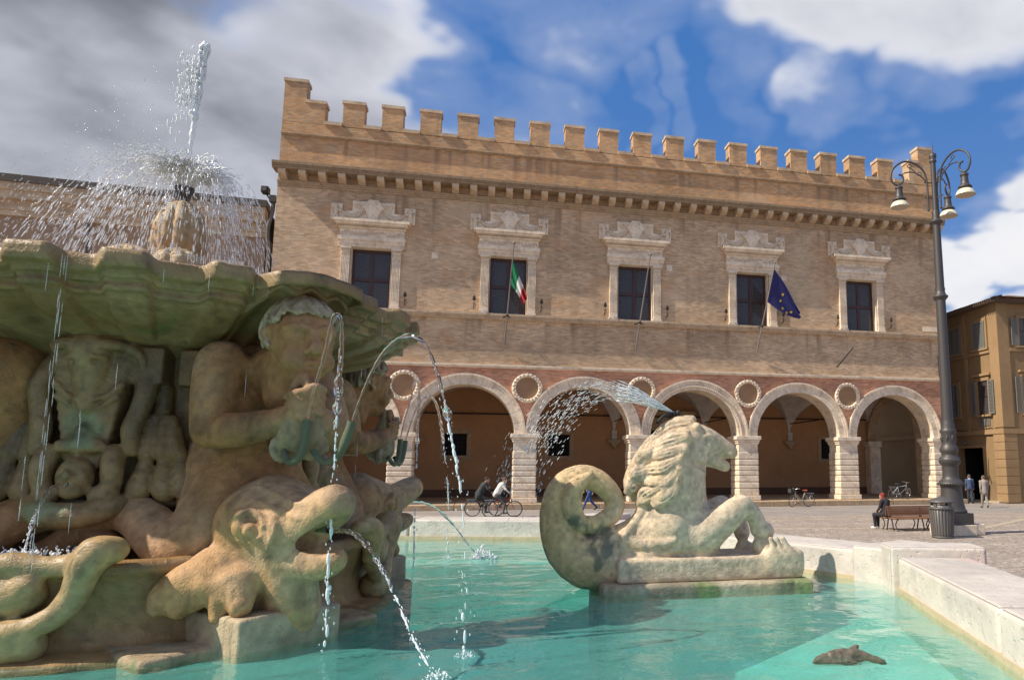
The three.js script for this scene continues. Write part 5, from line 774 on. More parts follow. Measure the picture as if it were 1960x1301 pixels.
// ------------------------------------------------------------------ sea horse
const horse = thing('seahorse_statue', 'pale stone sea horse with curled ring tail and wavy mane standing in the pool', 'statue', [5.87, WY, 32.81]);
{
  const c = new Clay(0.05), Hs = HORSE, zs = 0.8, Z = (ch) => ch.map(([x, y, z, r]) => [x, y, z / zs, r]);
  c.chain(Z(Hs.rump), { k: 0.08 }); c.chain(Z(Hs.belly), { k: 0.08 }); c.chain(Z(Hs.chest), { k: 0.08 }); c.chain(Z(Hs.shoulder), { k: 0.08 }); c.chain(Z(Hs.neck), { k: 0.07 });
  c.chain(Z(Hs.poll), { k: 0.05 }); c.chain(Z(Hs.skull), { k: 0.04 }); c.chain(Z(Hs.cheek), { k: 0.03 }); c.chain(Z(Hs.jaw), { k: 0.02 });
  { const HV = [-0.28, 0.04, 1.2], px = (x, y) => [(x - 1320) * 0.00412 + 0.0, (1130 - y) * 0.00412 + 0.0, 0]; const P = (L) => c.snap(L, HV, 0.5); for (const n of ['brow', 'browb']) c.chain(Z(Hs[n]), { k: 0.02 }); const J = Hs.cheek[0]; c.chain(P([[J[0] - 0.09, J[1] + 0.08, 0, 0.014], [J[0] - 0.095, J[1] - 0.02, 0, 0.022], [J[0] - 0.06, J[1] - 0.10, 0, 0.026], [J[0] + 0.02, J[1] - 0.14, 0, 0.024]]), { k: 0.02, sub: true }); const E = P(Hs.eye)[0]; c.ball(E[0], E[1], E[2] + 0.01, 0.040, 0.026, 0.026, { k: 0.014, sub: true }); c.ball(E[0], E[1], E[2] - 0.006, 0.026, 0.018, 0.018, { k: 0.004 }); c.chain([[E[0] - 0.05, E[1] + 0.010, E[2], 0.013], [E[0] - 0.005, E[1] + 0.034, E[2] + 0.004, 0.016], [E[0] + 0.045, E[1] + 0.008, E[2] - 0.004, 0.012]], { k: 0.010 }); c.chain([[E[0] - 0.04, E[1] - 0.016, E[2], 0.009], [E[0] + 0.03, E[1] - 0.026, E[2], 0.009]], { k: 0.008 });
    const N = P([[Hs.skull[3][0] - 0.022, Hs.skull[3][1] + 0.012, 0, 0.012]])[0]; c.ball(N[0], N[1], N[2] + 0.004, 0.016, 0.011, 0.014, { k: 0.008, sub: true }); c.chain(P([[Hs.skull[2][0] - 0.03, Hs.skull[2][1] - 0.03, 0, 0.010], [Hs.skull[2][0] + 0.02, Hs.skull[2][1] - 0.036, 0, 0.012], [Hs.skull[3][0] + 0.01, Hs.skull[3][1] - 0.022, 0, 0.010]]), { k: 0.010 }); c.chain(P([[E[0] + 0.02, E[1] - 0.05, 0, 0.010], [E[0] + 0.07, E[1] - 0.075, 0, 0.010]]), { k: 0.014 }); }
 c.chain(Z(Hs.ear), { k: 0.015 }); c.chain(Z(Hs.mouth), { k: 0.008, sub: true }); c.chain(Z(Hs.nostril), { k: 0.006, sub: true });
  c.chain(Z(Hs.legN), { k: 0.05 }); c.chain(Z(Hs.legN2), { k: 0.025 }); c.chain(Z(Hs.hoofN), { k: 0.015 }); c.chain(Z(Hs.legF), { k: 0.05 }); c.chain(Z(Hs.legF2), { k: 0.02 }); c.chain(Z(Hs.webN), { k: 0.03 }); c.chain(Z(Hs.webF), { k: 0.03 });
  for (const s of [-0.03, 0.02, 0.07]) c.chain([[0.60 + s, 0.36, 0.27 / zs, 0.018], [0.66 + s * 1.4, 0.22, 0.27 / zs, 0.02]], { k: 0.012 });
  c.chain(Z(Hs.tail.slice(0, 11)), { k: 0.018 }); c.chain(Z(Hs.tail.slice(10)), { k: 0.010 });
  const HV = [-0.28, 0.04, 0.96 / zs], hs = (ch, q) => c.snap(Z(ch), HV, q);
  { const locks = Hs.mane.map((m, i) => i === 0 || i === 7 || i === 8 ? Z(m) : hs(m, -0.05)); c.chain(Z(Hs.mane[8]), { k: 0.02 }); for (const [i, m] of locks.entries()) { c.chain(m, { k: 0.006 }); if (i !== 7 && i !== 8) { for (const o of [-1, 1]) c.chain(m.map(([x, y, z, r], j) => [x + o * r * 0.45, y + o * r * 0.75, z - r * 0.12, r * 0.55]), { k: 0.006 }); } } }
  for (const [i, m] of Hs.mane.entries()) if (i !== 7 && i !== 8) for (const o of [-0.42, 0, 0.42]) c.chain(hs(m, 0).map(([x, y, z, r], j, A) => { const n = A[Math.min(j + 1, A.length - 1)], b = A[Math.max(0, j - 1)], dx = n[0] - b[0], dy = n[1] - b[1], l = Math.hypot(dx, dy) || 1; const w = c.snap([[x - dy / l * r * o, y + dx / l * r * o, z, 0.008]], HV, 0.55)[0]; w[3] = 0.0085; return w; }), { k: 0.010, sub: true });
  for (const f of [Hs.fold1, Hs.fold2, Hs.fold3]) c.chain(hs(f, 0.5), { k: 0.02 });
  c.box(-0.62, 0.83, 0.06, 0.235, -0.28 / zs, 0.28 / zs, 0.03, { k: 0.03 }); c.box(0.52, 0.84, 0.1, 0.28, -0.26 / zs, 0.29 / zs, 0.05, { k: 0.06 });
  const col0 = weathered({ cream: [0.60, 0.475, 0.335], ochre: [0.56, 0.41, 0.25], crust: [0.36, 0.28, 0.185], algae: [0.42, 0.40, 0.27], green: -0.08, brown: 0.25, streak: 0.16, seed: 51 });
  const stain = (x, y, z) => sstep(0.1, 0.35, fbm(x * 6, y * 4, z * 6, 4) * 0.95 + fbm(x * 22, y * 14, z * 22, 2) * 0.25 + 0.66 - Math.hypot((x + 0.79) / 0.25, (y - 0.27) / 0.36));   // dark blue-green lime stain under the tail
  const col = (x, y, z, nx, ny, nz) => { let c2 = col0(x, y, z, nx, ny, nz); const w = sstep(-0.55, -0.75, x + fbm(x * 4, y * 4, z * 4, 3) * 0.15); c2 = mix3(c2, [0.56 * (c2[0] / 0.55), 0.42 * (c2[1] / 0.46), 0.21 * (c2[2] / 0.33)], w * 0.75); return mix3(c2, [0.045, 0.07, 0.065], stain(x, y, z) * 0.72); };
  const g = netMesh(c, 0.0105, { relief: rough(16, 0.003), color: col }); g.scale(1, 1, zs); g.computeVertexNormals();
  part(horse, 'body', g, M.carved);
  const p = new Clay(0.01); p.box(-0.74, 0.87, -0.6, 0.062, -0.38, 0.38, 0.018);
  part(horse, 'plinth', netMesh(p, 0.016, { relief: rough(9, 0.007), color: weathered({ cream: [0.44, 0.38, 0.27], ochre: [0.36, 0.29, 0.18], crust: [0.15, 0.13, 0.10], green: 0.12, brown: 0.7, seed: 57 }) }), M.carved);
  part(horse, 'spray_nozzle', merged([rod([-0.125, 1.29, 0.0], [-0.115, 1.345, 0.0], 0.022, 0.018), tube([[-0.12, 1.33, 0], [-0.17, 1.325, 0.02], [-0.22, 1.30, 0.04], [-0.27, 1.25, 0.05]], 0.014, 12, 6), new THREE.SphereGeometry(0.022, 8, 6).translate(-0.09, 1.335, 0.02)]), M.iron);
}
// something dark lies just under the surface in the near right of the pool
{ const c = new Clay(0.03); c.ball(0, 0, 0, 0.15, 0.02, 0.06); c.chain([[-0.2, 0.0, 0.0, 0.008], [-0.08, 0.022, -0.01, 0.022], [0.06, 0.03, 0.0, 0.026], [0.15, 0.012, 0.03, 0.014], [0.24, -0.02, 0.08, 0.006]]); c.chain([[0.02, 0.02, -0.03, 0.016], [0.1, 0.03, -0.08, 0.012], [0.16, 0.05, -0.11, 0.004]]); c.chain([[-0.02, 0.0, 0.03, 0.018], [0.06, -0.005, 0.09, 0.008]]); single('bronze_spout', netMesh(c, 0.008, { relief: rough(22, 0.014), color: weathered({ cream: [0.16, 0.13, 0.09], ochre: [0.12, 0.09, 0.055], green: 0.1, brown: 0.5, seed: 61 }) }), M.carvedWet, 'dark weathered bronze spout breaking the water at the bottom right', 'spout').scale.set(0.8, 0.8, 0.8); scene.children[scene.children.length - 1].position.set(6.02, WY - 0.024, 34.98); }
// ------------------------------------------------------------------ flags on the sill
M.poleMetal = std({ color: lin(0.22, 0.19, 0.17), roughness: 0.5, metalness: 0.3 });
function flagpole(name, label, a, b) {
  const o = thing(name, label, 'flagpole', a), d = [b[0] - a[0], b[1] - a[1], b[2] - a[2]];
  part(o, 'pole', rod([0, 0, 0], d, 0.045, 0.03, 10), M.poleMetal); part(o, 'knob', new THREE.SphereGeometry(0.07, 12, 8).translate(...d), M.poleMetal);
  const t = 0.285; part(o, 'bracket', merged([rod([d[0] * t, d[1] * t, d[2] * t], [d[0] * t - 0.3, d[1] * t - 0.08, -0.1], 0.03), rod([d[0] * t, d[1] * t, d[2] * t], [d[0] * t + 0.25, d[1] * t - 0.06, -0.1], 0.03), new THREE.SphereGeometry(0.08, 8, 6).translate(d[0] * t, d[1] * t, d[2] * t)]), M.iron);
  return (s) => [a[0] + d[0] * s, a[1] + d[1] * s, a[2] + d[2] * s];
}
function cloth(fn, u0, u1, nu, nv) { const P = [], I = [], U = []; for (let i = 0; i <= nu; i++) for (let j = 0; j <= nv; j++) { const u = lerp(u0, u1, i / nu), v = j / nv; P.push(...fn(u, v)); U.push(u, v); } for (let i = 0; i < nu; i++) for (let j = 0; j < nv; j++) { const a = i * (nv + 1) + j; I.push(a, a + 1, a + nv + 2, a, a + nv + 2, a + nv + 1); } const g = new THREE.BufferGeometry(); g.setAttribute('position', new THREE.Float32BufferAttribute(P, 3)); g.setAttribute('uv', new THREE.Float32BufferAttribute(U, 2)); g.setIndex(I); g.computeVertexNormals(); return g; }
const clothMat = (r, g, b) => phys({ color: lin(r, g, b), roughness: 0.9, sheen: 0.3, transmission: 0.15, thickness: 0, side: THREE.DoubleSide });
{
  const at = flagpole('flagpole', 'dark flagpole carrying the drooping green white and red flag', [5.08, 8.72, 0.15], [5.42, 13.95, 1.4]);
  const fn = (u, v) => { const h = at(lerp(0.60, 0.84, v)), drop = u * u * 0.25, tip = [5.98 + v * 0.18, 10.85 + v * 0.35, 1.15 + v * 0.1]; const w = Math.pow(u, 0.85); return [lerp(h[0], tip[0], w) + 0.02 * Math.sin(v * 9), lerp(h[1], tip[1], w) - drop * 0.6, lerp(h[2], tip[2], w) + 0.13 * Math.sin(v * 10 + u * 4) * (0.3 + u)]; };
  const f = thing('flag', 'drooping green white and red flag in front of the second window', 'flag');
  part(f, 'green_band', cloth(fn, 0, 0.36, 14, 18), clothMat(0.0, 0.16, 0.06), 'green band beside the pole'); part(f, 'white_band', cloth(fn, 0.36, 0.68, 14, 18), clothMat(0.75, 0.73, 0.70), 'white middle band'); part(f, 'red_band', cloth(fn, 0.68, 1, 14, 18), clothMat(0.45, 0.02, 0.03), 'red outer band');
}
flagpole('flagpole', 'bare grey flagpole in front of the middle window', [12.29, 8.71, 0.15], [12.85, 13.83, 1.4]);
{
  const at = flagpole('flagpole', 'dark flagpole carrying the blue flag with yellow stars', [19.51, 8.86, 0.15], [20.25, 13.88, 1.4]);
  const fn = (u, v) => { const h = at(lerp(0.56, 0.93, v)), tip = [21.92, 10.75 + v * 0.35, 0.95]; const w = u; const bul = Math.sin(u * Math.PI) * 0.12; return [lerp(h[0], tip[0], w) + bul * v * 0.9, lerp(h[1], tip[1], w) + bul * (v - 0.55) * 1.6 - u * (1 - u) * 0.35, lerp(h[2], tip[2], w) + 0.10 * Math.sin(v * 7 + u * 6) * u]; };
  const f = thing('flag', 'blue flag with yellow stars hanging in front of the fourth window', 'flag');
  part(f, 'blue_field', cloth(fn, 0, 1, 30, 22), clothMat(0.022, 0.022, 0.13));
  const s = new THREE.Shape(); for (let i = 0; i < 10; i++) { const r = i % 2 ? 0.04 : 0.1, a = Math.PI / 2 + i * Math.PI / 5; i ? s.lineTo(r * Math.cos(a), r * Math.sin(a)) : s.moveTo(r * Math.cos(a), r * Math.sin(a)); } s.closePath();
  const star = new THREE.ExtrudeGeometry(s, { depth: 0.004, bevelEnabled: false }).translate(0, 0, -0.002);
  for (const [u, v] of [[0.36, 0.62], [0.34, 0.36], [0.44, 0.16], [0.58, 0.10], [0.70, 0.25]]) for (const side of [1, -1]) { const p = V(...fn(u, v)), a = V(...fn(u + 0.02, v)).sub(p), b = V(...fn(u, v + 0.02)).sub(p), n = a.cross(b).normalize(); if (n.z < 0) n.negate(); const m = part(f, 'star', star, M.starYellow ??= clothMat(0.75, 0.55, 0.02)); m.position.copy(p).addScaledVector(n, 0.012 * side); m.quaternion.setFromUnitVectors(V(0, 0, 1), n.multiplyScalar(side)); }
}
// ------------------------------------------------------------------ street lamp
{
  const LM = std({ color: lin(0.075, 0.068, 0.064), roughness: 0.5, metalness: 0.35 });
  const l = thing('street_lamp', 'tall dark cast iron street lamp with three hanging lanterns on scrolled arms', 'street lamp', [19.12, 0, 17.78]);
  part(l, 'stone_block', rb(-0.52, 0.5, 0, 0.33, -0.52, 0.5, 0.02), M.stone); part(l, 'stone_block', rb(0.51, 0.86, 0, 0.35, -0.3, 0.42, 0.03), M.stone);
  part(l, 'square_base', rb(-0.45, 0.45, 0.33, 0.70, -0.45, 0.45, 0.02), LM);
  part(l, 'bell_base', lathe([[0.30, 0.70], [0.44, 0.70], [0.45, 0.76], [0.42, 0.80], [0.40, 0.83], [0.36, 1.0], [0.33, 1.3], [0.32, 1.52], [0.33, 1.56], [0.41, 1.60], [0.42, 1.65], [0.36, 1.68], [0.31, 1.76], [0.27, 1.78], [0.25, 1.86], [0.24, 2.0], [0.26, 2.16], [0.25, 2.2], [0.32, 2.28], [0.335, 2.36], [0.32, 2.46], [0.27, 2.5], [0.24, 2.53], [0.24, 2.6], [0.285, 2.66], [0.29, 2.74], [0.25, 2.84], [0.215, 2.9], [0.225, 2.96], [0.225, 3.25], [0.26, 3.3], [0.25, 3.38], [0.21, 3.42], [0.22, 3.52], [0.19, 3.6], [0.185, 3.72]], 40), LM);
  const beads = []; for (let j = 0; j < 32; j++) { const a = j / 32 * 6.283; beads.push(new THREE.SphereGeometry(0.024, 6, 5).translate(0.415 * Math.cos(a), 1.60, 0.415 * Math.sin(a))); beads.push(new THREE.SphereGeometry(0.022, 6, 5).scale(1, 2, 1).translate(0.325 * Math.cos(a), 2.38, 0.325 * Math.sin(a))); if (j % 4 === 0) beads.push(new THREE.SphereGeometry(0.06, 6, 5).scale(0.8, 1.8, 0.6).translate(0.22 * Math.cos(a), 3.1, 0.22 * Math.sin(a))); }
  part(l, 'leaf_and_bead_ornament', merged(beads), LM).userData.kind = 'stuff';
  part(l, 'shaft', lathe([[0.185, 3.72], [0.18, 4.0], [0.155, 7.72], [0.17, 7.75], [0.24, 7.84], [0.25, 7.88], [0.18, 7.94], [0.15, 8.05], [0.165, 8.12], [0.145, 8.2], [0.125, 10.35], [0.14, 10.4], [0.215, 10.47], [0.22, 10.5], [0.14, 10.56], [0.125, 10.62], [0.13, 10.85], [0.09, 10.92], [0.085, 12.62], [0.12, 12.64], [0.12, 12.70], [0.09, 12.74], [0.125, 12.82], [0.12, 12.92], [0.06, 12.98], [0.025, 13.0], [0.012, 13.32], [0, 13.34]], 28), LM);
  const arm = [[0.24, 10.95, 0], [0.24, 11.4, 0], [0.25, 11.95, 0], [0.36, 12.35, 0], [0.68, 12.62, 0], [1.05, 12.66, 0], [1.38, 12.42, 0], [1.48, 12.1, 0], [1.36, 11.85, 0], [1.2, 11.84, 0], [1.06, 11.98, 0], [1.08, 12.16, 0], [1.2, 12.2, 0]];
  const armG = merged([tube(arm, 0.034, 80, 7), tube([[0.27, 11.9, 0], [0.42, 12.12, 0], [0.7, 12.28, 0], [1.0, 12.26, 0], [1.1, 12.14, 0]], 0.022, 30, 6), tube([[0.62, 12.3, 0], [0.78, 12.42, 0], [0.9, 12.5, 0], [0.82, 12.58, 0], [0.74, 12.5, 0], [0.8, 12.45, 0]], 0.016, 24, 5), tube([[0.42, 12.1, 0], [0.44, 12.26, 0], [0.54, 12.28, 0], [0.56, 12.2, 0], [0.5, 12.16, 0]], 0.014, 20, 5), rod([0.05, 11.35, 0], [0.34, 11.35, 0], 0.022), rod([0.05, 11.9, 0], [0.34, 11.9, 0], 0.022), new THREE.SphereGeometry(0.05, 8, 6).translate(0.24, 10.93, 0)]);
  const shade = lathe([[0.02, 0.0], [0.10, -0.01], [0.21, -0.05], [0.28, -0.13], [0.31, -0.24], [0.30, -0.245], [0.27, -0.14], [0.2, -0.07], [0.02, -0.02]], 32), cap = lathe([[0, 0.55], [0.04, 0.55], [0.05, 0.5], [0.13, 0.47], [0.14, 0.42], [0.11, 0.40], [0.115, 0.34], [0.125, 0.2], [0.14, 0.1], [0.19, 0.06], [0.22, 0.02], [0.215, -0.03], [0, -0.03]], 24), lens = new THREE.CylinderGeometry(0.28, 0.28, 0.02, 28);
  const shadeM = phys({ color: lin(0.80, 0.74, 0.55), roughness: 0.35, transmission: 0.15, thickness: 0 }), lensM = std({ color: lin(0.42, 0.36, 0.28), roughness: 0.4 });
  for (const a of [166, -76, 34]) { // arm angle about the post
    const A = sub(l, 'arm', [0, 0, 0], a * D2R); part(A, 'scrolled_bracket', armG, LM); part(A, 'lantern_cap', cap.clone().translate(1.22, 11.28, 0), LM); part(A, 'glass_shade', shade.clone().translate(1.22, 11.26, 0), shadeM); part(A, 'diffuser', lens.clone().translate(1.22, 11.03, 0), lensM);
  }
}
// ------------------------------------------------------------------ litter bin
{
  const b = thing('litter_bin', 'grey ribbed metal litter bin with a hooded top beside the street lamp', 'litter bin', [18.12, 0, 18.62]);
  const BM = std({ color: lin(0.13, 0.12, 0.11), roughness: 0.5, metalness: 0.35 });
  part(b, 'bin_body', lathe([[0, 0.06], [0.30, 0.06], [0.31, 0.1], [0.35, 0.88], [0, 0.88]], 40), BM); for (let i = 0; i < 26; i++) { const a = i / 26 * 6.283; part(b, 'rib', rod([0.31 * Math.cos(a), 0.12, 0.31 * Math.sin(a)], [0.35 * Math.cos(a), 0.86, 0.35 * Math.sin(a)], 0.018, 0.02, 6), BM); }
  part(b, 'rim', new THREE.TorusGeometry(0.36, 0.03, 8, 40).rotateX(Math.PI / 2).translate(0, 0.90, 0), BM); part(b, 'base_ring', new THREE.TorusGeometry(0.30, 0.03, 8, 36).rotateX(Math.PI / 2).translate(0, 0.04, 0), BM);
  for (const a of [0.4, 1.97, 3.54, 5.11]) part(b, 'hood_post', bx(-0.05, 0.05, 0.9, 1.1, 0.3, 0.34).rotateY(a), BM);
  part(b, 'hood', lathe([[0.30, 1.06], [0.38, 1.07], [0.39, 1.11], [0.33, 1.15], [0.2, 1.21], [0.08, 1.235], [0.05, 1.27], [0, 1.28]], 40), BM); part(b, 'inner_bag', lathe([[0, 0.885], [0.3, 0.885], [0.31, 0.98], [0.29, 0.98], [0.28, 0.9], [0, 0.9]], 24), std({ color: lin(0.5, 0.48, 0.43), roughness: 0.5 }));
}
// ------------------------------------------------------------------ double sided bench
{
  const b = thing('bench', 'double sided wooden slat bench with iron legs near the litter bin', 'bench', [18.85, 0, 15.95]);
  const wood = std({ map: withRepeat(tex8(256, 256, (u, v) => { const k = 1 + tn(u, v, 4, 4) * 0.15 + Math.sin(v * 90 + tn(u, v, 3, 3) * 8) * 0.05; return [0.52 * k, 0.37 * k, 0.27 * k]; }), 1, 3), roughness: 0.75 });
  for (const s of [-1, 1]) {
    for (let i = 0; i < 5; i++) part(b, 'seat_slat', rb(-1.0, 1.0, 0.415 + (i === 4 ? -0.012 : 0), 0.45 + (i === 4 ? -0.012 : 0), Math.min(s * (0.10 + i * 0.085), s * (0.175 + i * 0.085)), Math.max(s * (0.10 + i * 0.085), s * (0.175 + i * 0.085)), 0.008), wood);
    for (let i = 0; i < 5; i++) { const y = 0.5 + i * 0.068, z = s * (0.085 - i * 0.012); part(b, 'back_slat', rb(-1.0, 1.0, y, y + 0.056, z - 0.012, z + 0.012, 0.006), wood); }
  }
  for (const x of [-0.88, 0.88, 0.3]) part(b, 'iron_frame', merged([rod([x, 0.8, 0.0], [x, 0.40, 0.06], 0.022), rod([x, 0.8, 0.0], [x, 0.40, -0.06], 0.022), rod([x, 0.405, -0.52], [x, 0.405, 0.52], 0.02), rod([x, 0.40, 0.10], [x, 0, 0.22], 0.022), rod([x, 0.40, -0.10], [x, 0, -0.22], 0.022), tube([[x, 0.4, 0.5], [x, 0.36, 0.44], [x, 0.2, 0.34], [x, 0.03, 0.46], [x, 0.0, 0.5]], 0.02, 16, 6), tube([[x, 0.4, -0.5], [x, 0.36, -0.44], [x, 0.2, -0.34], [x, 0.03, -0.46], [x, 0.0, -0.5]], 0.02, 16, 6)]), M.iron);
}
// ------------------------------------------------------------------ bicycles
const rubber = std({ color: lin(0.018, 0.018, 0.018), roughness: 0.9 }), chrome = std({ color: lin(0.5, 0.5, 0.5), roughness: 0.3, metalness: 0.8 });
const WH = { tyre: new THREE.TorusGeometry(0.335, 0.018, 8, 44), rim: new THREE.TorusGeometry(0.312, 0.011, 6, 40), spokes: merged(Array.from({ length: 20 }, (_, i) => { const a = i / 20 * 6.283, b = a + (i % 2 ? 0.5 : -0.5); return rod([0.02 * Math.cos(b), 0.02 * Math.sin(b), i % 2 ? 0.02 : -0.02], [0.31 * Math.cos(a), 0.31 * Math.sin(a), 0], 0.0022, 0.0022, 4); })), hub: new THREE.CylinderGeometry(0.022, 0.022, 0.09, 12).rotateX(Math.PI / 2) };
function bicycle(label, at, turn, { frame = [0.3, 0.3, 0.3], step = false, saddle = [0.03, 0.03, 0.03], basket, rack, guards, lean = 0, steer = 0 }) {
  const o = thing('bicycle', label, 'bicycle', at, turn, 'bicycles on the piazza'); o.rotation.order = 'YXZ'; o.rotation.x = lean;
  const FM = std({ color: lin(...frame), roughness: 0.35, metalness: 0.15 });
  for (const x of [-0.52, 0.52]) { const w = sub(o, 'wheel', [x, 0.353, 0]); if (x > 0) w.rotation.y = steer; w.rotation.z = x; part(w, 'tyre', WH.tyre, rubber); part(w, 'rim', WH.rim, chrome); part(w, 'spokes', WH.spokes, chrome); part(w, 'hub', WH.hub, chrome); }
  const bb = [-0.07, 0.29, 0], st = [-0.23, 0.78, 0], hd = [0.36, 0.80, 0], h2 = [0.39, 0.68, 0], rw = [-0.52, 0.353, 0];
  const L = step ? [rod(h2, [0.1, 0.36, 0], 0.022), rod([0.1, 0.36, 0], bb, 0.022), rod([0.37, 0.76, 0], [0.05, 0.44, 0], 0.016)] : [rod(h2, bb, 0.02), rod(hd, [-0.215, 0.74, 0], 0.018)];
  L.push(rod(bb, st, 0.018), rod([0.35, 0.86, 0], h2, 0.022)); for (const z of [-0.05, 0.05]) L.push(rod(bb, [rw[0], rw[1], z], 0.010), rod([-0.21, 0.72, z * 0.3], [rw[0], rw[1], z], 0.009));
  part(o, 'frame', merged(L), FM);
  const fk = sub(o, 'fork', [0.39, 0, 0]); fk.rotation.y = steer; part(fk, 'blades', merged([-0.05, 0.05].map((z) => tube([[0, 0.68, z], [0.04, 0.5, z], [0.13, 0.353, z]], 0.011, 10, 6))), FM);
  part(fk, 'handlebar', merged([rod([-0.04, 0.86, 0], [-0.06, 0.98, 0], 0.014), tube([[-0.16, 1.0, 0.28], [-0.06, 1.02, 0.2], [0.0, 0.985, 0.05], [0.0, 0.985, -0.05], [-0.06, 1.02, -0.2], [-0.16, 1.0, -0.28]], 0.012, 30, 7)]), chrome); part(fk, 'grips', merged([rod([-0.16, 1.0, 0.28], [-0.09, 1.015, 0.23], 0.018), rod([-0.16, 1.0, -0.28], [-0.09, 1.015, -0.23], 0.018)]), rubber);
  part(o, 'saddle', merged([new THREE.SphereGeometry(0.1, 12, 8).scale(1.1, 0.38, 0.85).translate(-0.30, 0.90, 0), new THREE.SphereGeometry(0.06, 10, 6).scale(2.0, 0.5, 0.6).translate(-0.19, 0.905, 0), rod([-0.23, 0.76, 0], [-0.26, 0.88, 0], 0.013)]), std({ color: lin(...saddle), roughness: 0.6 }));
  part(o, 'crank', merged([new THREE.TorusGeometry(0.085, 0.008, 6, 24).translate(bb[0], bb[1], 0.06), rod([bb[0], bb[1], 0.07], [bb[0] + 0.12, bb[1] - 0.12, 0.08], 0.01), rod([bb[0], bb[1], -0.07], [bb[0] - 0.12, bb[1] + 0.12, -0.08], 0.01)]), chrome); part(o, 'pedal', bx(bb[0] + 0.07, bb[0] + 0.17, bb[1] - 0.135, bb[1] - 0.11, 0.085, 0.17), rubber); part(o, 'pedal', bx(bb[0] - 0.17, bb[0] - 0.07, bb[1] + 0.11, bb[1] + 0.135, -0.17, -0.085), rubber);
  if (guards) for (const x of [-0.52, 0.52]) part(o, 'mudguard', new THREE.TorusGeometry(0.365, 0.016, 6, 30, Math.PI * 0.75).rotateZ(x < 0 ? 0.25 : 0.5).translate(x, 0.353, 0), FM);
  if (rack) part(o, 'rack', merged([rod([-0.3, 0.74, 0.06], [-0.78, 0.74, 0.06], 0.008), rod([-0.3, 0.74, -0.06], [-0.78, 0.74, -0.06], 0.008), rod([-0.78, 0.74, 0.06], [-0.78, 0.74, -0.06], 0.008), rod([-0.74, 0.74, 0.06], [-0.52, 0.36, 0.06], 0.007), rod([-0.74, 0.74, -0.06], [-0.52, 0.36, -0.06], 0.007)]), rack === true ? chrome : FM);
  if (basket) part(o, 'basket', merged([bx(0.45, 0.47, 0.78, 1.0, -0.15, 0.15), bx(0.72, 0.74, 0.78, 1.0, -0.16, 0.16), bx(0.47, 0.72, 0.78, 1.0, -0.16, -0.145), bx(0.47, 0.72, 0.78, 1.0, 0.145, 0.16), bx(0.47, 0.72, 0.77, 0.785, -0.145, 0.145)]), std({ color: lin(...basket), roughness: 0.8 }));
  return o;
}
bicycle('cream step through bicycle with orange saddle parked against the loggia step', [21.3, 0, 1.62], Math.PI + 0.12, { frame: [0.62, 0.55, 0.40], step: true, saddle: [0.45, 0.10, 0.03], basket: [0.05, 0.045, 0.04], rack: true, lean: -0.12, steer: 0.4 });
{ const o = bicycle('silver bicycle leaning on the loggia step behind the bench', [28.2, 0.292, 0.45], 0.05, { frame: [0.5, 0.52, 0.55], rack: true, saddle: [0.03, 0.05, 0.04], lean: 0.16, steer: 0.5 }); }
bicycle('dark bicycle ridden by the person in the dark jacket', [4.3, 0.004, 5.7], 0.02, { frame: [0.05, 0.05, 0.05], guards: true, rack: true });
bicycle('red framed bicycle ridden by the person in the white shirt', [5.05, 0.004, 6.45], 0.02, { frame: [0.35, 0.03, 0.03], guards: false, rack: true });
bicycle('dark bicycle beside the ochre building doorway', [33.05, 0, 0.35], 1.15, { frame: [0.04, 0.04, 0.045], guards: true });

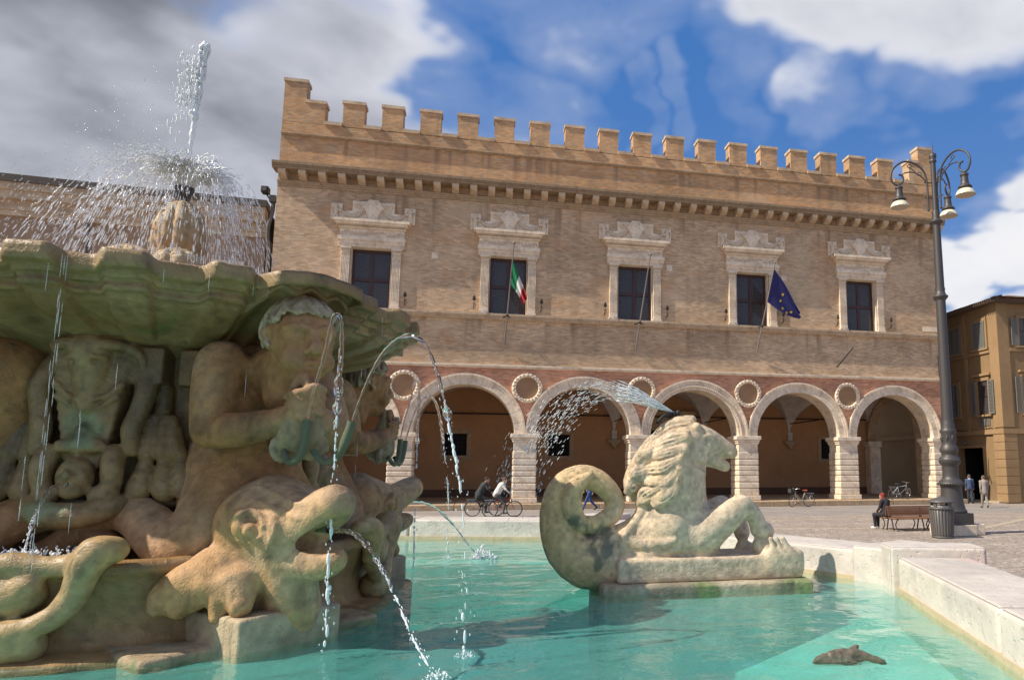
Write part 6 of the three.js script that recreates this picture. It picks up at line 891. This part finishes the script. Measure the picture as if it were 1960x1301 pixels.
// ------------------------------------------------------------------ people
const PM = std({ vertexColors: true, roughness: 0.85 });
function person(label, at, turn, J, C, extra) {
  const c = new Clay(0.03), S = { skin: 0, top: 1, legs: 2, shoe: 3, hair: 4, sleeve: 5 }, cols = [C.skin ?? [0.42, 0.25, 0.17], C.top, C.legs, C.shoe ?? [0.03, 0.025, 0.02], C.hair ?? [0.06, 0.04, 0.03], C.sleeve ?? C.top];
  const sh = (J.shL.map((v, i) => (v + J.shR[i]) / 2));
  c.chain([[...J.pelvis, 0.145], [...J.pelvis.map((v, i) => lerp(v, sh[i], 0.5)), 0.135], [...sh.map((v, i) => lerp(v, J.pelvis[i], 0.08)), 0.15]], { id: S.top, k: 0.05 }); c.chain([[...J.shL, 0.07], [...J.shR, 0.07]], { id: S.top, k: 0.05 });
  c.chain([[...J.hipL, 0.115], [...J.hipR, 0.115]], { id: S.legs, k: 0.04 });
  if (C.hem) c.chain([[...J.pelvis.map((v, i) => v - (i === 1 ? 0.12 : 0)), 0.165], [...J.pelvis, 0.15]], { id: S.top, k: 0.04 });
  c.chain([[...sh, 0.06], [...J.head.map((v, i) => lerp(v, sh[i], 0.45)), 0.052]], { id: S.skin });
  const h = J.head, f = J.look ?? [0, 0, 1]; c.ball(h[0], h[1], h[2], 0.085, 0.118, 0.1, { id: S.skin, k: 0.02 }); c.ball(h[0] + f[0] * 0.02, h[1] - 0.075, h[2] + f[2] * 0.03, 0.05, 0.045, 0.055, { id: S.skin, k: 0.03 });
  c.chain([[h[0] + f[0] * 0.10, h[1], h[2] + f[2] * 0.10, 0.010], [h[0] + f[0] * 0.118, h[1] - 0.03, h[2] + f[2] * 0.118, 0.013]], { id: S.skin, k: 0.01 });
  for (const s of [-1, 1]) c.ball(h[0] + s * 0.088 * f[2], h[1] - 0.01, h[2] - s * 0.088 * f[0], 0.016, 0.03, 0.02, { id: S.skin, k: 0.006 });
  c.ball(h[0] - f[0] * 0.022, h[1] + 0.035, h[2] - f[2] * 0.022, 0.092, 0.1, 0.1, { id: S.hair, k: 0.008 }); if (C.longHair) c.ball(h[0] - f[0] * 0.05, h[1] - 0.06, h[2] - f[2] * 0.05, 0.085, 0.12, 0.07, { id: S.hair, k: 0.02 });
  for (const s of ['L', 'R']) { c.chain([[...J['sh' + s], 0.062], [...J['el' + s], 0.047]], { id: S.sleeve }); c.chain([[...J['el' + s], 0.046], [...J['ha' + s], 0.033]], { id: S.sleeve, k: 0.02 }); c.chain([[...J['hip' + s], 0.095], [...J['kn' + s], 0.065]], { id: S.legs }); c.chain([[...J['kn' + s], 0.066], [...J['an' + s], 0.046]], { id: S.legs }); const a = J['an' + s], t = J['toe' + s] ?? [a[0] + f[0] * 0.16, a[1] - 0.045, a[2] + f[2] * 0.16]; c.chain([[a[0], a[1] - 0.03, a[2], 0.045], [...t, 0.035]], { id: S.shoe, k: 0.02 }); }
  const body = netMesh(c, 0.015, { color: (x, y, z) => { const id = c.nearest(x, y, z), q = cols[id]; const k = 1 + fbm(x * 14, y * 9, z * 14, 3) * 0.22; return [q[0] * k, q[1] * k, q[2] * k]; } });
  const list = [body.toNonIndexed()];
  for (const s of ['L', 'R']) { const e = V(...J['el' + s]), w = V(...J['ha' + s]), d = w.clone().sub(e).normalize(), side = V(f[2], 0, -f[0]).multiplyScalar(s === 'L' ? 1 : -1), palm = w.clone().addScaledVector(d, 0.05); const G = [new THREE.SphereGeometry(0.042, 10, 8).scale(0.9, 1.1, 0.7).translate(palm.x, palm.y, palm.z)]; for (let i = 0; i < 5; i++) { const b = palm.clone().addScaledVector(d, i === 4 ? 0.0 : 0.03).addScaledVector(side, i === 4 ? -0.035 : (i - 1.5) * 0.018), m = b.clone().addScaledVector(d, i === 4 ? 0.03 : 0.035 - Math.abs(i - 1.3) * 0.005).addScaledVector(V(f[0], -0.25, f[2]), 0.012), t = m.clone().addScaledVector(d, 0.02).addScaledVector(V(f[0], -0.6, f[2]), 0.022); G.push(rod(b.toArray(), m.toArray(), 0.0095, 0.009, 5), rod(m.toArray(), t.toArray(), 0.009, 0.0075, 5)); } const g = merged(G); const n = g.attributes.position.count, A = new Float32Array(n * 3); for (let i = 0; i < n; i++) { A[3 * i] = cols[0][0]; A[3 * i + 1] = cols[0][1]; A[3 * i + 2] = cols[0][2]; } g.setAttribute('color', new THREE.BufferAttribute(A, 3)); list.push(g); }
  const o = thing('person', label, 'person', at, turn); part(o, 'body', mergeGeometries(list, false), PM); if (extra) extra(o); return o;
}
const stand = (o) => ({ pelvis: [0, 0.95, 0], head: [0, 1.60, 0.03], shL: [0.18, 1.40, 0], shR: [-0.18, 1.40, 0], elL: [0.24, 1.12, -0.03], elR: [-0.24, 1.12, -0.03], haL: [0.22, 0.88, 0.06], haR: [-0.22, 0.88, 0.06], hipL: [0.09, 0.88, 0], hipR: [-0.09, 0.88, 0], knL: [0.1, 0.48, 0.03], knR: [-0.1, 0.48, 0.03], anL: [0.1, 0.09, 0], anR: [-0.1, 0.09, 0], ...o });
const stride = (k = 1) => stand({ knL: [0.09, 0.49, 0.16 * k], anL: [0.09, 0.09, 0.30 * k], knR: [-0.09, 0.48, -0.06 * k], anR: [-0.09, 0.16, -0.36 * k], toeR: [-0.09, 0.05, -0.24 * k], elL: [0.22, 1.13, -0.12 * k], haL: [0.22, 0.92, -0.12 * k], elR: [-0.22, 1.13, 0.05 * k], haR: [-0.22, 0.94, 0.2 * k] });
person('person in blue jeans striding left, seen through the sea horse tail ring', [9.45, 0.004, 2.4], -Math.PI / 2, stride(1.1), { top: [0.05, 0.05, 0.06], legs: [0.03, 0.07, 0.20], shoe: [0.02, 0.02, 0.02] }, (o) => part(o, 'shoulder_bag', rb(-0.36, -0.16, 0.92, 1.2, -0.18, 0.14, 0.04), std({ color: lin(0.55, 0.53, 0.48), roughness: 0.8 })));
person('person in a pale grey suit walking away near the ochre building', [30.45, 0, 4.9], Math.PI * 0.93, stride(0.45), { top: [0.30, 0.26, 0.22], legs: [0.27, 0.24, 0.20], hair: [0.12, 0.09, 0.07], hem: true });
person('person in a blue jacket standing with a bicycle by the dark doorway', [32.6, 0, 0.9], Math.PI * 0.85, stride(0.3), { top: [0.05, 0.075, 0.14], legs: [0.04, 0.045, 0.06], hair: [0.1, 0.08, 0.06] }, (o) => part(o, 'collar', new THREE.TorusGeometry(0.085, 0.03, 8, 20).rotateX(Math.PI / 2).translate(0, 1.46, 0), std({ color: lin(0.65, 0.65, 0.66) })));
person('red haired person in dark clothes and white shoes seated on the bench', [18.02, 0, 15.66], Math.PI + 0.35, { pelvis: [0, 0.55, 0], head: [0, 1.14, 0.16], shL: [0.17, 0.97, 0.05], shR: [-0.17, 0.97, 0.05], elL: [0.22, 0.73, 0.12], elR: [-0.22, 0.73, 0.12], haL: [0.1, 0.62, 0.32], haR: [-0.1, 0.62, 0.32], hipL: [0.09, 0.52, 0.03], hipR: [-0.09, 0.52, 0.03], knL: [0.1, 0.5, 0.45], knR: [-0.1, 0.5, 0.45], anL: [0.1, 0.09, 0.42], anR: [-0.1, 0.09, 0.46] }, { top: [0.025, 0.02, 0.025], legs: [0.02, 0.018, 0.022], shoe: [0.7, 0.68, 0.64], hair: [0.22, 0.03, 0.02], longHair: true });
const ride = { pelvis: [0, 0.98, -0.27], head: [0, 1.60, 0.08], shL: [0.18, 1.40, -0.02], shR: [-0.18, 1.40, -0.02], elL: [0.25, 1.20, 0.12], elR: [-0.25, 1.20, 0.12], haL: [0.25, 1.06, 0.27], haR: [-0.25, 1.06, 0.27], hipL: [0.09, 0.93, -0.24], hipR: [-0.09, 0.93, -0.24], knL: [0.12, 0.66, 0.17], knR: [-0.12, 0.55, 0.10], anL: [0.12, 0.50, -0.16], anR: [-0.12, 0.22, 0.04], toeL: [0.12, 0.43, -0.02], toeR: [-0.12, 0.18, 0.18] };
person('person in a white shirt riding a bicycle past the loggia pier', [5.05, 0.004, 6.45], Math.PI / 2 + 0.02, ride, { top: [0.68, 0.65, 0.61], legs: [0.10, 0.095, 0.09], hair: [0.13, 0.07, 0.05], shoe: [0.25, 0.17, 0.12] });
person('person in a dark jacket riding a bicycle behind the white shirted rider', [4.3, 0.004, 5.7], Math.PI / 2 + 0.02, { ...ride, knL: [0.12, 0.55, 0.10], knR: [-0.12, 0.66, 0.17], anL: [0.12, 0.22, 0.04], anR: [-0.12, 0.50, -0.16], toeL: [0.12, 0.18, 0.18], toeR: [-0.12, 0.43, -0.02] }, { top: [0.04, 0.045, 0.045], legs: [0.03, 0.03, 0.035], hair: [0.04, 0.03, 0.025], hem: true });
// ------------------------------------------------------------------ running water
M.jet = phys({ color: lin(1, 1, 1), transmission: 1, thickness: 0.02, ior: 1.33, roughness: 0.04 });
M.foam = phys({ color: lin(0.93, 0.95, 0.96), transmission: 0.28, thickness: 0.02, ior: 1.33, roughness: 0.25 });
M.drop = phys({ color: lin(0.97, 0.98, 1), transmission: 0.75, thickness: 0.01, ior: 1.33, roughness: 0.12 });
const dropG = new THREE.IcosahedronGeometry(1, 1);
function drops(parent, name, list, mat = M.drop) { // list of [pos, dir, length, radius]
  const m = new THREE.InstancedMesh(dropG, mat, list.length), q = new THREE.Quaternion(), X = new THREE.Matrix4(), up = V(0, 1, 0); m.name = name; m.userData.kind = 'stuff'; m.castShadow = true; m.receiveShadow = true;
  list.forEach(([p, d, l, r], i) => { q.setFromUnitVectors(up, d.clone().normalize()); X.compose(p, q, V(r, l, r)); m.setMatrixAt(i, X); }); parent.add(m); return m;
}
function stream(curve, r0, r1, seed, from = 0, to = 1, seg = 90) { // a rope of water whose thickness pulses more and more along its way
  const g = new THREE.TubeGeometry(curve, seg, 1, 9, false), p = g.attributes.position;
  for (let i = 0; i <= seg; i++) { const t = i / seg, o = curve.getPointAt(t); let r = lerp(r0, r1, t) * (1 + t * 0.9 * n3(t * 26 + seed, seed * 3.1, 0) + 0.25 * n3(t * 60, seed, 2)); if (i === 0 || i === seg) r *= 0.2; r = Math.max(r, 0.0012);
    for (let j = 0; j < 10; j++) { const a = i * 10 + j, k = r * (1 + 0.3 * t * n3(j * 1.7, t * 40, seed)); p.setXYZ(a, o.x + (p.getX(a) - o.x) * k, o.y + (p.getY(a) - o.y) * k, o.z + (p.getZ(a) - o.z) * k); } }
  g.computeVertexNormals(); return g;
}
function waterJet(label, pts, at, turn, { r0 = 0.007, r1 = 0.012, breakAt = 0.6, seed = 1, n = 70, spread = 0.02 } = {}) {
  const o = thing('water_jet', label, 'water jet', at, turn), c = new THREE.CatmullRomCurve3(pts.map((p) => V(...p)), false, 'centripetal'), R = mulberry(seed * 77 + 5);
  const head = new THREE.CatmullRomCurve3(Array.from({ length: 30 }, (_, i) => c.getPointAt(breakAt * i / 29)), false, 'centripetal'); part(o, 'stream', stream(head, r0, r1, seed), M.jet);
  // beyond that the rope breaks into lumps and beads
  const L = []; let t = breakAt * 0.92; while (t < 0.995) { const len = 0.006 + R() * 0.022, k = t > breakAt ? 1 : 0.7, p = c.getPointAt(t), d = c.getTangentAt(t); const w = spread * (t - breakAt * 0.9); L.push([p.clone().add(V((R() - 0.5) * w, (R() - 0.5) * w, (R() - 0.5) * w)), d, len * (0.8 + R()), r1 * k * (0.22 + R() * 0.4)]); t += (0.006 + R() * 0.016) * (1.2 + (R() < 0.16 ? 3 : 0)); }
  for (let i = 0; i < n; i++) { const s = breakAt * 0.7 + (1 - breakAt * 0.7) * R(), p = c.getPointAt(Math.min(0.99, s)), w = spread * 3 * (s - breakAt * 0.5); L.push([p.add(V((R() - 0.5) * w, (R() - 0.5) * w, (R() - 0.5) * w)), c.getTangentAt(Math.min(0.99, s)), 0.003 + R() * 0.006, 0.0016 + R() * 0.002]); }
  drops(o, 'beads', L, M.foam); return o;
}
function crown(o, x, y, z, s, seed, n = 60) { const R = mulberry(seed), L = []; for (let i = 0; i < n; i++) { const a = R() * 6.283, r = s * Math.pow(R(), 0.7), h = s * (1.1 - r / s) * R() * 0.9; L.push([V(x + Math.cos(a) * r, y + h, z + Math.sin(a) * r), V(Math.cos(a) * 0.5, 1, Math.sin(a) * 0.5), s * (0.03 + R() * 0.10), s * (0.03 + R() * 0.05)]); } return drops(o, 'splash', L, M.foam); }
const T1 = [[-0.124, 1.152, 1.866], [-0.119, 1.311, 1.901], [-0.111, 1.489, 1.962], [-0.104, 1.683, 2.01], [-0.1, 1.714, 2.037], [-0.096, 1.664, 2.067], [-0.094, 1.565, 2.078], [-0.094, 1.427, 2.078], [-0.095, 1.263, 2.076], [-0.095, 0.9, 2.08], [-0.096, 0.4, 2.09], [-0.096, 0.0, 2.09]];
const T2 = [[0.021, 1.145, 2.04], [0.04, 1.342, 2.117], [0.065, 1.514, 2.221], [0.095, 1.591, 2.345], [0.118, 1.563, 2.442], [0.137, 1.449, 2.519], [0.154, 1.256, 2.588], [0.168, 1.017, 2.65], [0.181, 0.81, 2.702], [0.188, 0.607, 2.731], [0.193, 0.31, 2.751], [0.194, 0, 2.757]];
const T3 = [[-0.045, 0.58, 2.02], [-0.055, 0.578, 2.195], [-0.068, 0.528, 2.332], [-0.082, 0.425, 2.476], [-0.095, 0.292, 2.615], [-0.105, 0.168, 2.726], [-0.115, 0.072, 2.83], [-0.124, 0, 2.927]];
for (const [a, who, sd] of [[45, 'nearest triton', 1], [135, 'triton behind the nearest one', 4]]) {
  const q = a === 45;
  let o = waterJet(`thin water jet rising steeply and folding back above the ${who}`, T1, FC, a * D2R, { seed: sd, breakAt: 0.52, r0: 0.006, r1: 0.016, spread: 0.03 });
  o = waterJet(`thin water jet arching outward from a pipe of the ${who}`, T2, FC, a * D2R, { seed: sd + 1, breakAt: 0.50, r0: 0.006, r1: 0.014, spread: 0.05 }); crown(o, 0.194, 0, 2.757, 0.05, sd + 31);
  o = waterJet(q ? 'water jet spouting from the mouth of the nearest dolphin' : 'water jet spouting from the mouth of the hidden dolphin toward the far wall', T3, FC, a * D2R, { seed: sd + 2, breakAt: 0.55, r0: 0.012, r1: 0.010, spread: 0.02 }); crown(o, -0.124, 0, 2.927, q ? 0.06 : 0.14, sd + 51, q ? 60 : 120);
}
waterJet('thread of water from the small mask into the catch tub', [[0.0, 0.815, 1.08], [-0.02, 0.80, 1.16], [-0.04, 0.70, 1.22], [-0.05, 0.55, 1.26], [-0.06, 0.40, 1.28]], FC, 0, { seed: 9, breakAt: 0.6, r0: 0.007, r1: 0.010 });
{ // foam and splashing in the catch tub
  const o = thing('tub_splash', 'white splashing foam in the catch tub at the left edge', 'splash', FC), R = mulberry(61), L = []; for (let i = 0; i < 1500; i++) { const x = -0.35 + R() * 0.62, z = 1.10 + R() * 0.25; L.push([V(x, 0.408 + Math.pow(R(), 4) * 0.09, z), V(R() - 0.5, 0.5, R() - 0.5), 0.003 + R() * 0.009, 0.002 + R() * 0.005]); } drops(o, 'foam', L, M.foam);
}
// spray head on top: a central jet, an umbrella of water and a wind-blown curtain
{
  const o = thing('top_jet', 'tall white water jet shooting up from the gourd finial', 'water jet', FC), R = mulberry(17);
  const base = V(0, 2.88, 0), top = V(0.05, 3.95, 0.0), c = new THREE.CatmullRomCurve3([base, V(0.012, 3.2, 0), V(0.028, 3.55, 0), V(0.043, 3.82, 0), top], false, 'centripetal');
  part(o, 'core_stream', stream(c, 0.010, 0.024, 3), M.foam);
  const L = []; for (let i = 0; i < 520; i++) { const t = 0.45 + 0.58 * Math.sqrt(R()), p = c.getPointAt(Math.min(1, t)), back = R() < 0.5 ? Math.pow(R(), 1.6) : 0; p.add(V(-back * 0.16 + (R() - 0.5) * 0.05 * t, -back * 0.40 * R() + (R() - 0.5) * 0.03, (R() - 0.5) * 0.06)); L.push([p, V(-0.15 * back - 0.02, 1, 0.02), 0.008 + R() * 0.022, 0.003 + R() * 0.006]); }
  for (let i = 0; i < 60; i++) { const a = R() * 6.283, b = R() * 3.14; L.push([top.clone().add(V(Math.cos(a) * Math.sin(b) * 0.03, Math.cos(b) * 0.045, Math.sin(a) * Math.sin(b) * 0.03)), V(R() - 0.5, 1, R() - 0.5), 0.014 + R() * 0.014, 0.008 + R() * 0.008]); }
  drops(o, 'thrown_drops', L, M.foam);
  const u = thing('water_umbrella', 'umbrella of spray fanning out around the gourd finial', 'water spray', FC), g = 9.8, ST = [], D1 = [], D2 = [];
  for (let i = 0; i < 230; i++) {
    const a = R() * 6.283, el = (52 + R() * 22) * D2R, v = 1.55 + R() * 0.75, wx = -0.35, v0 = V(Math.cos(a) * Math.cos(el) * v, Math.sin(el) * v, Math.sin(a) * Math.cos(el) * v);
    const at = (t) => V(0.04 * Math.cos(a) + v0.x * t + wx * t * t, 2.88 + v0.y * t - g / 2 * t * t, 0.04 * Math.sin(a) + v0.z * t);
    const tEnd = (v0.y + Math.sqrt(v0.y * v0.y + 2 * g * 0.95)) / g, tTop = v0.y / g;
    if (i < 190) { const cv = new THREE.CatmullRomCurve3(Array.from({ length: 8 }, (_, k) => at(tTop * 1.25 * k / 7))); ST.push(stream(cv, 0.003, 0.0045, i, 0, 1, 26)); }
    for (let k = 0; k < 26; k++) { const t = tTop * 0.5 + (tEnd - tTop * 0.5) * Math.pow(R(), 0.9), p = at(t), d = V(v0.x + 2 * wx * t, v0.y - g * t, v0.z), s = 0.02 + 0.05 * t; p.add(V((R() - 0.5) * s, (R() - 0.5) * s, (R() - 0.5) * s)); const sp = d.length(); (k % 3 ? D1 : D2).push([p, d, (0.006 + 0.008 * R()) * (0.8 + sp * 0.45), 0.0012 + R() * 0.0022]); }
  }
  for (let i = 0; i < 90; i++) { const a = R() * 6.283, el = (58 + R() * 14) * D2R, v = 1.75 + R() * 0.35, v0 = V(Math.cos(a) * Math.cos(el) * v, Math.sin(el) * v, Math.sin(a) * Math.cos(el) * v), t1 = v0.y / g * 1.5; ST.push(stream(new THREE.CatmullRomCurve3(Array.from({ length: 9 }, (_, k) => { const t = t1 * k / 8; return V(0.04 * Math.cos(a) + v0.x * t - 0.3 * t * t, 2.88 + v0.y * t - g / 2 * t * t, 0.04 * Math.sin(a) + v0.z * t); })), 0.004, 0.0035, i + 300, 0, 1, 26)); }
  const fil = part(u, 'filaments', merged(ST), M.foam); fil.userData.kind = 'stuff'; drops(u, 'falling_drops', D1); drops(u, 'bright_drops', D2, M.foam);
  const w = thing('blown_spray', 'fine drops blown to the left of the top jet', 'water spray', FC), B = []; for (let i = 0; i < 900; i++) { const t = Math.pow(R(), 0.8), x = -0.05 - t * 0.95, y = 3.75 - t * 1.0 - R() * (0.9 - 0.3 * t), z = (R() - 0.5) * 0.7; B.push([V(x, y, z), V(-0.5 - 0.3 * R(), -1, 0), 0.004 + R() * 0.012, 0.0012 + R() * 0.0016]); } drops(w, 'drops', B);
}
{ // fan of spray from the sea horse's head, blown toward the left
  const o = thing('seahorse_spray', 'fan of white spray arching left from the nozzle on the sea horse head', 'water spray', [5.87, WY, 32.81]), R = mulberry(23), L = [], ST = [];
  const c = new THREE.CatmullRomCurve3([[-0.116, 1.335, 0], [-0.296, 1.405, 0.02], [-0.447, 1.465, 0.03], [-0.721, 1.503, 0.05], [-0.927, 1.414, 0.08], [-1.124, 1.23, 0.1], [-1.238, 1.072, 0.12], [-1.40, 0.75, 0.14]].map((p) => V(...p)), false, 'centripetal');
  for (let i = 0; i < 9; i++) { const k = (i - 4) * 0.011, cv = new THREE.CatmullRomCurve3(Array.from({ length: 12 }, (_, j) => { const t = j / 11 * 0.30; return c.getPointAt(t).add(V(0, k * t * 6, (i % 3 - 1) * t * 0.12)); }), false, 'centripetal'); ST.push(stream(cv, 0.0045, 0.006, i + 2, 0, 1, 30)); }
  part(o, 'filaments', merged(ST), M.foam).userData.kind = 'stuff';
  for (let i = 0; i < 1100; i++) { const t = 0.14 + 0.84 * Math.pow(R(), 0.9), s = 0.02 + 0.34 * (t - 0.1), p = c.getPointAt(t), d = c.getTangentAt(t); p.add(V((R() - 0.5) * s * 1.2, (R() - 0.6) * s * 1.5, (R() - 0.5) * s * 2)); L.push([p, d, 0.004 + R() * 0.016, 0.0008 + R() * 0.0014]); }
  drops(o, 'drops', L, M.foam);
}
{ // water dripping from the bowl rim and running down the pier
  const o = thing('bowl_drips', 'threads of water dripping from the rim of the green bowl', 'dripping water', FC), R = mulberry(41), L = [];
  for (const th of [-8, -4, 2, 5, 9, 14, 19, 26, 33, 36, 41, 58, 66]) { const n = th === 5 || th === -8 ? 3 : 1; for (let q = 0; q < n; q++) { const a = (th + R() * 1.5) * D2R, r = 1.60 + R() * 0.03; let y = 1.86; while (y > 0.45) { const l = 0.02 + R() * 0.06; if (R() < (n > 1 ? 0.8 : 0.22)) L.push([V(Math.sin(a) * r + (R() - 0.5) * 0.006, y, Math.cos(a) * r + (R() - 0.5) * 0.006), V(0, 1, 0), l, 0.0009 + R() * 0.0012]); y -= l * 2.1 + R() * 0.04; } } }
  drops(o, 'threads', L);
}
renderer.render(scene, camera);
